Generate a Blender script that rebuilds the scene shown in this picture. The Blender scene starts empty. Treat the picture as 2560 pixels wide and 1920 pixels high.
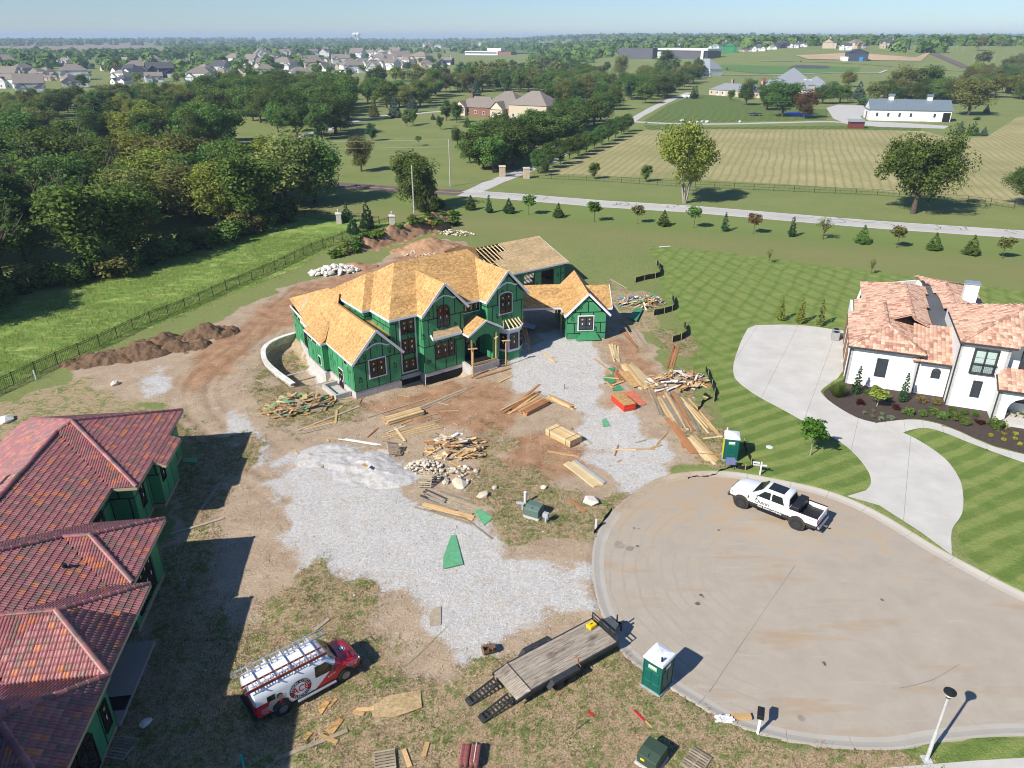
import bpy, bmesh, math, random
import numpy as np
from mathutils import Vector, Matrix
random.seed(7); RNG = np.random.default_rng(11)
SC = bpy.context.scene
COL = SC.collection
R = math.radians

# ---------------------------------------------------------------- camera
FPX, HOR, CAMH = 1841.0, 93.0, 30.5
PITCH = math.atan((960 - HOR) / FPX)
cam_d = bpy.data.cameras.new('camera'); cam = bpy.data.objects.new('camera', cam_d); COL.objects.link(cam)
cam_d.sensor_fit = 'HORIZONTAL'; cam_d.sensor_width = 36.0; cam_d.lens = 36.0 * FPX / 2560
cam_d.clip_start = 0.5; cam_d.clip_end = 30000
cam.location = (0, 0, CAMH); cam.rotation_euler = (math.pi / 2 - PITCH, 0, 0)
SC.camera = cam

# ---------------------------------------------------------------- sky, sun, exposure
SUN_EL, SHADOW_AZ = R(38), R(42)          # shadows run towards +x +y
w = bpy.data.worlds.new('World'); SC.world = w; w.use_nodes = True
nt = w.node_tree; nt.nodes.clear()
sky = nt.nodes.new('ShaderNodeTexSky'); sky.sky_type = 'NISHITA'; sky.sun_disc = False
sky.sun_elevation = SUN_EL; sky.sun_rotation = math.atan2(-math.cos(SHADOW_AZ), -math.sin(SHADOW_AZ))
sky.altitude = 250; sky.air_density = 1.0; sky.dust_density = 0.15; sky.ozone_density = 5.5
bg = nt.nodes.new('ShaderNodeBackground'); bg.inputs[1].default_value = 0.085
wo = nt.nodes.new('ShaderNodeOutputWorld')
tint = nt.nodes.new('ShaderNodeMix'); tint.data_type = 'RGBA'; tint.blend_type = 'MULTIPLY'; tint.inputs[0].default_value = 1.0; tint.inputs[7].default_value = (.78, .88, 1.03, 1)
nt.links.new(sky.outputs[0], tint.inputs[6]); nt.links.new(tint.outputs[2], bg.inputs[0]); nt.links.new(bg.outputs[0], wo.inputs[0])
sd = bpy.data.lights.new('sun', 'SUN'); sd.energy = 5.0; sd.angle = R(0.53); sd.color = (1.0, 0.95, 0.87)
sun = bpy.data.objects.new('sun', sd); COL.objects.link(sun); sun.location = (-60, -40, 90)
sun.rotation_euler = Vector((math.cos(SHADOW_AZ) * math.cos(SUN_EL), math.sin(SHADOW_AZ) * math.cos(SUN_EL), -math.sin(SUN_EL))).to_track_quat('-Z', 'Y').to_euler()
SC.view_settings.view_transform = 'Standard'; SC.view_settings.look = 'None'
SC.view_settings.exposure = 0.47; SC.view_settings.gamma = 1.0; SC.view_settings.use_curve_mapping = False
SC.cycles.max_bounces = 5; SC.cycles.diffuse_bounces = 2; SC.cycles.glossy_bounces = 2; SC.cycles.transmission_bounces = 3
SC.cycles.volume_bounces = 0; SC.cycles.transparent_max_bounces = 6; SC.cycles.caustics_reflective = False; SC.cycles.caustics_refractive = False
SC.cycles.filter_width = 1.05; SC.cycles.use_denoising = True; SC.cycles.use_adaptive_sampling = True; SC.cycles.adaptive_threshold = 0.02

# ---------------------------------------------------------------- terrain height and surveying
def sstep(a, b, x):
    t = np.clip((np.asarray(x, float) - a) / (b - a), 0, 1); return t * t * (3 - 2 * t)
def H(x, y):
    return (20 * sstep(600, 1050, y) * sstep(-60, 420, x) + 8 * sstep(1500, 5000, y)
            + 5 * sstep(1300, 2600, y) * np.sin(np.asarray(x) / 420.) * np.sin(np.asarray(y) / 700.)**2)
SP, CP = math.sin(PITCH), math.cos(PITCH)
def px(u, v, z=0.0):
    """where the sight line of the survey photograph meets the level z"""
    x, y = (u - 1280) / FPX, (960 - v) / FPX
    d = (x, CP + y * SP, -SP + y * CP); t = (z - CAMH) / d[2]
    return Vector((d[0] * t, d[1] * t, z))
K = 2560 / 2212.
def fp(u, v, z=0.0): return px(u * K, v * K, z)
def far(u, v):
    z = 0.
    for _ in range(12):
        p = px(u * K, v * K, z); z = .5 * z + .5 * float(H(p.x, p.y))
    p.z = float(H(p.x, p.y)); return p

# ---------------------------------------------------------------- helpers: objects
def link(o, parent=None):
    COL.objects.link(o)
    if parent is not None: o.parent = parent
    return o
def thing(name, label, cat, loc=(0, 0, 0), rz=0.0, group=None):
    o = bpy.data.objects.new(name, None); link(o); o.empty_display_size = .2
    o.location = loc; o.rotation_euler = (0, 0, rz); o['label'] = label; o['category'] = cat
    if group: o['group'] = group
    return o
def tag(o, label, cat, group=None):
    o['label'] = label; o['category'] = cat
    if group: o['group'] = group
    return o
def structure(o): o['kind'] = 'structure'; return o
def stuff(o): o['kind'] = 'stuff'; return o
def meshdata(name, v, f, mats=(), mi=None, smooth=False):
    m = bpy.data.meshes.new(name)
    m.from_pydata([tuple(p) for p in v], [], [tuple(q) for q in f])
    for k in mats: m.materials.append(k)
    if mi is not None: m.polygons.foreach_set('material_index', np.asarray(mi, dtype=np.int32))
    if smooth: m.polygons.foreach_set('use_smooth', np.ones(len(m.polygons), dtype=bool))
    m.update(); return m
def npmesh(name, V, T, mat=None, per=3, smooth=False, mi=None):
    """big meshes straight from numpy arrays; T is n x per"""
    m = bpy.data.meshes.new(name); n = len(T)
    m.vertices.add(len(V)); m.vertices.foreach_set('co', np.ascontiguousarray(V, dtype=np.float32).ravel())
    m.loops.add(n * per); m.loops.foreach_set('vertex_index', np.ascontiguousarray(T, dtype=np.int32).ravel())
    m.polygons.add(n); m.polygons.foreach_set('loop_start', np.arange(0, n * per, per, dtype=np.int32))
    m.polygons.foreach_set('loop_total', np.full(n, per, dtype=np.int32))
    if smooth: m.polygons.foreach_set('use_smooth', np.ones(n, dtype=bool))
    for k in (mat if isinstance(mat, (list, tuple)) else [mat]):
        if k: m.materials.append(k)
    if mi is not None: m.polygons.foreach_set('material_index', np.asarray(mi, dtype=np.int32))
    m.update(calc_edges=True); m.validate(); return m
def O(name, mesh, parent=None): return link(bpy.data.objects.new(name, mesh), parent)
def copy_tree(o, parent=None):
    c = o.copy(); link(c)
    if parent is not None: c.parent = parent
    for ch in list(o.children): copy_tree(ch, c)
    return c

class MB:
    """collects boxes, bars, tubes, sheets and lofts into one mesh"""
    def __init__(s): s.v = []; s.f = []; s.mi = []; s.m = 0
    def add(s, v, f):
        b = len(s.v); s.v += [tuple(p) for p in v]; s.f += [tuple(i + b for i in q) for q in f]; s.mi += [s.m] * len(f); return s
    def box(s, c, d, rz=0.0, M=None):
        x, y, z = d[0] / 2, d[1] / 2, d[2] / 2; ca, sa = math.cos(rz), math.sin(rz)
        P = [(i * x, j * y, k * z) for k in (-1, 1) for j in (-1, 1) for i in (-1, 1)]
        if M is not None: P = [tuple(M @ Vector(p)) for p in P]
        P = [(c[0] + p[0] * ca - p[1] * sa, c[1] + p[0] * sa + p[1] * ca, c[2] + p[2]) for p in P]
        return s.add(P, [(0, 2, 3, 1), (4, 5, 7, 6), (0, 1, 5, 4), (2, 6, 7, 3), (0, 4, 6, 2), (1, 3, 7, 5)])
    def b2(s, a, b):
        return s.box([(a[i] + b[i]) / 2 for i in range(3)], [abs(b[i] - a[i]) for i in range(3)])
    def bar(s, p, q, w, h, up=(0, 0, 1)):
        p, q = Vector(p), Vector(q); d = (q - p)
        if d.length < 1e-6: return s
        d.normalize(); up = Vector(up)
        if abs(d.dot(up)) > .98: up = Vector((1, 0, 0))
        x = d.cross(up).normalized() * (w / 2); y = x.cross(d).normalized() * (h / 2)
        P = [a + i * x + j * y for a in (p, q) for i, j in ((-1, -1), (1, -1), (1, 1), (-1, 1))]
        return s.add(P, [(3, 2, 1, 0), (4, 5, 6, 7), (0, 1, 5, 4), (1, 2, 6, 5), (2, 3, 7, 6), (3, 0, 4, 7)])
    def tube(s, pts, r, n=8, cap=True):
        pts = [Vector(p) for p in pts]; rr = r if isinstance(r, (list, tuple)) else [r] * len(pts); V = []; F = []
        x = None
        for i, p in enumerate(pts):
            d = (pts[min(i + 1, len(pts) - 1)] - pts[max(i - 1, 0)]).normalized()
            if x is None: x = d.orthogonal().normalized()
            else:
                x = (x - d * x.dot(d)); x = x.normalized() if x.length > 1e-6 else d.orthogonal().normalized()
            y = d.cross(x)
            V += [p + (x * math.cos(2 * math.pi * k / n) + y * math.sin(2 * math.pi * k / n)) * rr[i] for k in range(n)]
        for i in range(len(pts) - 1):
            for k in range(n): F.append((i * n + k, i * n + (k + 1) % n, (i + 1) * n + (k + 1) % n, (i + 1) * n + k))
        if cap: F += [tuple(range(n - 1, -1, -1)), tuple(range((len(pts) - 1) * n, len(pts) * n))]
        return s.add(V, F)
    def prism(s, poly, z0, z1):
        n = len(poly); A = [(p[0], p[1], z0) for p in poly] + [(p[0], p[1], z1) for p in poly]
        return s.add(A, [tuple(range(n - 1, -1, -1)), tuple(range(n, 2 * n))] + [(i, (i + 1) % n, n + (i + 1) % n, n + i) for i in range(n)])
    def ext(s, poly, d):
        """extrude a planar 3d polygon by the vector d"""
        n = len(poly); d = Vector(d); A = [Vector(p) for p in poly] + [Vector(p) + d for p in poly]
        return s.add(A, [tuple(range(n - 1, -1, -1)), tuple(range(n, 2 * n))] + [(i, (i + 1) % n, n + (i + 1) % n, n + i) for i in range(n)])
    def face(s, poly): return s.add(poly, [tuple(range(len(poly)))])
    def loft(s, secs, cap=True, closed=True):
        n = len(secs[0]); V = [p for q in secs for p in q]; F = []
        for i in range(len(secs) - 1):
            for k in range(n if closed else n - 1): F.append((i * n + k, i * n + (k + 1) % n, (i + 1) * n + (k + 1) % n, (i + 1) * n + k))
        if cap: F += [tuple(range(n - 1, -1, -1)), tuple(range((len(secs) - 1) * n, len(secs) * n))]
        return s.add(V, F)
    def lathe(s, prof, n=16, c=(0, 0, 0), axis='z', cap=True):
        V = []; F = []
        for r_, h_ in prof:
            for k in range(n):
                a = 2 * math.pi * k / n; p = (r_ * math.cos(a), r_ * math.sin(a), h_)
                if axis == 'y': p = (p[0], p[2], p[1])
                if axis == 'x': p = (p[2], p[0], p[1])
                V.append((c[0] + p[0], c[1] + p[1], c[2] + p[2]))
        for i in range(len(prof) - 1):
            for k in range(n): F.append((i * n + k, i * n + (k + 1) % n, (i + 1) * n + (k + 1) % n, (i + 1) * n + k))
        if cap: F += [tuple(range(n - 1, -1, -1)), tuple(range((len(prof) - 1) * n, len(prof) * n))]
        return s.add(V, F)
    def mesh(s, name, mats, smooth=False, bevel=0, seg=1, fix=True):
        mats = mats if isinstance(mats, (list, tuple)) else [mats]
        me = meshdata(name, s.v, s.f, mats, s.mi)
        if bevel or fix:
            bm = bmesh.new(); bm.from_mesh(me)
            bmesh.ops.recalc_face_normals(bm, faces=bm.faces)
            if bevel:
                bmesh.ops.bevel(bm, geom=[e for e in bm.edges if len(e.link_faces) == 2 and e.calc_face_angle(0) > .5], offset=bevel, segments=seg, affect='EDGES', clamp_overlap=True)
            bm.to_mesh(me); bm.free()
        if smooth:
            me.polygons.foreach_set('use_smooth', np.ones(len(me.polygons), dtype=bool))
            try: me.set_sharp_from_angle(angle=R(38))
            except Exception: pass
        return me
    def build(s, name, mats, parent=None, **k): return O(name, s.mesh(name, mats, **k), parent)

# ---------------------------------------------------------------- helpers: noise and polygons (numpy)
_LAT = RNG.random((512, 512))
def vnoise(x, y, s):
    x = np.asarray(x, float) / s + 97.3; y = np.asarray(y, float) / s + 31.7
    i = np.floor(x).astype(int); j = np.floor(y).astype(int); a = x - i; b = y - j
    a = a * a * (3 - 2 * a); b = b * b * (3 - 2 * b); L = lambda p, q: _LAT[p % 512, q % 512]
    return (L(i, j) * (1 - a) + L(i + 1, j) * a) * (1 - b) + (L(i, j + 1) * (1 - a) + L(i + 1, j + 1) * a) * b
def fbm(x, y, s, o=4):
    t = 0; a = 1.; n = 0
    for k in range(o): t = t + a * vnoise(x + 13 * k, y - 7 * k, s / 2**k); n += a; a *= .5
    return t / n
def sdist(P, X, Y):
    """signed distance to a polygon, positive inside"""
    P = np.asarray([(p[0], p[1]) for p in P], float); D = np.full(X.shape, 1e9); ins = np.zeros(X.shape, bool)
    for k in range(len(P)):
        a, b = P[k], P[(k + 1) % len(P)]; e = b - a; L2 = e @ e + 1e-12
        t = np.clip(((X - a[0]) * e[0] + (Y - a[1]) * e[1]) / L2, 0, 1)
        D = np.minimum(D, np.hypot(X - a[0] - t * e[0], Y - a[1] - t * e[1]))
        c = ((a[1] > Y) != (b[1] > Y)) & (X < (b[0] - a[0]) * (Y - a[1]) / (b[1] - a[1] + 1e-12) + a[0]); ins ^= c
    return np.where(ins, D, -D)
def ldist(P, X, Y):
    P = np.asarray([(p[0], p[1]) for p in P], float); D = np.full(X.shape, 1e9)
    for k in range(len(P) - 1):
        a, b = P[k], P[k + 1]; e = b - a
        t = np.clip(((X - a[0]) * e[0] + (Y - a[1]) * e[1]) / (e @ e + 1e-12), 0, 1)
        D = np.minimum(D, np.hypot(X - a[0] - t * e[0], Y - a[1] - t * e[1]))
    return D
def spline(P, n=6, closed=False):
    P = [np.array((p[0], p[1]), float) for p in P]; N = len(P); out = []
    for i in range(N if closed else N - 1):
        g = (lambda k: P[k % N]) if closed else (lambda k: P[min(max(k, 0), N - 1)])
        p0, p1, p2, p3 = g(i - 1), g(i), g(i + 1), g(i + 2)
        for k in range(n):
            t = k / n
            out.append(.5 * (2 * p1 + (p2 - p0) * t + (2 * p0 - 5 * p1 + 4 * p2 - p3) * t**2 + (3 * p1 - p0 - 3 * p2 + p3) * t**3))
    if not closed: out.append(P[-1])
    return [(float(q[0]), float(q[1])) for q in out]
def clip_rect(poly, x0, x1, y0, y1):
    """Sutherland-Hodgman: 2d polygon against an axis-aligned box"""
    for ax, lim, sg in ((0, x0, 1), (0, x1, -1), (1, y0, 1), (1, y1, -1)):
        out = []
        for i in range(len(poly)):
            a, b = poly[i], poly[(i + 1) % len(poly)]; da, db = (a[ax] - lim) * sg, (b[ax] - lim) * sg
            if da >= 0: out.append(a)
            if (da >= 0) != (db >= 0):
                t = da / (da - db); out.append((a[0] + (b[0] - a[0]) * t, a[1] + (b[1] - a[1]) * t))
        poly = out
        if len(poly) < 3: return []
    return poly
def area(p): return abs(sum(p[i][0] * p[(i + 1) % len(p)][1] - p[(i + 1) % len(p)][0] * p[i][1] for i in range(len(p)))) / 2

# ---------------------------------------------------------------- helpers: materials
def nodes(name):
    m = bpy.data.materials.new(name); m.use_nodes = True; n = m.node_tree; return m, n, n.nodes['Principled BSDF']
def N(n, kind, **k):
    o = n.nodes.new('ShaderNode' + kind)
    for a, b in k.items(): setattr(o, a, b)
    return o
def noise(n, vec, scale, detail=3, rough=.55, dist=0):
    o = N(n, 'TexNoise'); o.inputs['Scale'].default_value = scale; o.inputs['Detail'].default_value = detail
    o.inputs['Roughness'].default_value = rough; o.inputs['Distortion'].default_value = dist
    if vec is not None: n.links.new(vec, o.inputs['Vector'])
    return o.outputs[0]
def ramp(n, fac, a, b, ca=(0, 0, 0), cb=(1, 1, 1), mid=None):
    o = N(n, 'ValToRGB'); e = o.color_ramp.elements; e[0].position = a; e[1].position = b
    e[0].color = (*ca, 1); e[1].color = (*cb, 1)
    if mid:
        for p, c in mid: q = e.new(p); q.color = (*c, 1)
    n.links.new(fac, o.inputs[0]); return o.outputs[0]
def mix(n, fac, a, b, mode='MIX'):
    o = N(n, 'Mix', data_type='RGBA', blend_type=mode); o.clamp_factor = True
    for s, v in ((o.inputs[0], fac), (o.inputs[6], a), (o.inputs[7], b)):
        if isinstance(v, (int, float)): s.default_value = v
        elif isinstance(v, (tuple, list)): s.default_value = (*v[:3], 1)
        else: n.links.new(v, s)
    return o.outputs[2]
def mth(n, op, a, b=None, c=None):
    o = N(n, 'Math', operation=op)
    for s, v in zip(o.inputs, (a, b, c)):
        if v is None: continue
        if isinstance(v, (int, float)): s.default_value = v
        else: n.links.new(v, s)
    return o.outputs[0]
def objco(n): return N(n, 'TexCoord').outputs['Object']
def wpos(n): return N(n, 'NewGeometry').outputs['Position']
def mapping(n, vec, scale=(1, 1, 1), rot=(0, 0, 0)):
    o = N(n, 'Mapping'); o.inputs['Scale'].default_value = scale; o.inputs['Rotation'].default_value = rot
    n.links.new(vec, o.inputs[0]); return o.outputs[0]
def bump(n, b, h, strength=.4, dist=.03):
    o = N(n, 'Bump'); o.inputs['Strength'].default_value = strength; o.inputs['Distance'].default_value = dist
    n.links.new(h, o.inputs['Height']); n.links.new(o.outputs[0], b.inputs['Normal'])
def setc(n, b, c):
    if isinstance(c, (tuple, list)): b.inputs['Base Color'].default_value = (*c[:3], 1)
    else: n.links.new(c, b.inputs['Base Color'])
_MC = {}
def mat(name, col, rough=.7, metal=0., var=.18, scale=3., spec=.3, jitter=0.12, bmp=0., coat=0., bscale=40):
    """plain surface: colour broken up by two noises and, per object, by a random shade"""
    if name in _MC: return _MC[name]
    m, n, b = nodes(name); P = objco(n)
    f = mth(n, 'MULTIPLY_ADD', noise(n, P, scale, 4), .6, mth(n, 'MULTIPLY', noise(n, P, scale * 9, 2), .4))
    d = tuple(max(0, c * (1 - var)) for c in col); l = tuple(min(1, c * (1 + var)) for c in col)
    c = ramp(n, f, .32, .68, d, l)
    if jitter:
        oi = N(n, 'ObjectInfo'); k = mth(n, 'MULTIPLY_ADD', oi.outputs['Random'], 2 * jitter, 1 - jitter)
        v = N(n, 'HueSaturation'); n.links.new(k, v.inputs['Value']); n.links.new(c, v.inputs['Color']); c = v.outputs[0]
    setc(n, b, c); b.inputs['Roughness'].default_value = rough; b.inputs['Metallic'].default_value = metal
    b.inputs['Specular IOR Level'].default_value = spec
    if coat: b.inputs['Coat Weight'].default_value = coat; b.inputs['Coat Roughness'].default_value = .08
    if bmp: bump(n, b, noise(n, P, bscale, 3), bmp, .02)
    _MC[name] = m; return m

# ================================================================ GROUND
TM, OM = R(36.8), Vector((-14.31, 60.7, 0))      # main house frame
def frame(th, o):
    c, s_ = math.cos(th), math.sin(th)
    return lambda s, t, z=0.0: Vector((o[0] + s * c - t * s_, o[1] + s * s_ + t * c, z))
MF = frame(TM, OM)
CUL = [(52, 27.2), (40, 28.6), (34.5, 30.8), (32.4, 32.4), (30.65, 34.36), (29.03, 36.57), (27.37, 39.19), (25.33, 43.05), (23.1, 45.45), (20.2, 46.9), (16.4, 48.1),
       (12.45, 47.67), (9.93, 45.76), (7.68, 43.0), (6.35, 40.2), (5.85, 37.2), (5.87, 34.4), (6.39, 31.56), (7.11, 30.01), (9.5, 27.67), (11.38, 26.18),
       (14, 25.23), (17.81, 24.91), (20.87, 25.41), (25.21, 25.71), (30, 25.2), (36, 22.6), (52, 18)]
CULS = spline(CUL, 5)
def F(*q): return [fp(u, v) for u, v in q]
SITE = F((655,612),(700,590),(760,575),(830,560),(930,520),(1010,520),(1010,560),(1240,625),(1330,650),(1365,700),(1425,750),(1440,800),(1480,870),(1530,910),(1545,990),(1500,1015),(1440,1040),(1350,1075),(1345,1120),(1330,1180),(1330,1260),(1350,1330),(1400,1390),(1300,1440),(1120,1500),(1000,1560),(900,1620),(800,1700),(600,1800),(100,1800),(250,1450),(330,1200),(400,1000),(390,920),(330,880),(250,870),(170,820),(160,795),(330,745),(480,690),(530,660),(600,625))
CLAY = [F((520,690),(640,620),(760,590),(900,540),(1000,510),(1020,540),(900,600),(760,650),(640,700),(560,740),(500,800),(420,870),(330,830),(420,790)),
        F((780,880),(900,840),(1000,830),(1090,800),(1110,840),(1100,880),(1100,910),(1050,940),(1080,980),(1160,930),(1250,960),(1280,1000),(1180,1040),(1090,1040),(1000,930),(900,920)),
        F((1320,740),(1400,700),(1440,800),(1490,880),(1420,890),(1380,820),(1320,830)), F((640,1500),(760,1420),(860,1400),(840,1460),(700,1560))]
GRAV = [F((600,975),(660,958),(740,952),(800,965),(830,1000),(880,1030),(905,1065),(960,1090),(1010,1120),(1060,1145),(1090,1160),(1100,1190),(1200,1205),(1285,1210),(1295,1260),(1305,1325),(1200,1350),(1130,1380),(1100,1400),(1000,1450),(950,1420),(900,1380),(870,1330),(840,1290),(760,1260),(680,1240),(600,1200),(560,1100),(560,1040)),
        F((1120,775),(1150,740),(1200,715),(1262,735),(1300,790),(1300,870),(1330,900),(1250,890),(1180,860),(1110,840),(1085,805)),
        F((1290,880),(1360,880),(1400,930),(1450,960),(1500,1010),(1440,1030),(1360,1060),(1330,1040),(1290,990),(1240,930)),
        F((290,830),(340,800),(400,810),(380,850),(310,860)), F((470,880),(520,880),(560,1000),(500,1010)),
        F((640,760),(700,740),(720,800),(700,850),(660,840))]
SCRUB = [F((-80,905),(0,870),(160,830),(250,860),(390,870),(400,930),(300,960),(-80,1040)),
         F((380,920),(500,945),(520,1000),(470,1150),(430,1290),(560,1300),(700,1230),(840,1300),(880,1380),(920,1450),(1000,1480),(980,1530),(700,1659),(200,1760),(330,1300),(390,1050)),
         F((560,1750),(700,1560),(880,1470),(1020,1430),(1100,1425),(1300,1370),(1400,1330),(1500,1450),(1600,1530),(1740,1580),(1860,1600),(1960,1640),(2000,1900),(400,1900)),
         F((1010,960),(1060,940),(1100,1010),(1180,1040),(1230,1080),(1320,1080),(1330,1095),(1295,1160),(1285,1200),(1200,1195),(1090,1185),(1060,1150),(1100,1130),(1040,1090),(990,1040)),
         F((1470,780),(1540,880),(1575,960),(1560,1020),(1500,1000),(1450,930),(1470,880)),
         F((1330,640),(1400,610),(1450,700),(1490,780),(1420,740),(1340,680)),
         F((580,760),(640,730),(700,860),(780,880),(760,900),(640,950),(560,880))]
LAWN = [F((1400,530),(1560,545),(2300,640),(2500,800),(2500,1400),(2212,1290),(2080,1200),(2060,1100),(1880,1070),(1800,1085),(1640,1040),(1590,1010),(1572,940),(1550,880),(1490,780),(1470,700),(1430,630),(1418,580)),
        F((1700,1640),(1880,1608),(2100,1580),(2300,1575),(2300,1850),(1700,1850))]
HATCH = F((1400,530),(1560,545),(2300,640),(2500,800),(2212,760),(1850,700),(1600,700),(1560,800),(1500,740),(1440,640))
MEADOW = F((-200,960),(0,840),(300,716),(600,596),(760,512),(850,482),(740,470),(640,460),(560,485),(400,535),(200,605),(0,668),(-200,730))

def axis(a, b, step, lo, hi, ratio):
    L = list(np.arange(a, b + step / 2, step)); d = step
    while L[-1] < hi: d = min(d * ratio, 400); L.append(L[-1] + d)
    d = step; Q = []
    x = a
    while x > lo: d = min(d * ratio, 400); x -= d; Q.append(x)
    return np.array(Q[::-1] + L)
GX = axis(-46, 50, .34, -9000, 9000, 1.07); GY = axis(19, 104, .34, -60, 10500, 1.055)
XX, YY = np.meshgrid(GX, GY)
wob = (fbm(XX, YY, 5.0, 4) - .5); wob2 = (fbm(XX + 300, YY, 1.6, 3) - .5)
def zone(polys, soft=1.2, amp=4.5, amp2=1.6):
    m = np.full(XX.shape, -1e9)
    for p in polys: m = np.maximum(m, sdist(p, XX, YY))
    return sstep(-soft, soft, m + wob * amp + wob2 * amp2)
z_site = zone([SITE], 1.5); z_clay = zone(CLAY, 2.2, 6); z_grav = zone(GRAV, 1.1, 5, 3); z_scrub = zone(SCRUB, 1.6, 7, 3.5)
z_lawn = zone(LAWN, .5, .8, .3); z_hatch = zone([HATCH], 5, 2); z_meadow = zone([MEADOW], 1.5, 2)
TRK_ = spline(F((660,612),(600,668),(540,735),(450,800),(420,850),(440,905),(520,965),(600,1030),(690,1110)), 5); TD = ldist(TRK_, XX, YY); z_track = np.maximum(sstep(.36, .12, np.abs(TD - .95)), .55 * sstep(.36, .12, np.abs(TD - 2.1))) * sstep(.3, .6, fbm(XX, YY, 3, 3) + .15) * z_site * (1 - z_grav)
sd_cul = sdist(CULS, XX, YY)
GZ = H(XX, YY)
near = sstep(150, 100, YY) * sstep(70, 50, np.abs(XX))
GZ = GZ + near * (wob * .10 * z_site + wob2 * .08 * z_site * (1 - .5 * z_grav) + .06 * (fbm(XX, YY, .9, 2) - .5) * z_site)
TRENCH = [MF(5.15, 1.6)[:2], MF(5.15, .6)[:2], MF(7.2, .2)[:2], MF(7.5, -.9)[:2], MF(12.0, -.7)[:2], MF(12.0, 1.6)[:2]]
GZ = GZ - .07 * z_track
GZ = GZ - .75 * sstep(-.45, .35, sdist(TRENCH, XX, YY))
PWALL = spline(F((650,722),(612,733),(584,746),(570,762),(574,786),(596,808),(620,826),(634,836)), 5)
PATIO = PWALL + [MF(.3, 6.2)[:2], MF(.6, 12)[:2], MF(1.6, 19)[:2]]
GZ = GZ - .9 * sstep(-.2, .5, sdist(PATIO, XX, YY))
GZ = np.where(sd_cul > -.72, np.minimum(GZ, -.16), GZ)
GZ = np.where((sd_cul <= -.72) & (sd_cul > -1.6), np.clip(GZ, -.0, .035), GZ)
nx, ny = len(GX), len(GY)
idx = np.arange(nx * ny).reshape(ny, nx)
Q = np.stack([idx[:-1, :-1], idx[:-1, 1:], idx[1:, 1:], idx[1:, :-1]], -1).reshape(-1, 4)
def gz_at(x, y):
    j = int(np.clip(np.searchsorted(GX, x) - 1, 0, nx - 2)); i = int(np.clip(np.searchsorted(GY, y) - 1, 0, ny - 2))
    a = (x - GX[j]) / (GX[j + 1] - GX[j]); b = (y - GY[i]) / (GY[i + 1] - GY[i])
    return float((GZ[i, j] * (1 - a) + GZ[i, j + 1] * a) * (1 - b) + (GZ[i + 1, j] * (1 - a) + GZ[i + 1, j + 1] * a) * b)

# ---- soil, grass and gravel colours, all from a few shared noises
_NZ = {}
def nz(n, P, k):
    """k: 0 broad, 1 patches, 2 clods, 3 grain, 4 grit"""
    key = (n.as_pointer() if hasattr(n, 'as_pointer') else id(n), k)
    if key not in _NZ: _NZ[key] = noise(n, P, (.07, .62, 2.6, 11., 31.)[k], (3, 5, 4, 3, 1)[k], .66)
    return _NZ[key]
def c_gravel(n, P):
    v = N(n, 'TexVoronoi'); v.inputs['Scale'].default_value = 8; n.links.new(P, v.inputs['Vector'])
    c = mix(n, .6, ramp(n, v.outputs['Color'], .1, .95, (.28, .268, .25), (.68, .66, .63)), ramp(n, nz(n, P, 4), .3, .7, (.27, .258, .24), (.73, .705, .67)))
    return mix(n, ramp(n, nz(n, P, 1), .50, .75, (0, 0, 0), (.5, .5, .5)), c, (.45, .36, .26))
def c_dirt(n, P):
    a = ramp(n, nz(n, P, 1), .3, .72, (.30, .20, .115), (.52, .40, .265))
    c = mix(n, .4, a, ramp(n, nz(n, P, 3), .33, .68, (.15, .095, .055), (.58, .48, .37)))
    return mix(n, ramp(n, nz(n, P, 4), .62, .70), c, (.62, .57, .49))
def c_clay(n, P):
    a = ramp(n, nz(n, P, 1), .3, .7, (.25, .13, .068), (.45, .28, .165))
    return mix(n, ramp(n, nz(n, P, 3), .60, .70, (0, 0, 0), (.8, .8, .8)), a, (.50, .38, .28))
def c_scrub(n, P):
    dry = ramp(n, nz(n, P, 3), .3, .7, (.235, .155, .085), (.53, .41, .26))
    grn = ramp(n, nz(n, P, 3), .3, .7, (.075, .105, .025), (.23, .27, .085))
    return mix(n, ramp(n, mth(n, 'MULTIPLY_ADD', nz(n, P, 2), .55, mth(n, 'MULTIPLY', nz(n, P, 1), .45)), .475, .58), dry, grn)
def c_grass(n, P):
    a = ramp(n, nz(n, P, 0), .34, .66, (.105, .18, .036), (.25, .275, .09))
    a = mix(n, .55, a, ramp(n, nz(n, P, 2), .3, .7, (.075, .125, .024), (.30, .305, .12)))
    a = mix(n, ramp(n, nz(n, P, 1), .52, .72, (0, 0, 0), (.55, .55, .55)), a, (.27, .235, .105))
    return mix(n, .4, a, ramp(n, nz(n, P, 3), .3, .7, (.05, .09, .018), (.36, .36, .15)))
m_ground, n, b = nodes('ground'); P = wpos(n)
A_ = N(n, 'Attribute', attribute_name='zoneA'); B_ = N(n, 'Attribute', attribute_name='zoneB')
sa = N(n, 'SeparateColor'); n.links.new(A_.outputs['Color'], sa.inputs[0]); sb = N(n, 'SeparateColor'); n.links.new(B_.outputs['Color'], sb.inputs[0])
a_site, a_grav, a_scrub = sa.outputs; a_lawn, a_meadow, a_hatch = sb.outputs
a_clay = A_.outputs['Alpha']
fine = mth(n, 'MULTIPLY_ADD', nz(n, P, 2), .6, mth(n, 'MULTIPLY', nz(n, P, 3), .4))
def edge(att, k=.55, lo=.42, hi=.58):
    return ramp(n, mth(n, 'ADD', att, mth(n, 'MULTIPLY', mth(n, 'SUBTRACT', fine, .5), k)), lo, hi)
col = c_grass(n, P)
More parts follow.
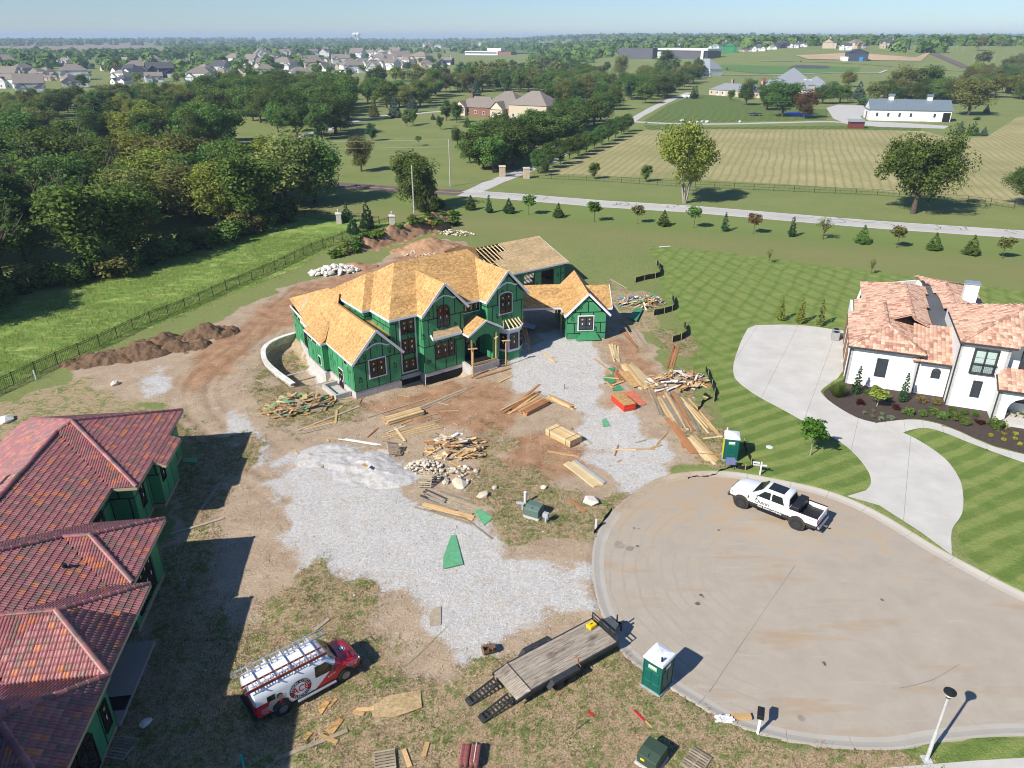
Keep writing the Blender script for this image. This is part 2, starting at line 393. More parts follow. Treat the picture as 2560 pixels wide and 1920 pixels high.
_r0, _r1 = (fp(1000, 417) + fp(1000, 417)) / 2, fp(2212, 507); _ra = math.atan2((_r1 - _r0).y, (_r1 - _r0).x); _q = N(n, 'SeparateXYZ'); n.links.new(mapping(n, P, (1, 1, 1), (0, 0, -_ra)), _q.inputs[0])
_y0 = -_r0.x * math.sin(_ra) + _r0.y * math.cos(_ra)
_t = mth(n, 'MULTIPLY_ADD', mth(n, 'ADD', mth(n, 'SUBTRACT', _q.outputs[1], _y0), mth(n, 'MULTIPLY', mth(n, 'SUBTRACT', nz(n, P, 0), .5), 9.)), .022, 1.0)
_str = noise(n, mapping(n, P, (.12, 2.2, 1), (0, 0, -_ra)), .7, 4, .7)
_band = ramp(n, _t, .2, .95, (.16, .20, .06), (.13, .215, .045), [(.34, (.175, .195, .062)), (.46, (.195, .195, .07)), (.56, (.15, .185, .055)), (.64, (.105, .20, .034)), (.8, (.125, .225, .04))])
_band = mix(n, mth(n, 'MULTIPLY', _str, .7), _band, (.25, .225, .10))
_msk = ramp(n, _t, .12, 1.0, (0, 0, 0), (0, 0, 0), [(.25, (.65, .65, .65)), (.9, (.65, .65, .65))])
col = mix(n, _msk, col, _band)
def stripes(ang, per, warp=.5, lo=.25, hi=.75):
    q = mapping(n, P, (1, 1, 1), (0, 0, ang)); sx = N(n, 'SeparateXYZ'); n.links.new(q, sx.inputs[0])
    u = mth(n, 'ADD', sx.outputs[0], mth(n, 'MULTIPLY', nz(n, P, 0), warp * 4))
    return ramp(n, mth(n, 'PINGPONG', u, per), per * lo, per * hi)
s1 = mth(n, 'MULTIPLY_ADD', stripes(R(62), .85, .5, .35, .65), .55, .22); s2 = stripes(R(28), 1.05, .5, .05, .42); s3 = stripes(R(-22), 1.15, .5, .05, .42)
hat = mth(n, 'MULTIPLY_ADD', s2, .36, mth(n, 'MULTIPLY_ADD', s3, .36, .0))
sfac = N(n, 'Mix', data_type='FLOAT'); n.links.new(a_hatch, sfac.inputs[0]); n.links.new(s1, sfac.inputs[2]); n.links.new(hat, sfac.inputs[3])
sv = mth(n, 'ADD', sfac.outputs[0], mth(n, 'MULTIPLY_ADD', nz(n, P, 1), 1.5, -.75))
lawn = ramp(n, sv, .0, 1.0, (.068, .135, .022), (.30, .33, .105), [(.5, (.145, .218, .045))])
lawn = mix(n, ramp(n, nz(n, P, 1), .54, .72, (0, 0, 0), (.4, .4, .4)), lawn, (.28, .26, .105))
lawn = mix(n, .45, lawn, ramp(n, nz(n, P, 3), .3, .7, (.058, .115, .018), (.30, .33, .105)))
col = mix(n, edge(a_lawn, .2), col, lawn)
mead = ramp(n, noise(n, mapping(n, P, (.22, .5, 1), (0, 0, R(35))), 1.3, 4, .72, .8), .28, .74, (.095, .185, .03), (.42, .44, .155), [(.5, (.19, .28, .06))])
col = mix(n, edge(a_meadow, .5), col, mead)
col = mix(n, edge(a_site), col, c_dirt(n, P))
col = mix(n, edge(a_clay, .9, .35, .75), col, c_clay(n, P))
col = mix(n, edge(a_grav, 1.7, .28, .72), col, c_gravel(n, P))
col = mix(n, edge(a_scrub, 1.0, .4, .62), col, c_scrub(n, P))
col = mix(n, mth(n, 'MULTIPLY', B_.outputs['Alpha'], .55), col, (.235, .155, .095))
setc(n, b, col); b.inputs['Roughness'].default_value = .95; b.inputs['Specular IOR Level'].default_value = .1
bump(n, b, mth(n, 'MULTIPLY_ADD', nz(n, P, 2), 1.2, mth(n, 'MULTIPLY', nz(n, P, 3), .7)), .6, .12)
def mat_from(name, fn, bs=.5, bscale=14, bd=.08, rough=.95):
    m, n, b = nodes(name); P = wpos(n); setc(n, b, fn(n, P)); b.inputs['Roughness'].default_value = rough
    b.inputs['Specular IOR Level'].default_value = .1; bump(n, b, noise(n, P, bscale, 4, .7), bs, bd); return m
m_gravel, m_dirt, m_clay = mat_from('gravel', c_gravel), mat_from('dirt', c_dirt), mat_from('clay', c_clay)
gm = npmesh('ground', np.stack([XX, YY, GZ], -1).reshape(-1, 3), Q, m_ground, 4, smooth=True)
for nm, L in (('zoneA', (z_site, z_grav, z_scrub, z_clay * z_site)), ('zoneB', (z_lawn, z_meadow, z_hatch, z_track))):
    at = gm.attributes.new(nm, 'FLOAT_COLOR', 'POINT'); at.data.foreach_set('color', np.stack(L, -1).astype(np.float32).ravel())
ground = structure(O('ground', gm))

# ---- paved and worked areas laid on the ground as sheets
def sheet(name, poly, z, m, parent=None):
    o = MB().face([(p[0], p[1], z) for p in poly]).build(name, m, parent, fix=False)
    if o.data.polygons[0].normal.z < 0: o.data.flip_normals()
    return o if parent is not None else structure(o)
def strip(name, path, wid, z, m, rough=0.0, parent=None):
    mb = MB(); L = []
    for i, p in enumerate(path):
        a, c = path[max(i - 1, 0)], path[min(i + 1, len(path) - 1)]; d = Vector((c[0] - a[0], c[1] - a[1])); d.normalize(); nn = Vector((-d.y, d.x))
        wl = (wid[i] if isinstance(wid, (list, tuple)) else wid) / 2; k1, k2 = random.uniform(-rough, rough), random.uniform(-rough, rough)
        L.append(((p[0] + nn.x * (wl + k1), p[1] + nn.y * (wl + k1), z), (p[0] - nn.x * (wl + k2), p[1] - nn.y * (wl + k2), z)))
    for a, c in zip(L, L[1:]): mb.add([a[0], a[1], c[1], c[0]], [(0, 1, 2, 3)])
    o = mb.build(name, m, parent, fix=False)
    if o.data.polygons[0].normal.z < 0: o.data.flip_normals()
    return o if parent is not None else structure(o)
# asphalt of the turning circle: tan, dusty, with tyre arcs and pale scuffs
def c_asphalt(n, P):
    a = ramp(n, nz(n, P, 1), .3, .7, (.335, .288, .228), (.435, .38, .305))
    a = mix(n, .4, a, ramp(n, nz(n, P, 4), .3, .7, (.25, .215, .17), (.54, .475, .39)))
    d = N(n, 'VectorMath', operation='DISTANCE'); n.links.new(P, d.inputs[0]); d.inputs[1].default_value = (17.3, 36.3, 0)
    ring = mth(n, 'PINGPONG', mth(n, 'ADD', d.outputs['Value'], mth(n, 'MULTIPLY', nz(n, P, 0), 2.)), .42)
    sx = N(n, 'SeparateXYZ'); n.links.new(P, sx.inputs[0])
    lft = ramp(n, mth(n, 'MULTIPLY', sx.outputs[0], .05), .45, .85, (1, 1, 1), (0, 0, 0))
    a = mix(n, mth(n, 'MULTIPLY', mth(n, 'MULTIPLY', ramp(n, ring, .30, .40), lft), ramp(n, nz(n, P, 1), .4, .6, (0, 0, 0), (.30, .30, .30))), a, (.21, .185, .155))
    long = noise(n, mapping(n, P, (.22, 1.5, 1), (0, 0, R(30))), 1.0, 5, .7)
    a = mix(n, ramp(n, long, .60, .76, (0, 0, 0), (.5, .5, .5)), a, (.52, .47, .40))
    a = mix(n, ramp(n, noise(n, mapping(n, P, (.2, 1.2, 1), (0, 0, R(32))), .6, 4, .6), .56, .7, (0, 0, 0), (.6, .6, .6)), a, (.385, .255, .14))
    dirty = ramp(n, mth(n, 'MULTIPLY_ADD', nz(n, P, 1), .5, mth(n, 'MULTIPLY', sx.outputs[1], .012)), .72, .86, (0, 0, 0), (.8, .8, .8))
    a = mix(n, dirty, a, (.42, .30, .185))
    v = N(n, 'TexVoronoi', feature='DISTANCE_TO_EDGE'); v.inputs['Scale'].default_value = .16
    n.links.new(mapping(n, P, (1, 1, 1)), v.inputs['Vector'])
    return mix(n, mth(n, 'MULTIPLY', ramp(n, v.outputs['Distance'], .004, .009, (1, 1, 1), (0, 0, 0)), ramp(n, nz(n, P, 0), .5, .56, (0, 0, 0), (.06, .06, .06))), a, (.2, .17, .14))
m_asph = mat_from('dusty_asphalt', c_asphalt, .25, 60, .02)
def c_conc(n, P, k=.84):
    a = ramp(n, noise(n, P, .45, 6, .6), .3, .7, (.56 * k, .53 * k, .475 * k), (.70 * k, .675 * k, .615 * k))
    a = mix(n, ramp(n, noise(n, mapping(n, P, (.15, .8, 1)), .8, 5, .65), .56, .74, (0, 0, 0), (.45, .45, .45)), a, (.50 * k, .47 * k, .41 * k))
    return mix(n, .2, a, ramp(n, noise(n, P, 25, 3, .7), .3, .7, (.46 * k, .435 * k, .39 * k), (.74 * k, .71 * k, .66 * k)))
m_conc = mat_from('pale_concrete', c_conc, .15, 50, .01); 
def c_kerb(n, P):
    d = N(n, 'VectorMath', operation='DISTANCE'); n.links.new(P, d.inputs[0]); d.inputs[1].default_value = (10.5, 47.0, 0)
    return mix(n, ramp(n, mth(n, 'MULTIPLY', mth(n, 'MULTIPLY_ADD', nz(n, P, 1), 4., d.outputs['Value']), .1), .55, .95, (.85, .85, .85), (0, 0, 0)), mix(n, .45, c_conc(n, P, .74), (.42, .365, .285)), c_dirt(n, P))
m_kerb = mat_from('kerb_concrete', c_kerb, .2, 40, .01)
m_joint = mat('joint_dark', (.16, .145, .12), .95)
cul = sheet('turning_circle', CULS, -.09, m_asph)
kp = [(0, -.086), (.3, -.066), (.5, -.02), (.64, .018), (.76, .025)]
V, T = [], []
for i in range(len(CULS)):
    a, c = CULS[max(i - 1, 0)], CULS[min(i + 1, len(CULS) - 1)]; d = Vector((c[0] - a[0], c[1] - a[1])).normalized(); nn = (d.y, -d.x)
    for o_, z in kp: V.append((CULS[i][0] + nn[0] * o_, CULS[i][1] + nn[1] * o_, z))
npf = len(kp)
if sdist(CULS, np.array([V[npf * 60 + 4][0]]), np.array([V[npf * 60 + 4][1]]))[0] > 0:
    V = []
    for i in range(len(CULS)):
        a, c = CULS[max(i - 1, 0)], CULS[min(i + 1, len(CULS) - 1)]; d = Vector((c[0] - a[0], c[1] - a[1])).normalized(); nn = (-d.y, d.x)
        for o_, z in kp: V.append((CULS[i][0] + nn[0] * o_, CULS[i][1] + nn[1] * o_, z))
kerb = structure(O('kerb', meshdata('kerb', V, [], (m_joint,))))
# the kerb is cast in lengths with open joints
kerb_base = MB(); step = 4; 
for i0 in range(0, len(CULS) - 1, step):
    mbk = MB(); ids = list(range(i0, min(i0 + step, len(CULS) - 1) + 1)); secs = []
    for j, i in enumerate(ids):
        q = [Vector(V[i * npf + k]) for k in range(npf)]
        if j == 0 or j == len(ids) - 1:
            o_ = ids[1] if j == 0 else ids[-2]; q = [p + (Vector(V[o_ * npf + k]) - p).normalized() * .008 for k, p in enumerate(q)]
        secs.append([tuple(p) for p in q] + [(q[-1].x, q[-1].y, -.16), (q[0].x, q[0].y, -.16)])
    mbk.loft(secs); mbk.build('kerb_stone', m_kerb, kerb)
bpy.data.objects.remove(kerb); kerb = None
kerb = thing('kerb', '', ''); 
for k in ('label', 'category'): del kerb[k]
kerb['kind'] = 'structure'
for o in [o for o in COL.objects if o.name.startswith('kerb_stone')]: o.parent = kerb
def slabs(name, poly, z, m, cell, rz, gap=.02, base=None):
    """a paved area: a dark joint sheet and separate slabs on it"""
    root = sheet(name, poly, z, base or m_joint); ca, sa_ = math.cos(-rz), math.sin(-rz)
    loc = [(p[0] * ca - p[1] * sa_, p[0] * sa_ + p[1] * ca) for p in poly]; xs = [p[0] for p in loc]; ys = [p[1] for p in loc]; ca, sa_ = math.cos(rz), math.sin(rz)
    i0, i1 = math.floor(min(xs) / cell[0]), math.ceil(max(xs) / cell[0]); j0, j1 = math.floor(min(ys) / cell[1]), math.ceil(max(ys) / cell[1])
    for i in range(i0, i1):
        for j in range(j0, j1):
            q = clip_rect(loc, i * cell[0] + gap / 2, (i + 1) * cell[0] - gap / 2, j * cell[1] + gap / 2, (j + 1) * cell[1] - gap / 2)
            if len(q) < 3 or area(q) < .05: continue
            MB().prism([(x * ca - y * sa_, x * sa_ + y * ca) for x, y in q], z + .003, z + .018).build('slab', m, root, fix=True)
    return root
DRIVE = spline(F((1632,703),(1720,702),(1800,712),(1826,722),(1822,800),(1780,838),(1775,850),(1800,873),(1850,902),(1903,917),(1950,935),(1990,955),(2040,990),(2070,1030),(2080,1065),(2078,1110),(2056,1145),(2056,1190)), 3)[:-1] \
    + F((2056,1199),(1990,1150),(1900,1092),(1830,1072)) + spline(F((1870,1060),(1881,1045),(1876,1020),(1850,985),(1815,955),(1760,925),(1700,890),(1640,858),(1600,830),(1585,810),(1586,780),(1602,735),(1615,710)), 3)
drive = slabs('driveway', DRIVE, .012, m_conc, (4.2, 4.0), R(-28))
WALK = spline(F((1895,914),(1960,907),(2010,912),(2060,928),(2120,955),(2170,972),(2290,1000)), 4) + spline(F((2290,1030),(2212,1000),(2150,978),(2090,955),(2040,935),(2000,925),(1965,930),(1942,940)), 4)
slabs('garden_path', WALK, .022, m_conc, (1.5, 3.0), R(-22))
sheet('garden_path', F((1905,1660),(2100,1644),(2300,1632),(2300,1700),(1900,1700)), .02, m_conc)
m_mulch = mat_from('mulch', lambda n, P: mix(n, .7, ramp(n, noise(n, P, 3, 4), .3, .7, (.045, .032, .026), (.12, .09, .075)), ramp(n, noise(n, P, 40, 2), .4, .65, (.03, .022, .018), (.20, .155, .13))), .9, 40, .05)
MULCH = spline(F((1783,842),(1779,852),(1800,875),(1850,904),(1897,914),(1960,905),(2010,909),(2060,926),(2120,952),(2170,969),(2290,998)), 4) + F((2330,900),(2160,880),(2000,850),(1900,825),(1830,815))
sheet('mulch_bed', MULCH, .028, m_mulch)
# country road beyond, pale concrete on the right, older reddish asphalt on the left
def c_road(n, P):
    a = ramp(n, noise(n, P, .12, 5), .3, .7, (.42, .41, .39), (.54, .53, .505))
    return mix(n, .3, a, ramp(n, noise(n, P, 4, 3), .3, .7, (.28, .27, .26), (.5, .49, .47)))
m_road = mat_from('road_concrete', c_road, .1, 20, .01)
m_redroad = mat_from('old_red_asphalt', lambda n, P: ramp(n, noise(n, P, .6, 5), .3, .7, (.12, .085, .08), (.20, .15, .14)), .2, 30, .01)
def mid(a, b): return [((fp(*p) + fp(*q)) / 2)[:2] for p, q in zip(a, b)]
RN = [(1000,424),(1100,433),(1300,452),(1500,464),(1700,481),(1900,498),(2212,520),(2420,538)]; RF = [(1000,410),(1100,415),(1300,429),(1500,441),(1700,458),(1900,474),(2212,494),(2420,509)]
rmid = mid(RN, RF); rw = 6.6
strip('road', rmid, rw, .008, m_road)
LRD = [rmid[0]] + [fp(*q)[:2] for q in ((850,408),(700,398),(540,387),(400,374),(220,356),(0,331),(-300,300))]
strip('old_road', LRD, 6.2, .006, m_redroad)
m_white = mat('marking_white', (.75, .74, .70), .8); m_yellow = mat('marking_yellow', (.62, .42, .10), .8)
def offs(path, k):
    out = []
    for i, p in enumerate(path):
        a, c = path[max(i - 1, 0)], path[min(i + 1, len(path) - 1)]; d = Vector((c[0] - a[0], c[1] - a[1])).normalized(); out.append((p[0] - d.y * k, p[1] + d.x * k))
    return out
for k, m, wd in ((-3.05, m_white, .14), (3.05, m_white, .14), (.12, m_yellow, .11), (-.12, m_yellow, .11)): strip('road_marking', offs(rmid, k), wd, .016, m)
for k in (.12, -.12): strip('road_marking', offs(LRD, k), .11, .014, m_yellow)
m_tar = mat('tar', (.03, .03, .032), .6)
for i in range(26):
    u = random.uniform(1080, 2212); f_ = random.uniform(0, 1); vv = np.interp(u, [p[0] for p in RN], [p[1] for p in RN]); vf = np.interp(u, [p[0] for p in RF], [p[1] for p in RF])
    a = fp(u, vf + (vv - vf) * random.uniform(.08, .35)); L = [(a.x, a.y)]; ang = random.uniform(-1.9, -.9); tot = 0
    while tot < random.uniform(1.5, 4.5):
        ang += random.uniform(-.8, .8); L.append((L[-1][0] + .55 * math.cos(ang), L[-1][1] + .55 * math.sin(ang))); tot += .45
    if len(L) > 2: strip('tar_seal', L, .13, .021, m_tar, .03)
for q in (((1988, 1413), (1925, 1505), (1850, 1615), (1773, 1730)), ((2250, 1720), (2330, 1700), (2400, 1660))): strip('asphalt_seam', spline([px(u, v, -.086)[:2] for u, v in q], 4), .04, -.086, mat('seam', (.25, .22, .18), .9), .015)
for u, v, r_ in ((1585, 1320, .10), (1597, 1322, .07), (1594, 1365, .13), (1744, 1509, .16), (1752, 1487, .12), (1758, 1492, .08), (2060, 1657, .10), (2063, 1662, .08), (2205, 1499, .11), (1550, 1363, .42), (1575, 1372, .3), (2003, 1795, .2), (1797, 1325, .1)): c = px(u, v, -.086); sheet('oil_stain', [(c.x + r_ * random.uniform(.7, 1.3) * math.cos(t), c.y + r_ * random.uniform(.7, 1.2) * math.sin(t)) for t in np.linspace(0, 6.28, 11)[:-1]], -.0865, mat('oil', (.13, .11, .09), .7) if r_ < .18 else mat('old_stain', (.285, .25, .205), .9))
# lanes and fields behind
LANE = spline(F((1018,416),(1060,396),(1110,378),(1180,350),(1240,318),(1300,288),(1350,268),(1385,248),(1420,229),(1455,213),(1490,200)), 3)
strip('gravel_lane', LANE, 4.2, .012, m_gravel, .35)
strip('gravel_lane', spline(F((1366,263),(1450,267),(1560,268),(1680,265),(1800,263),(1870,270),(1990,270)), 3), 4.0, .018, m_gravel, .4)
sheet('gravel_yard', F((1785,233),(1810,226),(1865,228),(1880,240),(1858,252),(1870,262),(1960,266),(2050,272),(2040,278),(1900,274),(1830,268),(1800,256)), .014, m_gravel)
strip('gravel_lane', spline(F((640,297),(700,282),(760,264),(830,250),(900,245),(980,238)), 3), 4.0, .012, m_gravel, .4)
def c_field(n, P):
    s_ = N(n, 'SeparateXYZ'); n.links.new(mapping(n, P, (1, 1, 1), (0, 0, -math.atan2(LANE[20][1] - LANE[8][1], LANE[20][0] - LANE[8][0]))), s_.inputs[0])
    st = ramp(n, mth(n, 'PINGPONG', mth(n, 'ADD', s_.outputs[1], mth(n, 'MULTIPLY', noise(n, P, .05, 3), 2.)), 1.0), .5, .95)
    a = ramp(n, noise(n, P, .035, 6, .7), .34, .66, (.25, .24, .095), (.46, .39, .20))
    a = mix(n, mth(n, 'MULTIPLY', st, .8), a, (.22, .215, .08))
    return mix(n, .3, a, ramp(n, noise(n, P, 1.2, 4, .7), .3, .7, (.15, .15, .05), (.43, .37, .2)))
m_field = mat_from('mown_hay_field', c_field, .3, 4, .1)
sheet('hay_field', F((1165,376),(1290,322),(1400,279),(1560,277),(1700,274),(1850,277),(1990,282),(2060,300),(2130,296),(2200,252),(2420,235),(2600,470),(2212,446),(1900,412),(1700,398),(1460,386)), .006, m_field)
m_stripe = mat_from('striped_lawn', lambda n, P: mix(n, ramp(n, mth(n, 'PINGPONG', (lambda q: (n.links.new(mapping(n, P, (1, 1, 1), (0, 0, R(-25))), q.inputs[0]), q.outputs[0])[1])(N(n, 'SeparateXYZ')), 1.6), .5, 1.1), ramp(n, noise(n, P, .5, 5), .3, .7, (.06, .10, .022), (.10, .15, .035)), ramp(n, noise(n, P, .5, 5), .3, .7, (.12, .17, .045), (.17, .21, .07))), .3, 6, .05)
sheet('mown_lawn', F((1388,262),(1440,229),(1500,204),(1560,207),(1660,232),(1790,236),(1785,259),(1560,264),(1450,264)), .008, m_stripe)

# ================================================================ MATERIALS OF THE BUILDINGS
def m_osb_make(name, dark, light, tint):
    m, n, b = nodes(name); P = objco(n)
    v = N(n, 'TexVoronoi'); v.inputs['Scale'].default_value = 3.6; v.inputs['Randomness'].default_value = 1; n.links.new(mapping(n, P, (1, 1.9, 1.3), (.3, .2, .7)), v.inputs['Vector'])
    c = mix(n, .5, ramp(n, v.outputs['Color'], .15, .85, dark, light), ramp(n, noise(n, P, 5, 3, .78), .36, .64, dark, light))
    oi = N(n, 'ObjectInfo'); h = N(n, 'HueSaturation'); n.links.new(mth(n, 'MULTIPLY_ADD', oi.outputs['Random'], .26, .87), h.inputs['Value']); n.links.new(c, h.inputs['Color'])
    setc(n, b, mix(n, .15, h.outputs[0], tint)); b.inputs['Roughness'].default_value = .75; b.inputs['Specular IOR Level'].default_value = .2
    bump(n, b, noise(n, P, 26, 2), .25, .01); return m
m_osb = m_osb_make('osb_sheathing', (.26, .120, .036), (.69, .445, .185), (.52, .315, .125))
m_osbpale = m_osb_make('osb_pale', (.30, .20, .09), (.62, .46, .26), (.50, .37, .20))
m_osbedge = mat('osb_edge', (.30, .16, .06), .8)
m_zip = mat('green_sheathing', (.054, .26, .112), .55, var=.12, scale=1.2, jitter=.08)
m_tape = mat('seam_tape', (.012, .016, .016), .5, jitter=0)
m_trim = mat('white_trim', (.70, .71, .73), .5, var=.06)
m_found = mat('foundation_concrete', (.46, .44, .41), .9, var=.2, scale=1.5)
m_tar2 = mat('damp_proofing', (.012, .012, .013), .8, jitter=0)
m_frame = mat('window_frame_dark', (.016, .014, .013), .4, jitter=0)
m_wood = mat('fresh_lumber', (.56, .36, .16), .75, var=.2, scale=2, jitter=.2)
m_woodp = mat('pale_lumber', (.62, .47, .26), .75, var=.15, scale=2, jitter=.18)
m_woodr = mat('red_brown_lumber', (.36, .165, .07), .75, var=.2, scale=2, jitter=.22)
m_woodg = mat('weathered_lumber', (.33, .27, .19), .85, var=.25, scale=3, jitter=.28)
m_dark = mat('dark_inside', (.02, .017, .014), .9, jitter=0)
m_print = mat('print_dark', (.006, .03, .014), .6, jitter=0)
m_stick_y = mat('sticker_yellow', (.60, .47, .05), .6, jitter=0); m_stick_w = mat('sticker_white', (.7, .72, .7), .6, jitter=0)
def glass(name, col=(.02, .022, .024), rough=.06):
    m, n, b = nodes(name); setc(n, b, col); b.inputs['Roughness'].default_value = rough; b.inputs['Specular IOR Level'].default_value = .6; return m
m_glass = glass('window_glass', (.020, .017, .015)); m_glassb = glass('window_glass_blue', (.045, .055, .065))

# ---- text as flat meshes
_TX = {}
def text_geo(s, bold=0.0):
    """vertices and faces of a line of lettering, height about 1, centred"""
    if (s, bold) in _TX: return _TX[(s, bold)]
    cu = bpy.data.curves.new('t', 'FONT'); cu.body = s; cu.align_x = 'CENTER'; cu.align_y = 'CENTER'; cu.size = 1.4; cu.offset = bold; cu.resolution_u = 3
    o = bpy.data.objects.new('t', cu); COL.objects.link(o); bpy.context.view_layer.update()
    me = bpy.data.meshes.new_from_object(o.evaluated_get(bpy.context.evaluated_depsgraph_get()))
    r = ([tuple(v.co) for v in me.vertices], [tuple(p.vertices) for p in me.polygons])
    bpy.data.objects.remove(o); bpy.data.curves.remove(cu); bpy.data.meshes.remove(me)
    _TX[(s, bold)] = r; return r
def put_text(mb, s, at, h=.3, rot=0.0, bold=.02, sx=1.0):
    """at(x, y): maps text-plane coordinates to a 3d point"""
    V, Fc = text_geo(s, bold); c, d = math.cos(rot), math.sin(rot)
    mb.add([at(h * (x * sx * c - y * d), h * (x * sx * d + y * c)) for x, y, z in V], Fc)

# ---- walls, windows, roofs in a building's own frame
class Wall:
    def __init__(s, house, p0, p1, z0, z1, poly=None, name='wall', base=None, panels=True, thick=.15, pw=1.22, ph=2.74, mats=None, letter=True, zoff=0.0, found=True):
        s.h = house; s.p0 = Vector((p0[0], p0[1], 0)); d = Vector((p1[0] - p0[0], p1[1] - p0[1], 0)); s.L = d.length; s.d = d.normalized(); s.n = Vector((s.d.y, -s.d.x, 0))
        poly = poly or [(0, z0), (s.L, z0), (s.L, z1), (0, z1)]
        s.o = MB().ext([s.P(u, z, 0) for u, z in poly], -s.n * thick).build(name, base or m_tape, house)
        if panels:
            zs = [z for u, z in poly]; j = 0; z = min(zs) + zoff
            lm = MB()
            while z < max(zs):
                u = -((j % 2) * .61)
                while u < s.L:
                    q = clip_rect(poly, u + .055, u + pw - .055, z + .055, z + ph - .055)
                    if len(q) >= 3 and area(q) > .03:
                        MB().ext([s.P(a, c, .002) for a, c in q], s.n * .012).build('sheathing_panel', mats or m_zip, s.o)
                        cu = sum(a for a, c in q) / len(q); cz = sum(c for a, c in q) / len(q)
                        if letter and area(q) > 1.2 and random.random() < .8:
                            du = random.uniform(-.22, .22); dz = random.uniform(-.5, .5)
                            put_text(lm, 'ZIP', lambda x, y, a=cu + du, c=cz + dz: s.P(a + x, c + y, .017), .33, math.pi / 2 * random.choice((1, 1, 1, -1, 0)), .03)
                            put_text(lm, 'system', lambda x, y, a=cu + du + .03, c=cz + dz - .62: s.P(a + x, c + y, .017), .13, math.pi / 2, .0)
                    u += pw
                z += ph; j += 1
            if lm.v: stuff(lm.build('lettering', m_print, s.o, fix=False))
    def P(s, u, z, off=0.0): return s.p0 + s.d * u + s.n * off + Vector((0, 0, z))
    def bx(s, mb, u0, u1, z0, z1, o0, o1): return mb.ext([s.P(u0, z0, o0), s.P(u1, z0, o0), s.P(u1, z1, o0), s.P(u0, z1, o0)], s.n * (o1 - o0))
    def window(s, u0, u1, z0, z1, sashes=2, rows=3, cols=2, trim=.12, arch=0.0, stickers=True, name='window', mframe=None, mglass=None, mtrim=None, fr=.055):
        mf = mframe or m_frame; mb = MB(); w = (u1 - u0) / sashes
        def out(pad=0.0, n=9):
            if not arch: return [(u0 - pad, z0 - pad), (u1 + pad, z0 - pad), (u1 + pad, z1 + pad), (u0 - pad, z1 + pad)]
            c = (u0 + u1) / 2; hw = (u1 - u0) / 2 + pad; zb = z1 - arch
            return [(u0 - pad, z0 - pad), (u1 + pad, z0 - pad)] + [(c + hw * math.cos(t), zb + (arch + pad) * math.sin(t)) for t in np.linspace(0, math.pi, n)]
        mb.ext([s.P(a, c, .016) for a, c in out()], s.n * .03)
        for k in range(sashes + 1): s.bx(mb, u0 + k * w - fr * (k > 0) * (1 if k == sashes else .6), u0 + k * w + fr * (k < sashes) * (1 if k == 0 else .6), z0, z1 - arch * .9 * (k in (0, sashes)), .05, .09)
        s.bx(mb, u0, u1, z0, z0 + fr, .05, .09); s.bx(mb, u0, u1, z1 - fr - arch * (1 if arch else 0), z1 - arch, .05, .09)
        for k in range(sashes):
            for c in range(1, cols): x = u0 + k * w + w * c / cols; s.bx(mb, x - .013, x + .013, z0, z1 - arch * .3, .053, .068)
        for r_ in range(1, rows): z = z0 + (z1 - z0) * r_ / rows; s.bx(mb, u0, u1, z - .013, z + .013, .053, .067)
        win = mb.build(name, mf, s.h)
        for k in range(sashes):
            a, c = u0 + k * w + fr * .6, u0 + (k + 1) * w - fr * .6
            q = [(x, z) for x, z in clip_rect(out(-.03), a, c, z0 + .03, z1)]
            if len(q) > 2: MB().face([s.P(x, z, .052) for x, z in q]).build('pane', mglass or m_glass, win)
            if stickers:
                sm = MB(); x = (a + c) / 2; zz = z0 + (z1 - z0) * .78
                sm.add([s.P(x + .1 * math.cos(t), zz + .1 * math.sin(t), .071) for t in np.linspace(0, 2 * math.pi, 9)[:-1]], [tuple(range(8))]); sm.m = 1
                zz = z0 + (z1 - z0) * .45; sm.add([s.P(x - .05, zz - .13, .071), s.P(x + .05, zz - .13, .071), s.P(x + .05, zz + .13, .071), s.P(x - .05, zz + .13, .071)], [(0, 1, 2, 3)])
                stuff(sm.build('sticker', [m_stick_y, m_stick_w], win, fix=False))
        if trim:
            tb = MB(); A, B = out(trim), out(0.0)
            for i in range(len(A)):
                j = (i + 1) % len(A); tb.ext([s.P(*A[i], .016), s.P(*A[j], .016), s.P(*B[j], .016), s.P(*B[i], .016)], s.n * .035)
            tb.build('window_trim', mtrim or m_trim, win)
        return win
def roof_plane(house, poly, name='roof_plane', base=None, panel=None, sz=(2.44, 1.22), th=.06, gap=.012, hole=None, off=0.0, pname='osb_panel', minarea=.04, skip=None):
    P = [Vector(p) for p in poly]; nrm = Vector((0, 0, 0))
    for i in range(len(P)): nrm += (P[i] - P[0]).cross(P[(i + 1) % len(P)] - P[0])
    nrm.normalize()
    if nrm.z < 0: P = P[::-1]; nrm = -nrm
    h = Vector((0, 0, 1)).cross(nrm).normalized(); v = nrm.cross(h); o = P[0]
    if hole is None: ob = MB().ext(P, -nrm * th).build(name, base or m_osbedge, house)
    else: ob = hole(P, nrm)
    q2 = [((p - o).dot(h), (p - o).dot(v)) for p in P]; x0, x1 = min(a for a, c in q2), max(a for a, c in q2); y0, y1 = min(c for a, c in q2), max(c for a, c in q2)
    y = y0; j = 0
    while y < y1 - .01:
        x = x0 - (sz[0] / 2 if j % 2 else 0) - off
        while x < x1:
            q = clip_rect(q2, x + gap / 2, x + sz[0] - gap / 2, y + gap / 2, y + sz[1] - gap / 2)
            if len(q) > 2 and area(q) > minarea:
                c = o + h * (sum(a for a, c in q) / len(q)) + v * (sum(c for a, c in q) / len(q))
                if not (skip and skip(c)): MB().ext([o + h * a + v * c + nrm * .002 for a, c in q], nrm * .012).build(pname, panel or m_osb, ob)
            x += sz[0]
        y += sz[1]; j += 1
    return ob
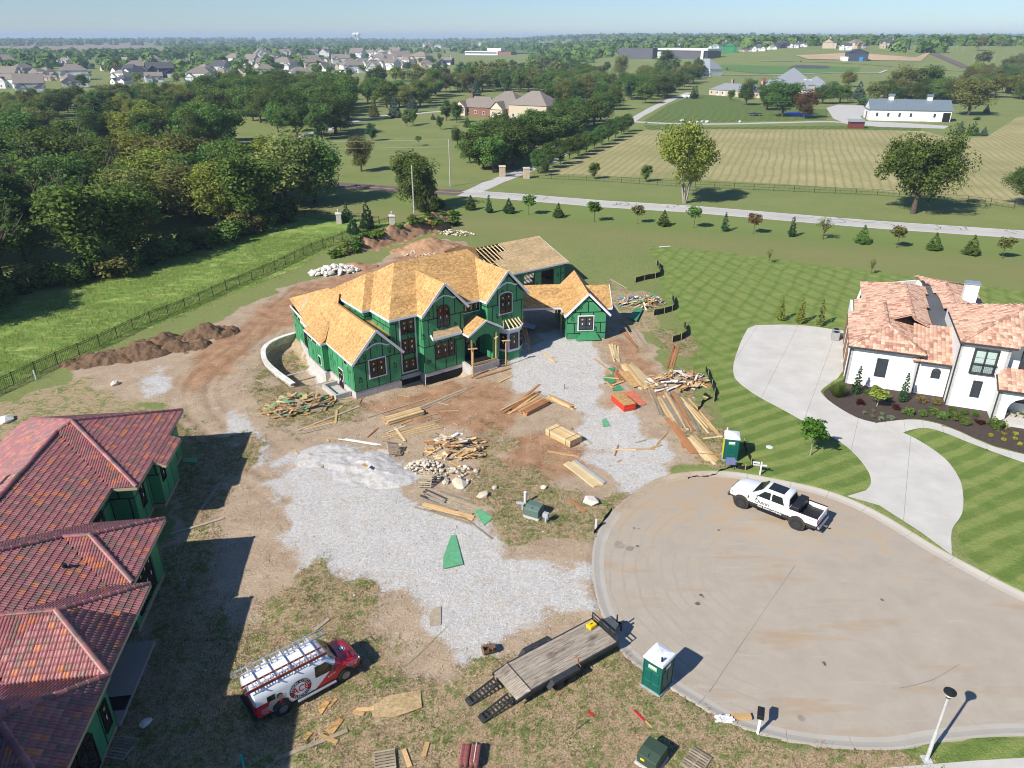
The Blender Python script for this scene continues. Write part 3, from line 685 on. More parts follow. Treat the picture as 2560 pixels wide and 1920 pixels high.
def board(house, name, pts, hh=.24, w=.05, m=None, drop=.5):
    mb = MB()
    for p, q in zip(pts, pts[1:]): mb.bar((p[0], p[1], p[2] - hh * drop), (q[0], q[1], q[2] - hh * drop), w, hh)
    return mb.build(name, m or m_trim, house)

# ================================================================ THE GREEN HOUSE UNDER CONSTRUCTION
HM = thing('house_under_construction', 'two storey house in green sheathing with tan board roofs, half built', 'house', OM, TM)
KF, EV = .6, 6.65
# left wing
lw = Wall(HM, (.25, .6), (5.1, .6), .7, 3.6, poly=[(0, .75), (4.85, .75), (4.85, 3.7), (2.43, 6.15), (0, 3.7)])
lw.window(1.6, 3.2, 1.8, 3.5, trim=.13)
s1 = Wall(HM, (.55, 6.9), (.25, .6), .75, 3.6); s1.window(2.6, 3.6, -.1, 1.9, 2, 3, 2, .08); s1.window(4.3, 4.9, 3.0, 3.3, 1, 1, 2, .07, stickers=False)
Wall(HM, (.0, 6.9), (.55, 6.9), .75, 3.6, letter=False)
s2 = Wall(HM, (.3, 11.4), (.0, 6.9), .75, 3.6); s2.window(3.2, 3.75, 1.1, 1.9, 1, 2, 2, .09, stickers=False); s2.window(.5, 1.5, 3.0, 3.3, 1, 1, 3, .07, stickers=False); s2.window(1.9, 2.9, 3.0, 3.3, 1, 1, 3, .07, stickers=False)
Wall(HM, (.3, 11.4), (1.0, 11.4), .75, 3.6, letter=False)
s3 = Wall(HM, (1.9, 19.2), (.75, 11.4), -.2, 3.6); s3.window(4.9, 6.8, .7, 2.9, 3, 2, 1, .12, stickers=False); s3.window(1.2, 2.4, 3.05, 3.3, 1, 1, 3, .07, stickers=False); s3.window(2.8, 3.9, 3.05, 3.3, 1, 1, 3, .07, stickers=False)
Wall(HM, (5.1, .6), (5.1, 1.6), .6, 3.6, letter=False); Wall(HM, (6, 19.2), (1.9, 19.2), 0, 3.6, letter=False)
# main block
m_back = Wall(HM, (3.95, 12.6), (3.95, 5.4), 3.2, 6.55); Wall(HM, (3.95, 5.4), (4.75, 5.4), 3.2, 6.55, letter=False); Wall(HM, (4.75, 5.4), (4.75, 1.6), 3.0, 6.55)
st = Wall(HM, (4.75, 1.6), (7.75, 1.6), .6, 6.55)
for z0, z1 in ((.95, 2.2), (2.7, 4.3), (4.8, 6.25)): st.window(1.1, 2.55, z0, z1, 2, 3, 2, 0)
tb = MB()
for a, c, z0, z1 in ((.92, 1.06, .78, 6.5), (2.6, 2.74, .78, 6.5), (1.06, 2.6, 6.36, 6.5), (1.06, 2.6, .78, .92)): st.bx(tb, a, c, z0, z1, .016, .05)
tb.build('window_surround', m_trim, HM)
Wall(HM, (7.75, 1.6), (7.75, .7), .55, 6.55, letter=False)
b1 = Wall(HM, (7.75, .7), (12.4, .7), .55, 6.6, poly=[(0, .55), (4.65, .55), (4.65, 6.65), (2.4, 9.15), (0, 6.65)])
b1.window(1.62, 3.05, 5.0, 7.25, 2, 4, 2, 0, arch=.45); b1.window(1.22, 3.5, 1.75, 3.5, 3, 3, 2, 0)
Wall(HM, (12.4, .7), (12.4, 1.6), .55, 6.55, letter=False)
bt = Wall(HM, (12.4, 1.6), (15.1, 1.6), .7, 6.55, letter=False); bt.window(.5, 2.45, 5.5, 6.3, 3, 2, 2, .1)
bt.window(.7, 2.3, .75, 3.1, 2, 4, 2, 0, stickers=True, name='front_door')
Wall(HM, (15.1, 1.6), (15.1, .4), .5, 6.55, letter=False)
b2 = Wall(HM, (15.1, .4), (19.6, .4), .5, 6.6, poly=[(0, .5), (4.5, .5), (4.5, 6.65), (2.35, 9.15), (0, 6.65)])
b2.window(1.5, 2.98, 4.95, 7.1, 2, 4, 2, .12, arch=.25)
Wall(HM, (19.6, .4), (19.6, 12.7), .5, 6.55); Wall(HM, (19.6, 12.7), (3.95, 12.7), 0, 6.55, letter=False)
fb = MB()
for q in ([(.27, .62), (5.08, .62), (5.08, 1.62), (7.77, 1.62), (7.77, .72), (12.38, .72), (12.38, 1.62), (15.12, 1.62), (15.12, .42), (19.58, .42), (19.58, 12.5), (4, 12.5), (2, 19), (.3, 11.3), (.02, 6.9), (.53, 6.9)],):
    fb.prism(q, -1.3, .55)
fo = fb.build('foundation', m_found, HM); MB().prism([(.27, .615), (5.09, .615), (5.09, 1.2), (.27, 1.2)], -.6, .76).build('foundation', m_found, HM)
MB().ext([(5.1, 1.605, -1.2), (7.7, 1.605, -1.2), (7.7, 1.605, .12), (5.1, 1.605, .12)], (0, -.012, 0)).build('damp_proof_coat', m_tar2, fo); MB().ext([(7.76, .705, -1.2), (12.3, .705, -1.2), (12.3, .705, .14), (7.76, .705, .14)], (0, -.012, 0)).build('damp_proof_coat', m_tar2, fo)
# roofs
E2 = EV + KF * 5.85
roof_plane(HM, [(4.6, 1.35, EV), (20.1, 1.35, EV), (17.3, 7.2, E2), (8.6, 7.2, E2)])
roof_plane(HM, [(4.6, 13.05, EV), (4.6, 1.35, EV), (8.6, 7.2, E2)]); roof_plane(HM, [(20.1, 1.35, EV), (20.1, 13.05, EV), (17.3, 7.2, E2)])
roof_plane(HM, [(4.6, 13.05, EV), (20.1, 13.05, EV), (17.3, 7.2, E2), (8.6, 7.2, E2)], panel=None)
roof_plane(HM, [(3.76, 13.1, EV), (3.76, 5.2, EV), (6.35, 9.15, 8.98)]); roof_plane(HM, [(3.76, 5.2, EV), (4.72, 5.2, EV), (7.3, 9.15, 9.02), (6.35, 9.15, 9.02)])
for c, w_, tf in ((10.22, 2.64, .42), (17.48, 2.67, .12)):
    za = EV + w_ * 1.04; tb_ = 1.35 + (za - EV) / KF
    roof_plane(HM, [(c - w_, tf, EV), (c, tf, za), (c, tb_, za), (c - w_, 1.35, EV)]); roof_plane(HM, [(c + w_, tf, EV), (c, tf, za), (c, tb_, za), (c + w_, 1.35, EV)])
    board(HM, 'rake_board', [(c - w_ - .03, tf - .03, EV - .05), (c, tf - .03, za + .02), (c + w_ + .03, tf - .03, EV - .05)], .24, .05, drop=.3)
    for sg in (-1, 1): board(HM, 'fascia', [(c + sg * w_, tf, EV - .02), (c + sg * w_, 1.35, EV - .02)], .2, .04)
    fz = MB(); pts = [(c - 1.3, EV + 1.0), (c - .95, EV + 1.05), (c - .5, EV + 1.3), (c, EV + 1.42), (c + .5, EV + 1.3), (c + .95, EV + 1.05), (c + 1.3, EV + 1.0)]; yy = .7 if c < 12 else .4
    for (a, z), (d, zz) in zip(pts, pts[1:]): fz.ext([(a, yy - .016, z), (d, yy - .016, zz), (d, yy - .016, zz + .15), (a, yy - .016, z + .15)], (0, -.06, 0))
    fz.build('curved_frieze', m_trim, HM)
for q in ([(4.57, 5.2, EV), (4.57, 1.32, EV), (7.58, 1.32, EV)], [(12.86, 1.32, EV), (14.81, 1.32, EV)], [(3.73, 13, EV), (3.73, 5.17, EV), (4.6, 5.17, EV)]): board(HM, 'fascia', q, .22, .05)
LW = lambda s, t: 3.72 + 1.02 * (s - .05 - .052 * t)
roof_plane(HM, [(s, t, LW(s, t)) for s, t in ((.05, .35), (2.68, .3), (3.1, 9.3), (3.85, 10.4), (3.85, 13.2), (1.80, 19.5), (1.06, 14.3), (.78, 14.0), (.66, 11.6), (.42, 7.2))], off=.4)
roof_plane(HM, [(-.27, 6.63, 3.66), (1.55, 8.7, 4.9), (1.95, 11.3, 5.1), (.09, 11.45, 3.66)], off=.8); roof_plane(HM, [(-.27, 6.63, 3.66), (.42, 6.95, 3.78), (1.9, 8.7, 5.12), (1.55, 8.7, 4.9)])
roof_plane(HM, [(2.68, .3, 6.4), (5.33, .35, 3.72), (5.33, 1.55, 3.72), (4.75, 1.6, 4.3), (4.75, 5, 4.3), (2.95, 7, 6.4)])
roof_plane(HM, [(2.92, 1.0, 5.35), (4.72, 1.62, 5.0), (4.72, 5.38, 5.35), (3.92, 5.42, 5.5), (3.92, 9.5, 6.05), (3.12, 9.2, 6.05)])
roof_plane(HM, [(1.80, 19.5, 3.72), (6, 19.5, 3.72), (6, 13.2, 6.75), (3.85, 13.2, 6.75)])
MB().bar((2.68, .3, 6.44), (3.1, 9.3, 6.44), .09, .09).build('ridge_edge', m_osbedge, HM)
board(HM, 'rake_board', [(.02, .27, 3.66), (2.68, .27, 6.44), (5.36, .3, 3.66)], .24, .05, drop=.3)
board(HM, 'fascia', [(.03, .32, 3.72), (.4, 6.72, 3.72), (-.29, 6.6, 3.72), (.06, 11.45, 3.72), (.62, 11.6, 3.72), (.75, 14.0, 3.72), (1.03, 14.2, 3.95), (1.77, 19.5, 3.72)], .2, .05)
fz = MB(); pts = [(1.4, 4.62), (1.75, 4.65), (2.25, 4.9), (2.7, 4.98), (3.2, 4.88), (3.7, 4.62), (4.05, 4.58)]
for (a, z), (d, zz) in zip(pts, pts[1:]): fz.ext([(a, .584, z), (d, .584, zz), (d, .584, zz + .15), (a, .584, z + .15)], (0, -.06, 0))
fz.build('curved_frieze', m_trim, HM)
MB().ext([(.75 + i, 15.2 + j, LW(.75 + i, 15.2 + j) + .03) for i, j in ((.55, -.2), (1.7, -.35), (1.85, .95), (.7, 1.1))], (-.01, 0, .012)).build('osb_patch', m_osbpale, HM)
# porch with arched gable, posts and plinth
MB().prism([(12.1, -1.1), (15.45, -1.1), (15.45, .38), (12.42, .69), (12.1, .69)], -.3, .72).build('porch_plinth', m_found, HM)
MB().prism([(12.3, -.95), (15.3, -.95), (15.08, 1.55), (12.44, 1.55)], .7, .735).build('porch_floor', m_tar2, HM)
pc = 14.03; arch = [(14.95, 3.0)] + [(13.92 + 1.03 * math.cos(t), 3.0 + .72 * math.sin(t)) for t in np.linspace(.25, math.pi - .25, 7)] + [(12.9, 3.0)]
MB().ext([(a, -.62, z) for a, z in [(12.75, 3.0), (12.4, 3.45), (12.3, 3.95), (pc, 4.98), (15.75, 3.95), (15.75, .75), (14.95, .75)] + arch], (0, .15, 0)).build('porch_gable', m_zip, HM)
MB().b2((14.95, -.46, .75), (15.08, .38, 3.9)).build('porch_wall', m_zip, HM)
roof_plane(HM, [(11.95, -.88, 4.05), (pc, -.88, 5.22), (pc, 1.55, 5.22), (11.95, 1.55, 4.05)]); roof_plane(HM, [(16.1, -.88, 4.05), (pc, -.88, 5.22), (pc, 1.55, 5.22), (16.1, 1.55, 4.05)])
board(HM, 'rake_board', [(11.9, -.91, 4.02), (pc, -.91, 5.25), (16.15, -.91, 4.02)], .2, .05, drop=.3); board(HM, 'fascia', [(11.92, -.9, 4.05), (11.92, 1.5, 4.05)], .2, .05); board(HM, 'fascia', [(16.13, -.9, 4.05), (16.13, .4, 4.05)], .2, .05)
for a, t, z0, z1 in ((12.5, -.5, .72, 3.9), (15.3, -.75, .72, 3.7), (11.9, -1.6, -.1, 2.9), (16.0, -1.5, -.1, 2.75)):
    MB().b2((a - .07, t - .05, z0), (a + .07, t + .05, z1)).build('porch_post', m_wood, HM)
MB().bar((11.4, -1.5, 3.0), (12.3, -1.75, 2.95), .28, .04).build('brace_board', m_wood, HM); MB().bar((15.6, -1.35, 2.82), (16.4, -1.65, 2.8), .26, .04).build('brace_board', m_wood, HM); MB().bar((12.3, -1.0, .95), (15.2, -1.05, .9), .06, .22).build('brace_board', m_wood, HM); MB().bar((15.4, -.8, 3.2), (14.9, -1.15, 3.15), .22, .05).build('brace_board', m_wood, HM)
# awning over the big window
roof_plane(HM, [(8.5, .2, 4.25), (11.75, .2, 4.25), (11.75, .68, 4.75), (8.9, .68, 4.75)], name='awning', panel=m_osbpale)
board(HM, 'fascia', [(8.55, .66, 4.55), (8.5, .18, 4.25), (11.78, .18, 4.25), (11.78, .66, 4.6)], .26, .05)
# bow window with open rafters
BW = [(16.45, .38), (17.0, -.55), (18.35, -.6), (19.15, .0), (19.45, .38)]
for p, q in zip(BW, BW[1:]):
    w_ = Wall(HM, p, q, .1, .95, name='bow_skirt', panels=False, base=m_zip); w_.bx(MB(), 0, 1, 0, 1, 0, 1)
    x = Wall(HM, p, q, .95, 3.35, name='bow_wall', panels=False, base=m_trim, thick=.1); L = x.L; x.window(.16, L - .16, 1.25, 2.95, 1, 4, 2, 0)
MB().prism([(a + (a - 17.9) * .05, t - .05) for a, t in BW], -.6, .1).build('foundation', m_found, HM)
for a, t, c in ((16.7, -.1, 17.0), (17.15, -.65, 17.3), (17.7, -.68, 17.7), (18.2, -.7, 18.1), (18.8, -.35, 18.5), (19.2, .05, 18.9)): MB().bar((a, t, 3.42), (c, .38, 4.15), .05, .16).build('rafter', m_woodp, HM)
board(HM, 'top_plate', [(a + (a - 17.9) * .04, t - .06, 3.5) for a, t in BW], .16, .1, m_trim)
# rear garage wing with bare trusses
rw_ = [(30.0, 31.75), (33.45, 34.6), (36.7, 38.6)]
for a, c in rw_: Wall(HM, (a, 15.9), (c, 15.9), 0, 2.55)
Wall(HM, (30.0, 15.9), (38.6, 15.9), 2.55, 3.15, letter=False, ph=.7); Wall(HM, (38.6, 15.9), (38.6, 28), 0, 3.15, letter=False); Wall(HM, (38.6, 28), (20, 28), 0, 3.15, letter=False); Wall(HM, (20, 28), (20, 13.1), 0, 3.15, letter=False); Wall(HM, (26, 15.9), (30, 15.9), 0, 3.15, letter=False); Wall(HM, (20, 13.1), (26, 15.9), 0, 4.5, letter=False)
RZ = lambda t: 3.2 + .34 * (t - 15.6)
def hole(P, nrm):
    mb = MB()
    for q in ([(28.94, 17.25), (27.4, 15.6), (39.0, 15.6), (39.0, 22.1), (32.75, 22.1), (32.2, 20.33), (31.05, 20.33), (30.5, 18.78), (29.4, 18.78)],):
        mb.ext([(a, t, RZ(t)) for a, t in q], -nrm * .06)
    return mb.build('roof_plane', m_osbedge, HM)
def inhole(c):
    t = c.y; lim = 28.9 + (t - 17.25) * .05 if t < 18.78 else (30.5 if t < 20.33 else 32.2)
    return t > 17.25 and c.x < lim - .2
ob = hole([], Vector((0, -.32, .947)))
for i, (t0, t1, x0) in enumerate(((15.6, 17.25, 27.4), (17.25, 18.78, 28.95), (18.78, 20.33, 30.5), (20.33, 22.1, 32.2))):
    y = t0; j = 0
    while y < t1 - .05:
        y2 = min(y + 1.16, t1); x = x0 + (1.2 if (i + j) % 2 else 0); cuts = [x0] + list(np.arange(x if x > x0 else x + 2.44, 39.0, 2.44)) + [39.0]
        for a, c in zip(cuts, cuts[1:]):
            MB().ext([(p, t, RZ(t) + .003) for p, t in ((a + .006, y + .006), (c - .006, y + .006), (c - .006, y2 - .006), (a + .006, y2 - .006))], (0, -.004, .012)).build('osb_panel', m_osbpale, ob)
        y = y2; j += 1
for k in range(12):
    a = 27.2 + k * .61
    MB().bar((a, 15.6, RZ(15.6) - .08), (a, 22.1, RZ(22.1) - .08), .045, .14).build('rafter', m_woodp, HM)
    MB().bar((a, 15.9, 3.0), (a, 28, 3.0), .04, .09).build('truss_chord', m_wood, HM)
roof_plane(HM, [(27.4, 28.4, 3.2), (39, 28.4, 3.2), (39, 22.1, 5.41), (27.4, 22.1, 5.41)], panel=m_osbpale, sz=(4.88, 2.44))
roof_plane(HM, [(20.2, 13.2, 5.4), (27.3, 19.6, 5.0), (28.2, 22.1, 5.45), (26.45, 22.4, 6.0), (21, 18, 7.0)], panel=m_osb)
board(HM, 'fascia', [(28.5, 15.57, 3.2), (39.02, 15.57, 3.2)], .2, .05); board(HM, 'rake_board', [(39.03, 15.57, 3.2), (39.03, 22.1, 5.42)], .2, .05)
MB().b2((26, 15.9, -.1), (38.6, 28, .05)).build('garage_floor', m_found, HM)
# small gabled wing and covered drive-through, set at another angle
TS, OS_ = R(6), (6.07, 75.68)
HS = thing('gabled_side_wing', 'small green sheathed gable wing with carport roof right of the big house', 'house wing', (*OS_, 0), TS)
sf = Wall(HS, (0, .2), (4.3, .2), .24, 3, poly=[(0, .26), (4.3, .26), (4.3, 2.98), (2.2, 5.1), (0, 2.98)], ph=1.22, pw=1.45, zoff=-.6); sf.window(1.28, 2.86, 1.3, 2.85, 2, 3, 2, .13, mglass=m_glassb)
Wall(HS, (4.3, .2), (4.3, 6.6), .26, 2.98); Wall(HS, (0, 6.6), (0, .2), .26, 2.98); Wall(HS, (4.3, 6.6), (0, 6.6), .26, 2.98, letter=False)
MB().prism([(.03, .23), (4.27, .23), (4.27, 6.5), (.03, 6.5)], -.4, .26).build('foundation', m_found, HS)
za = 3.0 + 2.5 * 1.0
roof_plane(HS, [(-.25, .03, 3.0), (2.25, .03, za), (2.25, 8.9, za), (-.25, 8.9, 3.0)]); roof_plane(HS, [(4.75, .03, 3.0), (2.25, .03, za), (2.25, 8.9, za), (4.75, 8.9, 3.0)])
roof_plane(HS, [(2.3, 2.3, 3.0), (5.45, 2.3, 3.0), (5.45, 4.35, 5.05), (2.3, 4.35, 5.05)]); roof_plane(HS, [(2.3, 6.4, 3.0), (5.45, 6.4, 3.0), (5.45, 4.35, 5.05), (2.3, 4.35, 5.05)])
roof_plane(HS, [(-8.5, 3.0, 3.0), (1.9, 3.0, 3.0), (1.9, 5.1, 5.05), (-8.5, 5.1, 5.05)]); roof_plane(HS, [(-8.5, 7.2, 3.0), (1.9, 7.2, 3.0), (1.9, 5.1, 5.05), (-8.5, 5.1, 5.05)])
board(HS, 'rake_board', [(-.28, 0, 2.98), (2.25, 0, za + .03), (4.78, 0, 2.98)], .24, .05, drop=.3); board(HS, 'fascia', [(-5.2, 2.97, 3.0), (-.28, 2.97, 3.0), (-.28, 0, 3.0)], .22, .05); board(HS, 'fascia', [(4.78, 0, 3), (4.78, 2.27, 3.0), (5.48, 2.27, 3.0)], .22, .05); board(HS, 'rake_board', [(5.48, 2.27, 3.0), (5.48, 4.35, 5.07), (5.48, 6.4, 3.0)], .2, .05)
MB().b2((-8, 3.2, 2.62), (-.05, 3.45, 2.9)).build('header_beam', m_woodr, HS); MB().b2((-8, 6.8, 2.62), (-.05, 7.0, 2.9)).build('header_beam', m_woodr, HS)
for t in (3.32, 6.9): MB().b2((-.22, t - .12, 0), (-.04, t + .12, 2.62)).build('post', m_wood, HS)
MB().ext([(.9, -.18, .15), (3.75, -.18, .15), (3.1, -.18, 1.15), (1.55, -.18, 1.15)], (0, .02, 0)).build('cut_panel', m_zip, HS)
# retaining wall of the sunken patio, block by block
RWL = thing('patio_retaining_wall', 'curved pale stone block retaining wall round the sunken patio', 'wall', (*PWALL[0], 0))
m_block = mat('pale_block', (.50, .46, .38), .9, var=.25, scale=4, jitter=.18, bmp=.5); m_cap = mat('wall_cap', (.66, .63, .57), .85, var=.1)
ox, oy = PWALL[0]; seg = [0.0]
for p, q in zip(PWALL, PWALL[1:]): seg.append(seg[-1] + math.dist(p, q))
def along(d):
    d = min(max(d, 0), seg[-1] - 1e-4); i = max(0, np.searchsorted(seg, d) - 1); k = (d - seg[i]) / (seg[i + 1] - seg[i]); p, q = PWALL[i], PWALL[i + 1]; return (p[0] + (q[0] - p[0]) * k - ox, p[1] + (q[1] - p[1]) * k - oy)
for j in range(5):
    d = -.3 * (j % 2)
    while d < seg[-1] - .2:
        ln = random.uniform(.55, .85); a, c = along(d + .015), along(d + ln - .015)
        MB().bar((a[0], a[1], -.87 + j * .26), (c[0], c[1], -.87 + j * .26), .34 + random.uniform(-.03, .03), .245).build('block', m_block, RWL); d += ln
d = 0
while d < seg[-1] - .1: a, c = along(d), along(d + .99); MB().bar((a[0], a[1], .35), (c[0], c[1], .35), .5, .1).build('cap_stone', m_cap, RWL); d += 1.0
wm = MB(); c0 = MF(-.2, 4.5)
WELL = thing('window_well', 'low concrete window well against the left wing side wall', 'window well', MF(.2, 3.2), TM)
wm.b2((-1.5, -1.6, -.4), (-1.3, 1.5, .5)); wm.b2((-1.3, -1.6, -.4), (0, -1.4, .5)); wm.b2((-1.3, 1.3, -.4), (0, 1.5, .5)); wm.build('well_wall', m_found, WELL); MB().b2((-1.3, -1.4, -.35), (0, 1.3, .08)).build('well_floor', m_gravel, WELL)

# ================================================================ TILED ROOFS
def tile_mesh(name, W, Lt, hump, m, half=0, lift=.035, nh=2, thick=.02):
    """one interlocking tile: nh rolls across, lower end raised over the next course; half -1/+1 keeps one side"""
    xs = np.linspace(-W / 2, W / 2, 4 * nh + 1)
    if half < 0: xs = xs[:2 * nh + 1]
    if half > 0: xs = xs[2 * nh:]
    pr = [(x, hump * abs(math.sin((x + W / 2) / W * math.pi * nh))**.8) for x in xs]; k = len(pr)
    V = [(x, Lt * .5, z) for x, z in pr] + [(x, -Lt * .5, z + lift) for x, z in pr] + [(x, -Lt * .5, z + lift - .045) for x, z in pr]
    Fc = [(k + i, k + i + 1, i + 1, i) for i in range(k - 1)] + [(2 * k + i, 2 * k + i + 1, k + i + 1, k + i) for i in range(k - 1)]
    me = meshdata(name, V, Fc, (m,)); me.polygons.foreach_set('use_smooth', np.array([1] * (k - 1) + [0] * (k - 1), dtype=bool)); return me
def tile_roof(house, planes, mats, wts, W=.33, Ex=.36, hump=.045, nbest=300, base=None, nh=2, world=None):
    prot = {(c, h): tile_mesh('roof_tile', W - .006, Ex + .05, hump, m, h, nh=nh) for c, m in enumerate(mats) for h in (-1, 0, 1)}
    T = []
    for poly in planes:
        P = [Vector(p) for p in poly]; nrm = Vector((0, 0, 0))
        for i in range(len(P)): nrm += (P[i] - P[0]).cross(P[(i + 1) % len(P)] - P[0])
        nrm.normalize()
        if nrm.z < 0: P = P[::-1]; nrm = -nrm
        h = Vector((0, 0, 1)).cross(nrm).normalized(); v = nrm.cross(h)
        MB().ext(P, -nrm * .08).build('roof_deck', base or mats[0], house)
        o = min(P, key=lambda p: (p - P[0]).dot(v)); q = np.array([((p - o).dot(h), (p - o).dot(v)) for p in P])
        nu = np.arange(math.floor(q[:, 0].min() / W) - 1, math.ceil(q[:, 0].max() / W) + 1); nv = np.arange(0, math.ceil(q[:, 1].max() / Ex) + 1)
        for j in nv:
            for i in nu:
                x = (i + .5) * W; y = (j + .5) * Ex
                a, c = sdist(q, np.array([x - W / 4, x + W / 4]), np.array([y, y]))
                if a < -.02 and c < -.02: continue
                hf = 0 if (a >= -.02 and c >= -.02) else (-1 if a >= c else 1)
                T.append((o + h * x + v * y + nrm * .01, h, v, nrm, hf, int(RNG.choice(len(mats), p=wts))))
    wm = house.matrix_world if world is None else world
    eye = Vector(cam.location)
    key = lambda t: (wm @ t[0] - eye).length
    def infrm(t):
        p = wm @ t[0] - eye; dep = p.y * CP - p.z * SP
        return dep > 1 and abs(p.x / dep) < .69 and abs((p.y * SP + p.z * CP) / dep) < .515 and (wm.to_3x3() @ t[3]).dot(p) < 0
    T.sort(key=lambda t: (not infrm(t), key(t)))
    V, Fc, mi = [], [], []
    for n_, (p, h, v, nrm, hf, c) in enumerate(T):
        me = prot[(c, hf)]; Mx = Matrix.Translation(p) @ Matrix((h, v, nrm)).transposed().to_4x4()
        if n_ < nbest:
            o = bpy.data.objects.new('roof_tile', me); COL.objects.link(o); o.parent = house; o.matrix_local = Mx; continue
        b0 = len(V); V += [tuple(Mx @ w_.co) for w_ in me.vertices]; Fc += [tuple(b0 + i for i in f.vertices) for f in me.polygons]; mi += [c] * len(me.polygons)
    if Fc: stuff(O('roof_tiles', meshdata('roof_tiles', V, Fc, mats, mi), house))
def ridge_caps(house, lines, mats, r=.13, step=.42, wts=None):
    for a, c in lines:
        a, c = Vector(a), Vector(c); L = (c - a).length; d = (c - a).normalized(); k = max(1, int(L / step)); st = L / k
        side = d.cross(Vector((0, 0, 1))).normalized(); up = side.cross(d)
        for i in range(k):
            p0, p1 = a + d * (i * st), a + d * ((i + 1) * st + .04); V = []
            for p, rr, dz in ((p0, r * .92, .0), (p1, r * 1.06, .03)):
                V += [p + side * (rr * math.cos(t)) + up * (rr * .8 * math.sin(t) + dz - .01) for t in np.linspace(0, math.pi, 7)]
            Fc = [(j, j + 1, 8 + j, 7 + j) for j in range(6)] + [tuple(range(6, -1, -1)), tuple(range(7, 14))]
            MB().add(V, Fc).build('ridge_tile', mats[int(RNG.choice(len(mats), p=wts))], house)
def tmat(name, c, rough=.5, spec=.45): return mat(name, c, rough, var=.22, scale=5, spec=spec, jitter=.14, bmp=.15)
RT = [tmat('tile_mauve', (.285, .105, .108)), tmat('tile_rose', (.335, .138, .128)), tmat('tile_brown', (.205, .115, .098)), tmat('tile_orange', (.44, .15, .075))]
RWT = [.44, .25, .21, .10]

# ================================================================ RED TILED HOUSE (left foreground)
TR, OR_ = R(7.5), (-24.54, 40.69)
HR = thing('red_tiled_house', 'house with mauve red tile hip roofs over green sheathed walls, left foreground', 'house', (*OR_, 0), TR)
bpy.context.view_layer.update()
k4, E0 = .42, 3.9
pl = lambda f, *q: [(s, t, f(s, t)) for s, t in q]
e1 = lambda s, t: E0 + k4 * (0 - s); sS1 = lambda s, t: E0 + k4 * t; em = lambda s, t: E0 + k4 * (-1.6 - s); wp = lambda s, t: 6.23 + k4 * (s + 5.55)
n2 = lambda s, t: E0 + k4 * (-3.9 - t); e2f = lambda s, t: E0 + k4 * (2.85 - s); s2f = lambda s, t: E0 + k4 * (t + 9.82); em2 = lambda s, t: E0 + k4 * (1.45 - s)
n3 = lambda s, t: E0 + k4 * (-10 - t); e3f = lambda s, t: E0 + k4 * (3.8 - s); s3f = lambda s, t: E0 + k4 * (t + 16.34); n4 = lambda s, t: E0 + k4 * (-16.36 - t); e4f = lambda s, t: E0 + k4 * (3.86 - s); s4f = lambda s, t: E0 + k4 * (t + 22.5); n1 = lambda s, t: E0 + k4 * (11.1 - t)
em3 = lambda s, t: E0 + k4 * (-.6 - s)
planes = [pl(e1, (0, 0), (0, 11.1), (-5.55, 5.55)), pl(e1, (.85, 3.2), (.85, 7.0), (.0, 7.0), (.0, 3.2)), pl(sS1, (0, 0), (-5.55, 5.55), (-6.29, 4.69), (-1.6, 0)),
          pl(wp, (-6.29, -8.59), (-6.29, 4.69), (-5.55, 5.55), (-11.1, 11.1), (-12, 11.1), (-12, -8.59)), pl(em, (-1.6, 0), (-6.29, 4.69), (-6.29, -8.59), (-1.6, -3.9)),
          pl(n2, (2.85, -3.9), (-.1, -6.86), (-1.5, -6.86), (-7, -12.36), (-7, -9.3), (-1.6, -3.9)), pl(e2f, (2.85, -3.9), (2.85, -9.82), (-.1, -6.86)), pl(s2f, (2.85, -9.82), (-.1, -6.86), (-1.5, -6.86), (1.45, -9.82)),
          pl(em2, (1.45, -9.82), (1.45, -10), (-1.72, -13.17), (-7.5, -13.17), (-7.5, -12.86), (-1.5, -6.86)), pl(n3, (3.8, -10), (.65, -13.17), (-1.72, -13.17), (1.45, -10)), pl(e3f, (3.8, -10), (3.8, -16.34), (.65, -13.17)),
          pl(s3f, (3.8, -16.34), (.65, -13.17), (-3.77, -13.17), (-.6, -16.34)), pl(em3, (-.6, -16.34), (-3.77, -13.17), (-6, -13.17), (-6, -16.34)), pl(n4, (3.86, -16.36), (.81, -19.43), (-6, -19.43), (-6, -16.36)), pl(e4f, (3.86, -16.36), (3.86, -22.5), (.81, -19.43)),
          pl(s4f, (3.86, -22.5), (.81, -19.43), (-6, -19.43), (-6, -22.5)), pl(n1, (0, 11.1), (-5.55, 5.55), (-11.1, 11.1))]
tile_roof(HR, planes, RT, RWT)
P3 = lambda s, t, f: (s, t, f(s, t) + .03)
ridge_caps(HR, [(P3(0, 0, e1), P3(-5.55, 5.55, e1)), (P3(0, 11.1, e1), P3(-5.55, 5.55, e1)), (P3(-5.55, 5.55, wp), P3(-11.1, 11.1, wp)), (P3(-6.29, 4.69, em), P3(-5.55, 5.55, sS1)), (P3(-6.29, -8.5, em), P3(-6.29, 4.69, em)),
                (P3(2.85, -3.9, n2), P3(-.1, -6.86, n2)), (P3(2.85, -9.82, e2f), P3(-.1, -6.86, n2)), (P3(-.1, -6.86, n2), P3(-1.5, -6.86, n2)), (P3(-1.5, -6.86, n2), P3(-7, -12.36, n2)),
                (P3(3.8, -10, n3), P3(.65, -13.17, n3)), (P3(3.8, -16.34, e3f), P3(.65, -13.17, n3)), (P3(.65, -13.17, n3), P3(-4, -13.17, n3)), (P3(3.86, -16.36, n4), P3(.81, -19.43, n4)), (P3(3.86, -22.5, e4f), P3(.81, -19.43, n4)), (P3(.81, -19.43, n4), P3(-6, -19.43, n4))], RT, wts=[.45, .3, .25, 0], r=.15)
m_fasc = mat('tan_fascia', (.42, .34, .24), .8, var=.1)
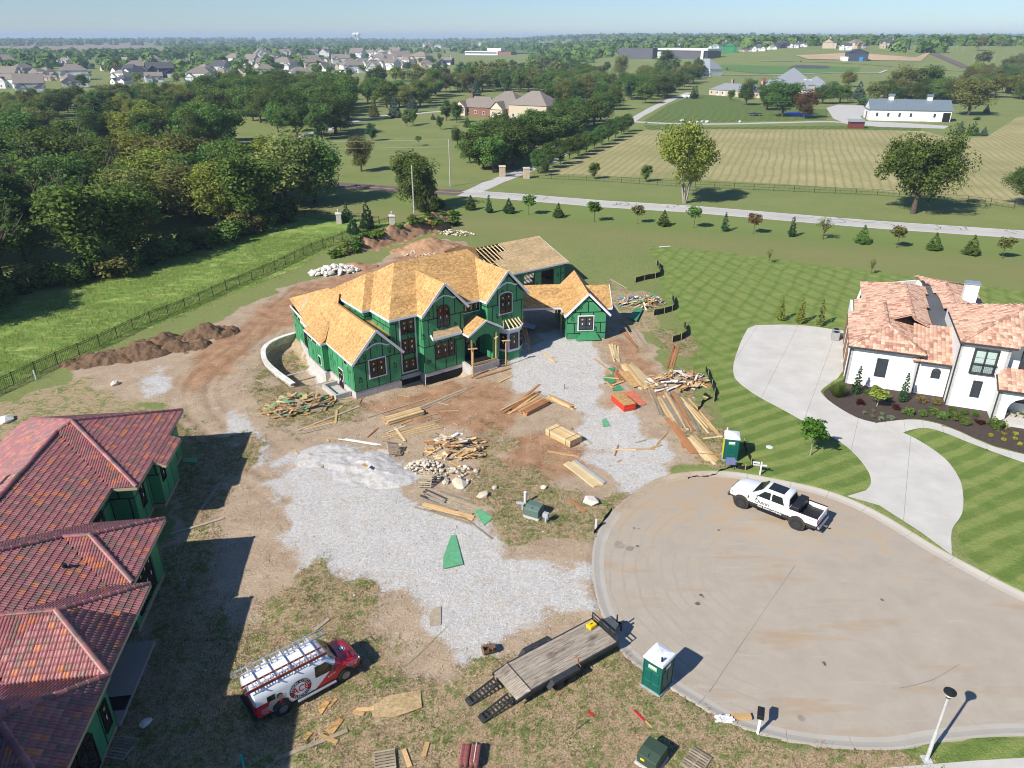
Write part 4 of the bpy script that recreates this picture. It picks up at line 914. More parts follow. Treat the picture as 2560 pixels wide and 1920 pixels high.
for q in ([(.02, 11.1), (.02, 7.0)], [(.87, 7.0), (.87, 3.2), (.02, 3.2), (.02, -.02), (-1.6, -.02), (-1.58, -3.9)], [(2.87, -3.88), (2.87, -9.84), (1.47, -9.84)], [(3.82, -10), (3.82, -16.34)], [(3.88, -16.36), (3.88, -22.5)]):
    board(HR, 'fascia', [(a, t, (E0 if a < .5 or a > 1 else E0 - k4 * .85) - .02) for a, t in q], .2, .04, m_fasc)
for p0, p1 in (((-.55, .5), (-.55, 3.3)), ((-.55, 3.3), (.2, 3.3)), ((.2, 3.3), (.2, 6.9)), ((.2, 6.9), (-.55, 6.9)), ((-.55, 6.9), (-.55, 10.6)), ((-.55, 10.6), (-11, 10.6)), ((-2.1, .5), (-.55, .5)), ((-2.1, -4.4), (-2.1, .5)), ((2.3, -4.4), (-2.1, -4.4)), ((2.3, -9.4), (2.3, -4.4)), ((0.2, -9.4), (2.3, -9.4)), ((0.0, -15.6), (0.0, -9.4)), ((3.3, -15.9), (0.0, -15.9)), ((3.3, -22), (3.3, -15.9)), ((-11, -22), (3.3, -22)), ((-11, 10.6), (-11, -22))):
    w_ = Wall(HR, p0, p1, .35, 3.78, letter=False, ph=2.4)
    if p0 == (-.55, .5): w_.window(.9, 1.7, 1.3, 3.2, 1, 3, 2, 0)
    if p0 == (.2, 3.3): w_.window(.4, 1.2, 1.9, 3.2, 1, 3, 2, 0)
    if p0 == (2.3, -9.4): w_.window(.6, 3.4, .7, 3.2, 4, 4, 2, 0)
    if p0 == (-2.1, -4.4): w_.window(.8, 3.4, .4, 3.0, 3, 3, 2, 0)
    if p0 == (3.3, -22): w_.window(1.0, 3.9, .4, 3.0, 2, 3, 2, 0, arch=.8, stickers=False); w_.window(5.0, 5.7, .9, 2.5, 1, 3, 2, 0)
fb = MB()
for q in ([(-.58, .47), (-.58, 3.27), (.17, 3.27), (.17, 6.93), (-.58, 6.93), (-.58, 10.5), (-11, 10.5), (-11, -22), (3.27, -22), (3.27, -15.93), (-.03, -15.93), (-.03, -9.37), (2.27, -9.37), (2.27, -4.43), (-2.13, -4.43), (-2.13, .47)],): fb.prism(q, -.4, .33)
fb.build('foundation', mat('buff_concrete', (.40, .31, .2), .9), HR)
MB().b2((-.02, -15.85, -.3), (3.4, -10.3, .22)).build('porch_slab', mat('smooth_slab', (.34, .31, .27), .6, var=.1, scale=.8), HR); MB().b2((1.9, -15.0, .225), (3.35, -14.1, .235)).build('slab_tarp', mat('dark_tarp', (.02, .02, .03), .4), HR)
MB().lathe([(.12, 0), (.12, .32)], 12, (-.6, -9.2, em2(-.6, -9.2) - .05)).build('vent_pipe', m_tar2, HR)
for p0, p1 in (((-9, -21.7), (1.55, -21.7)), ((1.55, -34), (1.55, -21.7)), ((-9, -34), (1.55, -34))): Wall(HR, p0, p1, .35, 9.5, letter=False, ph=2.74)
MB().loft([[(-9.4, -34.4, 9.6), (1.75, -34.4, 9.6), (1.75, -21.5, 9.6), (-9.4, -21.5, 9.6)], [(-7, -32, 10.3), (-.8, -32, 10.3), (-.8, -24, 10.3), (-7, -24, 10.3)]]).build('upper_roof', RT[0], HR)
m_vent = mat('roof_vent_dark', (.03, .028, .03), .6)
for t in (-1.5, -4.2, -6.8): MB().ext([(s_, t_, wp(s_, t_) + .06) for s_, t_ in ((-7.0, t), (-7.3, t), (-7.3, t + 1.1), (-7.0, t + 1.1))], (-.01, 0, .03)).build('roof_vent', m_vent, HR)

# ================================================================ WHITE STUCCO HOUSE (right)
TW, OW = R(-22), (32.24, 64.65)
HW = thing('white_stucco_house', 'white stucco house with peach clay tile roofs and chimney beside the long driveway', 'house', (*OW, 0), TW)
bpy.context.view_layer.update()
WT = [tmat('clay_peach', (.50, .295, .21), .75, .2), tmat('clay_pale', (.56, .385, .285), .75, .2), tmat('clay_rust', (.35, .185, .135), .75, .2), tmat('clay_sand', (.48, .365, .25), .75, .2)]; WWT = [.42, .27, .17, .14]
m_stucco = mat('white_stucco', (.78, .77, .74), .9, var=.05, scale=.8, jitter=0, bmp=.2); m_bronze = mat('bronze_gutter', (.05, .05, .05), .4, jitter=0)
m_curt = mat('pale_curtain', (.40, .50, .46), .8, var=.2, scale=8, jitter=0)
k = .42
wA = lambda ev, s0: (lambda s, t: ev + k * (s - s0))
def hip(ev, s0, s1, t0, t1, front=True, back=True, kk=k):
    """planes and cap lines of a hip roof on a rectangle, ridge along the longer side t"""
    hw = (s1 - s0) / 2; c = (s0 + s1) / 2; z = ev + kk * hw; a = t0 + hw if front else t0; d = t1 - hw if back else t1
    PL = [[(s0, t0, ev), (c, a, z), (c, d, z), (s0, t1, ev)], [(s1, t0, ev), (c, a, z), (c, d, z), (s1, t1, ev)]]; LN = [((c, a, z), (c, d, z))]
    if front: PL.append([(s0, t0, ev), (s1, t0, ev), (c, a, z)]); LN += [((s0, t0, ev), (c, a, z)), ((s1, t0, ev), (c, a, z))]
    if back: PL.append([(s0, t1, ev), (s1, t1, ev), (c, d, z)]); LN += [((s0, t1, ev), (c, d, z)), ((s1, t1, ev), (c, d, z))]
    return PL, LN
PL, LN = [], []
def add(*a, **kw):
    p, l = hip(*a, **kw); PL.extend(p); LN.extend([(tuple(Vector(x) + Vector((0, 0, .04))), tuple(Vector(y) + Vector((0, 0, .04)))) for x, y in l])
add(4.0, -.27, 6.3, -.05, 10.2, back=False)                                      # front garage wing
PL += [[(.4, 9.6, 4.0), (5.2, 9.6, 6.02), (5.2, 5.6, 6.02), (3.2, 5.6, 5.2), (1.2, 9.6, 4.35)]]
p2 = [(.4, 9.6), (1.1, 14.6), (1.2, 21.1)]
PL += [[(.4, 9.5, 4.0), (5.2, 9.5, 6.02), (5.2, 16.0, 6.02), (4.6, 16.6, 5.75), (.4, 14.6, 4.0)], [(1.1, 14.5, 4.28), (5.2, 14.5, 6.02), (5.2, 16.2, 6.02), (1.1, 21.1, 4.28)], [(1.1, 21.1, 4.28), (5.2, 16.2, 6.02), (9.0, 21.1, 4.28)], [(5.2, 4.2, 6.02), (5.2, 16.2, 6.02), (7.6, 19.5, 5.0), (7.0, 10.5, 5.25), (6.6, 4.2, 5.43)]]
LN += [((5.2, 4.2, 6.06), (5.2, 16.2, 6.06)), ((5.2, 16.2, 6.06), (1.1, 21.1, 4.3))]
PL += [[(5.3, .0, 3.4), (8.8, .0, 3.4), (8.8, 4.6, 5.33), (5.3, 4.6, 5.33)]]                # link roof, 1 storey
PL += [[(9.05, 9.0, 5.24), (9.7, 9.0, 5.5), (9.7, 20.5, 5.5), (7.2, 25.9, 4.5), (8.3, 20.8, 4.94)], [(13.4, 9.0, 4.0), (9.7, 9.0, 5.5), (9.7, 20.5, 5.5), (13.4, 24.5, 4.0)], [(7.2, 25.9, 4.3), (13.4, 25.9, 4.0), (9.7, 20.5, 5.5)]]
LN += [((9.7, 9.0, 5.54), (9.7, 20.5, 5.54)), ((9.7, 20.5, 5.54), (7.2, 25.9, 4.34))]
PL += [[(8.4, -1.6, 6.3), (12.7, -1.6, 6.3), (10.55, .55, 7.2)], [(8.4, -1.6, 6.3), (10.55, .55, 7.2), (13.6, 3.6, 8.48), (13.6, 4.4, 8.48), (8.4, 9.6, 6.3)], [(12.7, -1.6, 6.3), (10.55, .55, 7.2), (13.6, 3.6, 8.48), (18, 3.6, 8.48), (18, -.4, 6.8), (13.9, -.4, 6.8)][0:4] + [(18, -.6, 6.72), (13.7, -.6, 6.72)], [(13.6, 4.4, 8.48), (18, 4.4, 8.48), (18, 9.6, 6.3), (8.4, 9.6, 6.3)]]
LN += [((8.4, -1.6, 6.34), (13.6, 3.6, 8.52)), ((12.7, -1.6, 6.34), (10.55, .55, 7.24)), ((13.6, 4.0, 8.52), (18, 4.0, 8.52))]
PL += [[(11.7, -3.7, 3.2), (17, -3.7, 3.2), (17, -1.2, 4.25), (12.4, -1.2, 4.25), (11.7, -1.9, 3.95)]]
tile_roof(HW, PL, WT, WWT, W=.34, Ex=.40, hump=.05, nh=1)
ridge_caps(HW, LN, WT, r=.14, wts=[.4, .2, .3, .1])
MB().prism([(6.2, 4.0), (9.6, 4.0), (9.6, 21.5), (7.3, 20.5), (6.4, 10.2)], 3.9, 4.8).build('flat_roof', mat('grey_membrane', (.115, .12, .125), .8, var=.1, scale=.5), HW)
W1 = dict(panels=False, base=m_stucco, thick=.25)
wa = Wall(HW, (0, .35), (5.85, .35), 0, 3.95, **W1); wa.window(2.45, 3.3, 1.25, 3.0, 1, 3, 1, .06, stickers=False, mtrim=m_bronze, mframe=m_bronze, mglass=m_glassb)
ar = MB(); pts = [(1.6, .1), (1.6, 2.9)] + [(3.0 + 1.4 * math.cos(t), 2.9 + .75 * math.sin(t)) for t in np.linspace(math.pi, 0, 9)] + [(4.4, 2.9), (4.4, .1)]
for (a, z), (c, zz) in zip(pts, pts[1:]): ar.bar(wa.P(a, z, .012), wa.P(c, zz, .012), .03, .03)
ar.build('blind_arch', mat('stucco_groove', (.52, .50, .47), .9, jitter=0), HW)
wg = Wall(HW, (0, 15.0), (0, .35), 0, 3.95, **W1)
for u in (1.2, 5.4, 9.6): wg.window(u, u + 3.2, .05, 2.5, 4, 4, 1, .1, stickers=False, name='garage_door', mframe=mat('garage_brown', (.20, .12, .075), .6), mglass=mat('garage_brown', (.2, .12, .07)), mtrim=m_trim)
wb = Wall(HW, (5.85, .42), (8.55, .42), 0, 3.35, **W1); wb.window(1.3, 1.95, 1.85, 2.75, 1, 2, 1, .05, arch=.3, stickers=False, mtrim=m_bronze, mframe=m_bronze, mglass=m_glassb)
Wall(HW, (8.55, 9), (8.55, -1.3), 0, 6.2, **W1); Wall(HW, (5.85, .35), (5.85, .42), 0, 3.9, **W1)
wc = Wall(HW, (8.55, -1.3), (12.4, -1.3), 0, 6.2, **W1); wc.window(1.15, 2.95, 3.5, 5.75, 2, 3, 1, .08, stickers=False, name='french_window', mframe=m_bronze, mtrim=m_bronze, mglass=m_curt, fr=.12); wc.window(1.7, 2.35, 1.25, 2.75, 1, 3, 1, .05, stickers=False, mframe=m_bronze, mtrim=m_bronze, mglass=m_glassb)
rl = MB(); wc.bx(rl, 1.05, 3.05, 4.45, 4.5, .1, .3); wc.bx(rl, 1.05, 3.05, 3.55, 3.6, .1, .3)
for i in range(15): wc.bx(rl, 1.08 + i * .135, 1.1 + i * .135, 3.6, 4.45, .26, .29)
rl.build('balcony_rail', m_bronze, HW)
Wall(HW, (12.4, -1.3), (12.4, 0), 0, 6.2, **W1); wd = Wall(HW, (12.4, 0), (18, 0), 0, 6.6, **W1); wd.window(1.2, 2.4, 4.0, 5.6, 1, 3, 2, .06, stickers=False, mframe=m_bronze, mtrim=m_bronze, mglass=m_glassb)
Wall(HW, (11.9, -1.3), (11.9, -3.4), 0, 3.15, **W1)
pa = [(0, 0), (.9, 0), (.9, 1.5)] + [(2.4 + 1.5 * math.cos(t), 1.5 + 1.1 * math.sin(t)) for t in np.linspace(math.pi, 0, 9)] + [(3.9, 1.5), (3.9, 0), (5, 0), (5, 3.15), (0, 3.15)]
Wall(HW, (11.9, -3.4), (16.9, -3.4), 0, 3.15, poly=pa, **W1); wi = Wall(HW, (12.2, -1.0), (17, -1.0), 0, 3.15, **W1); wi.window(.9, 3.8, 1.2, 2.3, 3, 2, 1, .07, stickers=False, mframe=m_bronze, mtrim=m_bronze, mglass=m_glassb)
MB().b2((12.0, -3.9, -.1), (17, -.95, .3)).build('porch_floor', m_conc, HW)
for q in ([(0.05, 22), (.05, 15)],): pass
Wall(HW, (1.3, 20.8), (.6, 15.0), 0, 4.1, **W1); Wall(HW, (7.4, 25.5), (1.3, 20.8), 0, 4.1, **W1); Wall(HW, (13.2, 24), (7.4, 25.5), 0, 4.1, **W1); Wall(HW, (13.2, 9), (13.2, 24), 0, 4.1, **W1); Wall(HW, (18, 9.4), (8.6, 9.4), 0, 6.2, **W1)
for nm, q in (('gutter', [(-.28, 10, 3.98), (-.28, -.08, 3.98), (6.32, -.08, 3.98)]), ('gutter', [(5.9, -.03, 3.38), (8.5, -.03, 3.38)]), ('gutter', [(8.36, 7, 6.28), (8.36, -1.64, 6.28), (12.74, -1.64, 6.28)]), ('gutter', [(11.66, -1.9, 3.9), (11.66, -3.74, 3.18), (17, -3.74, 3.18)])): board(HW, nm, q, .12, .11, m_bronze)
for s_, t_, z0, z1 in ((-.06, .28, 0, 3.95), (5.9, .3, 0, 3.9), (8.5, -.0, 0, 3.3), (8.48, -1.36, 0, 6.2), (11.82, -3.46, 0, 3.1)): MB().b2((s_ - .045, t_ - .045, z0), (s_ + .045, t_ + .045, z1)).build('downpipe', m_bronze, HW)
ch = MB().b2((10.9, 16.0, 3.8), (12.2, 17.0, 6.75)).build('chimney', m_stucco, HW); MB().b2((10.82, 15.92, 6.75), (12.28, 17.08, 6.9)).build('chimney_cap', mat('lead_cap', (.38, .42, .46), .4, metal=.4), ch)
for t in (10.6, 11.6):
    ac = thing('air_conditioner', 'grey outdoor air conditioning unit against the white house, %s' % ('nearer the driveway' if t < 11 else 'farther from the driveway'), 'air conditioner', frame(TW, OW)(-.9, t + 1.7), TW, 'air conditioners by the garage wing')
    MB().b2((-.4, -.4, .05), (.4, .4, .9)).build('cabinet', mat('ac_grey', (.28, .28, .27), .5), ac, bevel=.03); MB().lathe([(.3, .9), (.3, .93), (.05, .95)], 14).build('fan_grille', m_frame, ac)

# ================================================================ VEHICLES AND SITE EQUIPMENT
m_tyre = mat('tyre_rubber', (.025, .024, .023), .85, jitter=0); m_chrome = mat('rim_steel', (.35, .35, .36), .35, metal=.7, jitter=0); m_blackp = mat('black_plastic', (.018, .018, .02), .5, jitter=0)
m_blackm = mat('black_painted_steel', (.035, .036, .04), .55, var=.4, scale=6, jitter=.1); m_alu = mat('aluminium', (.55, .56, .58), .35, metal=.6, jitter=.05)
m_carglass = glass('vehicle_glass', (.018, .022, .022), .05); m_redp = mat('print_red', (.55, .02, .03), .5, jitter=0); m_whitep = mat('print_white', (.78, .78, .78), .5, jitter=0); m_blkp = mat('print_black', (.012, .012, .014), .5, jitter=0)
def wheel(parent, c, r, w, rimm=None, spokes=6, hub=None):
    t = MB(); t.lathe([(r * .62, -w / 2), (r * .9, -w / 2), (r, -w * .32), (r, w * .32), (r * .9, w / 2), (r * .62, w / 2), (r * .6, 0), (r * .62, -w / 2)], 24, axis='y', cap=False); o = t.build('wheel', m_tyre, parent, smooth=True); o.location = c
    s = MB(); sg = 1 if c[1] > 0 else -1
    s.lathe([(r * .62, sg * w * .42), (r * .56, sg * w * .30), (r * .1, sg * w * .26), (r * .02, sg * w * .26)], 20, axis='y')
    for k_ in range(spokes):
        a = 2 * math.pi * k_ / spokes; s.bar((r * .1 * math.cos(a), sg * w * .36, r * .1 * math.sin(a)), (r * .58 * math.cos(a), sg * w * .40, r * .58 * math.sin(a)), .05, .045, up=(0, 1, 0))
    s.lathe([(r * .16, sg * w * .3), (r * .15, sg * w * .42), (r * .02, sg * w * .42)], 12, axis='y')
    stuff(s.build('rim', rimm or m_chrome, o)); return o
def paint(name, fn, rough=.28):
    m, n, b = nodes(name); s_ = N(n, 'SeparateXYZ'); n.links.new(objco(n), s_.inputs[0]); setc(n, b, fn(n, *s_.outputs)); b.inputs['Roughness'].default_value = rough; b.inputs['Coat Weight'].default_value = .4; b.inputs['Coat Roughness'].default_value = .1; return m
gt = lambda n, a, c: mth(n, 'GREATER_THAN', a, c)
# ---- service van
vr, vf = Vector((-11.37, 26.24, 0)), Vector((-8.72, 28.38, 0)); ang = math.atan2((vf - vr).y, (vf - vr).x); vc = (vr + vf) / 2 + Vector((-math.sin(ang), math.cos(ang), 0)) * .93; vc.z = gz_at(vc.x, vc.y)
VAN = thing('service_van', 'red and white electrician van with ladders on its roof rack', 'van', vc, ang)
m_van = paint('van_livery', lambda n, x, y, z: mix(n, mth(n, 'MAXIMUM', gt(n, x, mth(n, 'MULTIPLY_ADD', z, 1.25, -.62)), mth(n, 'MULTIPLY', mth(n, 'LESS_THAN', x, -2.25), mth(n, 'LESS_THAN', z, 1.3))), (.74, .76, .79), (.52, .012, .028)))
def vsec(x, zb, zt, wb, wt, belt): return [(x, sg * a, z) for sg, L in ((-1, ((wb * .9, zb), (wb, zb + .12), (wb, belt), (wt + .05, zt - .16), (wt - .06, zt - .03), (wt - .35, zt))), ) for a, z in L] + [(x, a, z) for a, z in ((wt - .35, zt), (wt - .06, zt - .03), (wt + .05, zt - .16), (wb, belt), (wb, zb + .12), (wb * .9, zb))]
mb = MB(); mb.loft([vsec(-3.0, .55, 1.9, .9, .76, 1.5), vsec(-2.93, .45, 2.06, .97, .84, 1.6), vsec(-1.2, .42, 2.12, 1.0, .88, 1.65), vsec(.5, .42, 2.12, 1.0, .88, 1.6), vsec(.88, .42, 2.06, 1.0, .84, 1.45), vsec(1.56, .42, 1.33, 1.0, .86, 1.15), vsec(2.2, .44, 1.22, .98, .84, 1.02), vsec(2.55, .46, 1.08, .93, .78, .9), vsec(2.68, .55, .9, .85, .7, .78)])
mb.build('body', m_van, VAN, smooth=True)
g = MB(); g.face([(.93, -.74, 2.02), (1.5, -.83, 1.40), (1.6, 0, 1.42), (1.5, .83, 1.40), (.93, .74, 2.02), (.98, 0, 2.06)]); o = g.build('windscreen', m_carglass, VAN); o.location = (.03, 0, .035)
for sg in (-1, 1):
    MB().ext([(.1, sg * .9, 1.24), (1.12, sg * .9, 1.22), (1.2, sg * .9, 1.30), (1.1, sg * .9, 1.46), (.1, sg * .9, 1.52)], (0, sg * .118, 0)).ext([(.1, sg * .9, 1.52), (1.08, sg * .9, 1.46), (.74, sg * .86, 1.86), (.14, sg * .86, 1.9)], (0, sg * .125, 0)).build('side_window', m_carglass, VAN)
    MB().box((1.05, sg * 1.12, 1.42), (.12, .22, .26)).build('mirror', m_blackp, VAN, bevel=.03)
    MB().b2((-.95, sg * .93, .33), (1.15, sg * 1.1, .42)).build('running_board', m_alu, VAN, bevel=.02)
    for x in (-1.705, 1.705):
        wheel(VAN, (x, sg * .91, .38), .38, .25)
        q = MB(); q.lathe([(.47, sg * .985), (.47, sg * 1.004), (.02, sg * 1.004)], 24, (x, 0, .42), 'y'); q.build('wheel_arch', m_blackp, VAN)
    MB().box((-2.96, sg * .86, 1.25), (.07, .14, .38)).build('tail_light', mat('tail_red', (.35, .01, .015), .3, jitter=0), VAN); MB().box((2.62, sg * .72, .86), (.1, .26, .18)).build('headlight', mat('lamp_glass', (.6, .6, .56), .15, jitter=0), VAN, bevel=.03)
MB().b2((-2.4, -1.012, 1.3), (-2.0, -.99, 1.62)).build('side_window', m_carglass, VAN)
MB().box((2.68, 0, .55), (.16, 1.8, .24)).build('front_bumper', m_blackp, VAN, bevel=.04); MB().box((-3.04, 0, .5), (.2, 1.9, .2)).build('rear_bumper', m_blackp, VAN, bevel=.03); MB().box((2.655, 0, .82), (.06, 1.0, .2)).build('grille', m_blackp, VAN)
for x in (-2.6, -1.75, -.9, -.1, .55): MB().bar((x, -.98, 2.22), (x, .98, 2.22), .05, .05).bar((x, -.86, 2.05), (x, -.86, 2.22), .04, .04).bar((x, .86, 2.05), (x, .86, 2.22), .04, .04).build('rack_bar', m_trim, VAN)
SY = -1.006; at = lambda cx, cz, k_=0: (lambda x, y: (cx + x, SY - .002 * k_, cz + y))
def disc(name, cx, cz, r, m, k_, n_=28, ry=None): return MB().face([(cx + r * math.cos(t), SY - .002 * k_, cz + (ry or r) * math.sin(t)) for t in np.linspace(0, 2 * math.pi, n_ + 1)[:-1]]).build(name, m, VAN, fix=False)
cx, cz = -.72, 1.1
disc('logo_ring', cx, cz, .60, m_whitep, 1); disc('logo_ring', cx, cz, .575, m_blkp, 2); disc('logo_disc', cx, cz, .38, m_whitep, 3)
tx = MB(); put_text(tx, 'ACE', at(cx, cz - .01, 5), .40, 0, .025, .82); stuff(tx.build('lettering', m_redp, VAN, fix=False))
tx = MB()
def arc(s, r, mid_, span, flip, h):
    for i, ch in enumerate(s):
        a = mid_ + (i - (len(s) - 1) / 2) / (len(s) - 1) * span * (1 if flip else -1)
        if ch != ' ': put_text(tx, ch, lambda x, y, a=a: at(cx, cz, 5)(r * math.cos(a) + x, r * math.sin(a) + y), h, a - math.pi / 2 + (math.pi if flip else 0), .018)
arc('ARROW CIRCLE', .475, math.pi / 2, 2.75, False, .135); arc('ELECTRIC', .475, -math.pi / 2, 1.7, True, .125)
put_text(tx, 'A.rrow', at(.95, .93, 1), .11, .25, .01); put_text(tx, '913 595 0886', at(1.75, 1.0, 1), .085, .22, .01) if False else 0
for i, s in enumerate(('ELECTRIC.COM', '913 595 5588', '816 373 4688')): put_text(tx, s, lambda x, y, i=i: (2.12 + x, -.985 - .012, 1.03 - i * .1 + y), .068, 0, .01)
for i, s in enumerate(('YOU NEED', 'AN EXPERT', 'FOR YOUR', 'HOME')): put_text(tx, s, at(-2.55, 1.0 - i * .1, 2), .06, 0, .008)
stuff(tx.build('lettering', m_whitep, VAN, fix=False))
for sx, a in ((-1, 2.6), (1, -.2)): x0, z0 = cx + sx * .475, cz - .05 - .1 * (sx < 0); stuff(MB().face([(x0 - .03, SY - .011, z0 + .16), (x0 + .05, SY - .011, z0 + .14), (x0 + .03, SY - .011, z0 - .02), (x0 + .09, SY - .011, z0 - .02), (x0 - .02, SY - .011, z0 - .16), (x0 - .08, SY - .011, z0 - .02), (x0 - .02, SY - .011, z0)]).build('logo_arrow', m_redp, VAN, fix=False))
m_skin = mat('print_skin', (.45, .25, .17), .6, jitter=0); m_jacket = mat('print_jacket', (.022, .024, .03), .6, jitter=0); px0 = -1.75
disc('swoosh_print', px0 - .2, .95, .45, m_alu, 1, ry=.42)
for nm, q, m, kk in (('portrait_jacket', [(px0 - .5, .62), (px0 - .42, .9), (px0 - .15, 1.08), (px0 + .12, 1.08), (px0 + .36, .95), (px0 + .42, .6), (px0, .5)], m_jacket, 3), ('portrait_shirt', [(px0 - .09, 1.09), (px0 + .08, 1.09), (px0 + .0, .8)], m_redp, 4)):
    MB().face([(x, SY - .002 * kk, z) for x, z in q]).build(nm, m, VAN, fix=False)
disc('portrait_hair', px0 - .01, 1.33, .145, m_blkp, 4, ry=.19); disc('portrait_face', px0 + .005, 1.27, .115, m_skin, 5, ry=.165)
for i, (r_, m) in enumerate(((.2, m_whitep), (.18, m_blkp), (.12, m_whitep))): MB().face([(2.02 + r_ * math.cos(t), r_ * math.sin(t), 1.262 + .006 * i - .145 * r_ * math.cos(t)) for t in np.linspace(0, 2 * math.pi, 17)[:-1]]).build('hood_badge', m, VAN, fix=False)
def ladder(name, label, loc, rot, L, w, mr, ms, group=None, rung=.3, rail=(.03, .09)):
    t = thing(name, label, 'ladder', loc, 0, group); t.rotation_euler = rot
    for y in (-w / 2, w / 2): MB().b2((-L / 2, y - rail[0] / 2, -rail[1] / 2), (L / 2, y + rail[0] / 2, rail[1] / 2)).build('rail', mr, t)
    x = -L / 2 + .2
    while x < L / 2: MB().bar((x, -w / 2, 0), (x, w / 2, 0), .035, .035).build('rung', ms, t); x += rung
    return t
Vf = lambda x, y, z: Vector((vc.x + x * math.cos(ang) - y * math.sin(ang), vc.y + x * math.sin(ang) + y * math.cos(ang), vc.z + z))
ladder('aluminium_ladder', 'long aluminium ladder on the far side of the van roof rack', Vf(-.95, .62, 2.31), (0, 0, ang), 4.9, .42, m_alu, m_alu)
m_redlad = mat('red_fibreglass', (.36, .085, .06), .5)
ladder('extension_ladder', 'red fibreglass extension ladder on the near side of the van roof rack', Vf(-1.2, -.62, 2.32), (R(12), 0, ang), 4.2, .46, m_redlad, m_alu); ladder('extension_ladder_section', 'upper section of the red ladder on the van, nearest the logo', Vf(-1.15, -.66, 2.43), (R(12), 0, ang), 4.3, .40, m_redlad, m_alu)
# ---- white pickup
tf, tr = Vector((16.4, 44.11, 0)), Vector((19.47, 41.52, 0)); ta = math.atan2((tf - tr).y, (tf - tr).x); tc = (tf + tr) / 2 + Vector((math.sin(ta), -math.cos(ta), 0)) * .98; tc.z = -.085
TRK = thing('pickup_truck', 'white crew cab pickup with black wheels parked on the turning circle', 'pickup truck', tc, ta)
m_trk = paint('truck_paint', lambda n, x, y, z: mix(n, mth(n, 'LESS_THAN', z, .83), (.80, .80, .80), (.05, .042, .036)))
def tsec(x, zb, zt, wb, wt, belt): return [(x, -wb * .92, zb), (x, -wb, zb + .15), (x, -wb, belt), (x, -wt, zt - .05), (x, -wt + .12, zt), (x, 0, zt + .03), (x, wt - .12, zt), (x, wt, zt - .05), (x, wb, belt), (x, wb, zb + .15), (x, wb * .92, zb)]
mb = MB(); mb.loft([tsec(-1.32, .58, 1.40, 1.0, .97, 1.2), tsec(1.35, .58, 1.44, 1.0, .95, 1.2), tsec(2.2, .58, 1.42, 1.0, .92, 1.2), tsec(2.75, .6, 1.36, .98, .86, 1.15), tsec(2.92, .7, 1.2, .94, .8, 1.05)]); mb.build('body', m_trk, TRK, smooth=True, bevel=.0)
cabs = lambda x, wb, wt, z0, z1: [(x[0], -wb, z0), (x[1], -wt, z1 - .06), (x[1], -wt + .1, z1), (x[1], wt - .1, z1), (x[1], wt, z1 - .06), (x[0], wb, z0)]
mb = MB(); mb.loft([cabs((1.42, 1.40), .90, .88, 1.38, 1.46), cabs((1.30, .62), .94, .74, 1.38, 1.97), cabs((.9, .3), .965, .77, 1.38, 2.03), cabs((-.9, -.85), .965, .77, 1.38, 2.03), cabs((-1.22, -1.08), .95, .76, 1.38, 2.0), cabs((-1.31, -1.16), .92, .74, 1.38, 1.93)]); mb.build('cab', m_trk, TRK, smooth=True)
MB().face([(1.36, -.84, 1.47), (1.36, .84, 1.47), (.70, .68, 1.93), (.70, -.68, 1.93)]).build('windscreen', m_carglass, TRK).location = (.035, 0, .03)
MB().face([(-1.30, -.78, 1.45), (-1.30, .78, 1.45), (-1.17, .64, 1.9), (-1.17, -.64, 1.9)]).build('rear_window', m_carglass, TRK).location = (-.02, 0, .01)
MB().b2((-.72, -.52, 2.03), (.42, .52, 2.045)).build('sunroof', m_carglass, TRK, bevel=.005)
for sg in (-1, 1):
    for q in ([(.98, 1.44), (.52, 1.90), (.08, 1.93), (.02, 1.44)], [(-.06, 1.44), (-.02, 1.93), (-.72, 1.92), (-.98, 1.44)]):
        yy = lambda z: sg * (.967 - .195 * (z - 1.38) / .59 + .008); MB().face([(x, yy(z), z) for x, z in q]).build('side_window', m_carglass, TRK)
    MB().box((1.0, sg * 1.14, 1.46), (.14, .24, .3)).build('mirror', m_trk if sg > 0 else m_blackp, TRK, bevel=.04)
    MB().b2((-.95, sg * .96, .50), (1.1, sg * 1.1, .56)).build('running_board', m_blackp, TRK)
    for x in (-2.007, 2.007):
        wheel(TRK, (x, sg * .92, .43), .43, .30, m_blackm, 8); q = MB(); q.lathe([(.57, sg * .985), (.57, sg * 1.03), (.50, sg * 1.035), (.48, sg * 1.005), (.02, sg * 1.005)], 24, (x, 0, .52), 'y'); q.build('wheel_arch', mat('arch_flare', (.05, .042, .036), .5, jitter=0), TRK)
    MB().b2((-3.30, sg * .92, .62), (-1.34, sg * 1.0, 1.38)).build('bed_side', m_trk, TRK, bevel=.015); MB().b2((-3.29, sg * .90, 1.38), (-1.36, sg * 1.005, 1.41)).build('bed_rail', m_blackp, TRK)
    MB().b2((-3.335, sg * .84, 1.0), (-3.29, sg * 1.006, 1.33)).build('tail_light', mat('tail_red', (.35, .01, .015), .3), TRK); MB().box((2.84, sg * .78, 1.1), (.16, .3, .26)).build('headlight', mat('lamp_glass', (.6, .6, .56), .15), TRK, bevel=.03); MB().box((2.72, sg * .935, 1.1), (.12, .1, .12)).build('marker_lamp', mat('amber', (.6, .2, .02), .3, jitter=0), TRK)
    q = MB(); q.lathe([(.52, sg * .91), (.52, sg * .56), (.02, sg * .56)], 18, (-2.007, 0, .62), 'y'); q.build('wheel_well', m_blackp, TRK)
    MB().box((1.55, sg * 1.003, 1.15), (.1, .01, .22)).build('fender_vent', m_blackp, TRK)
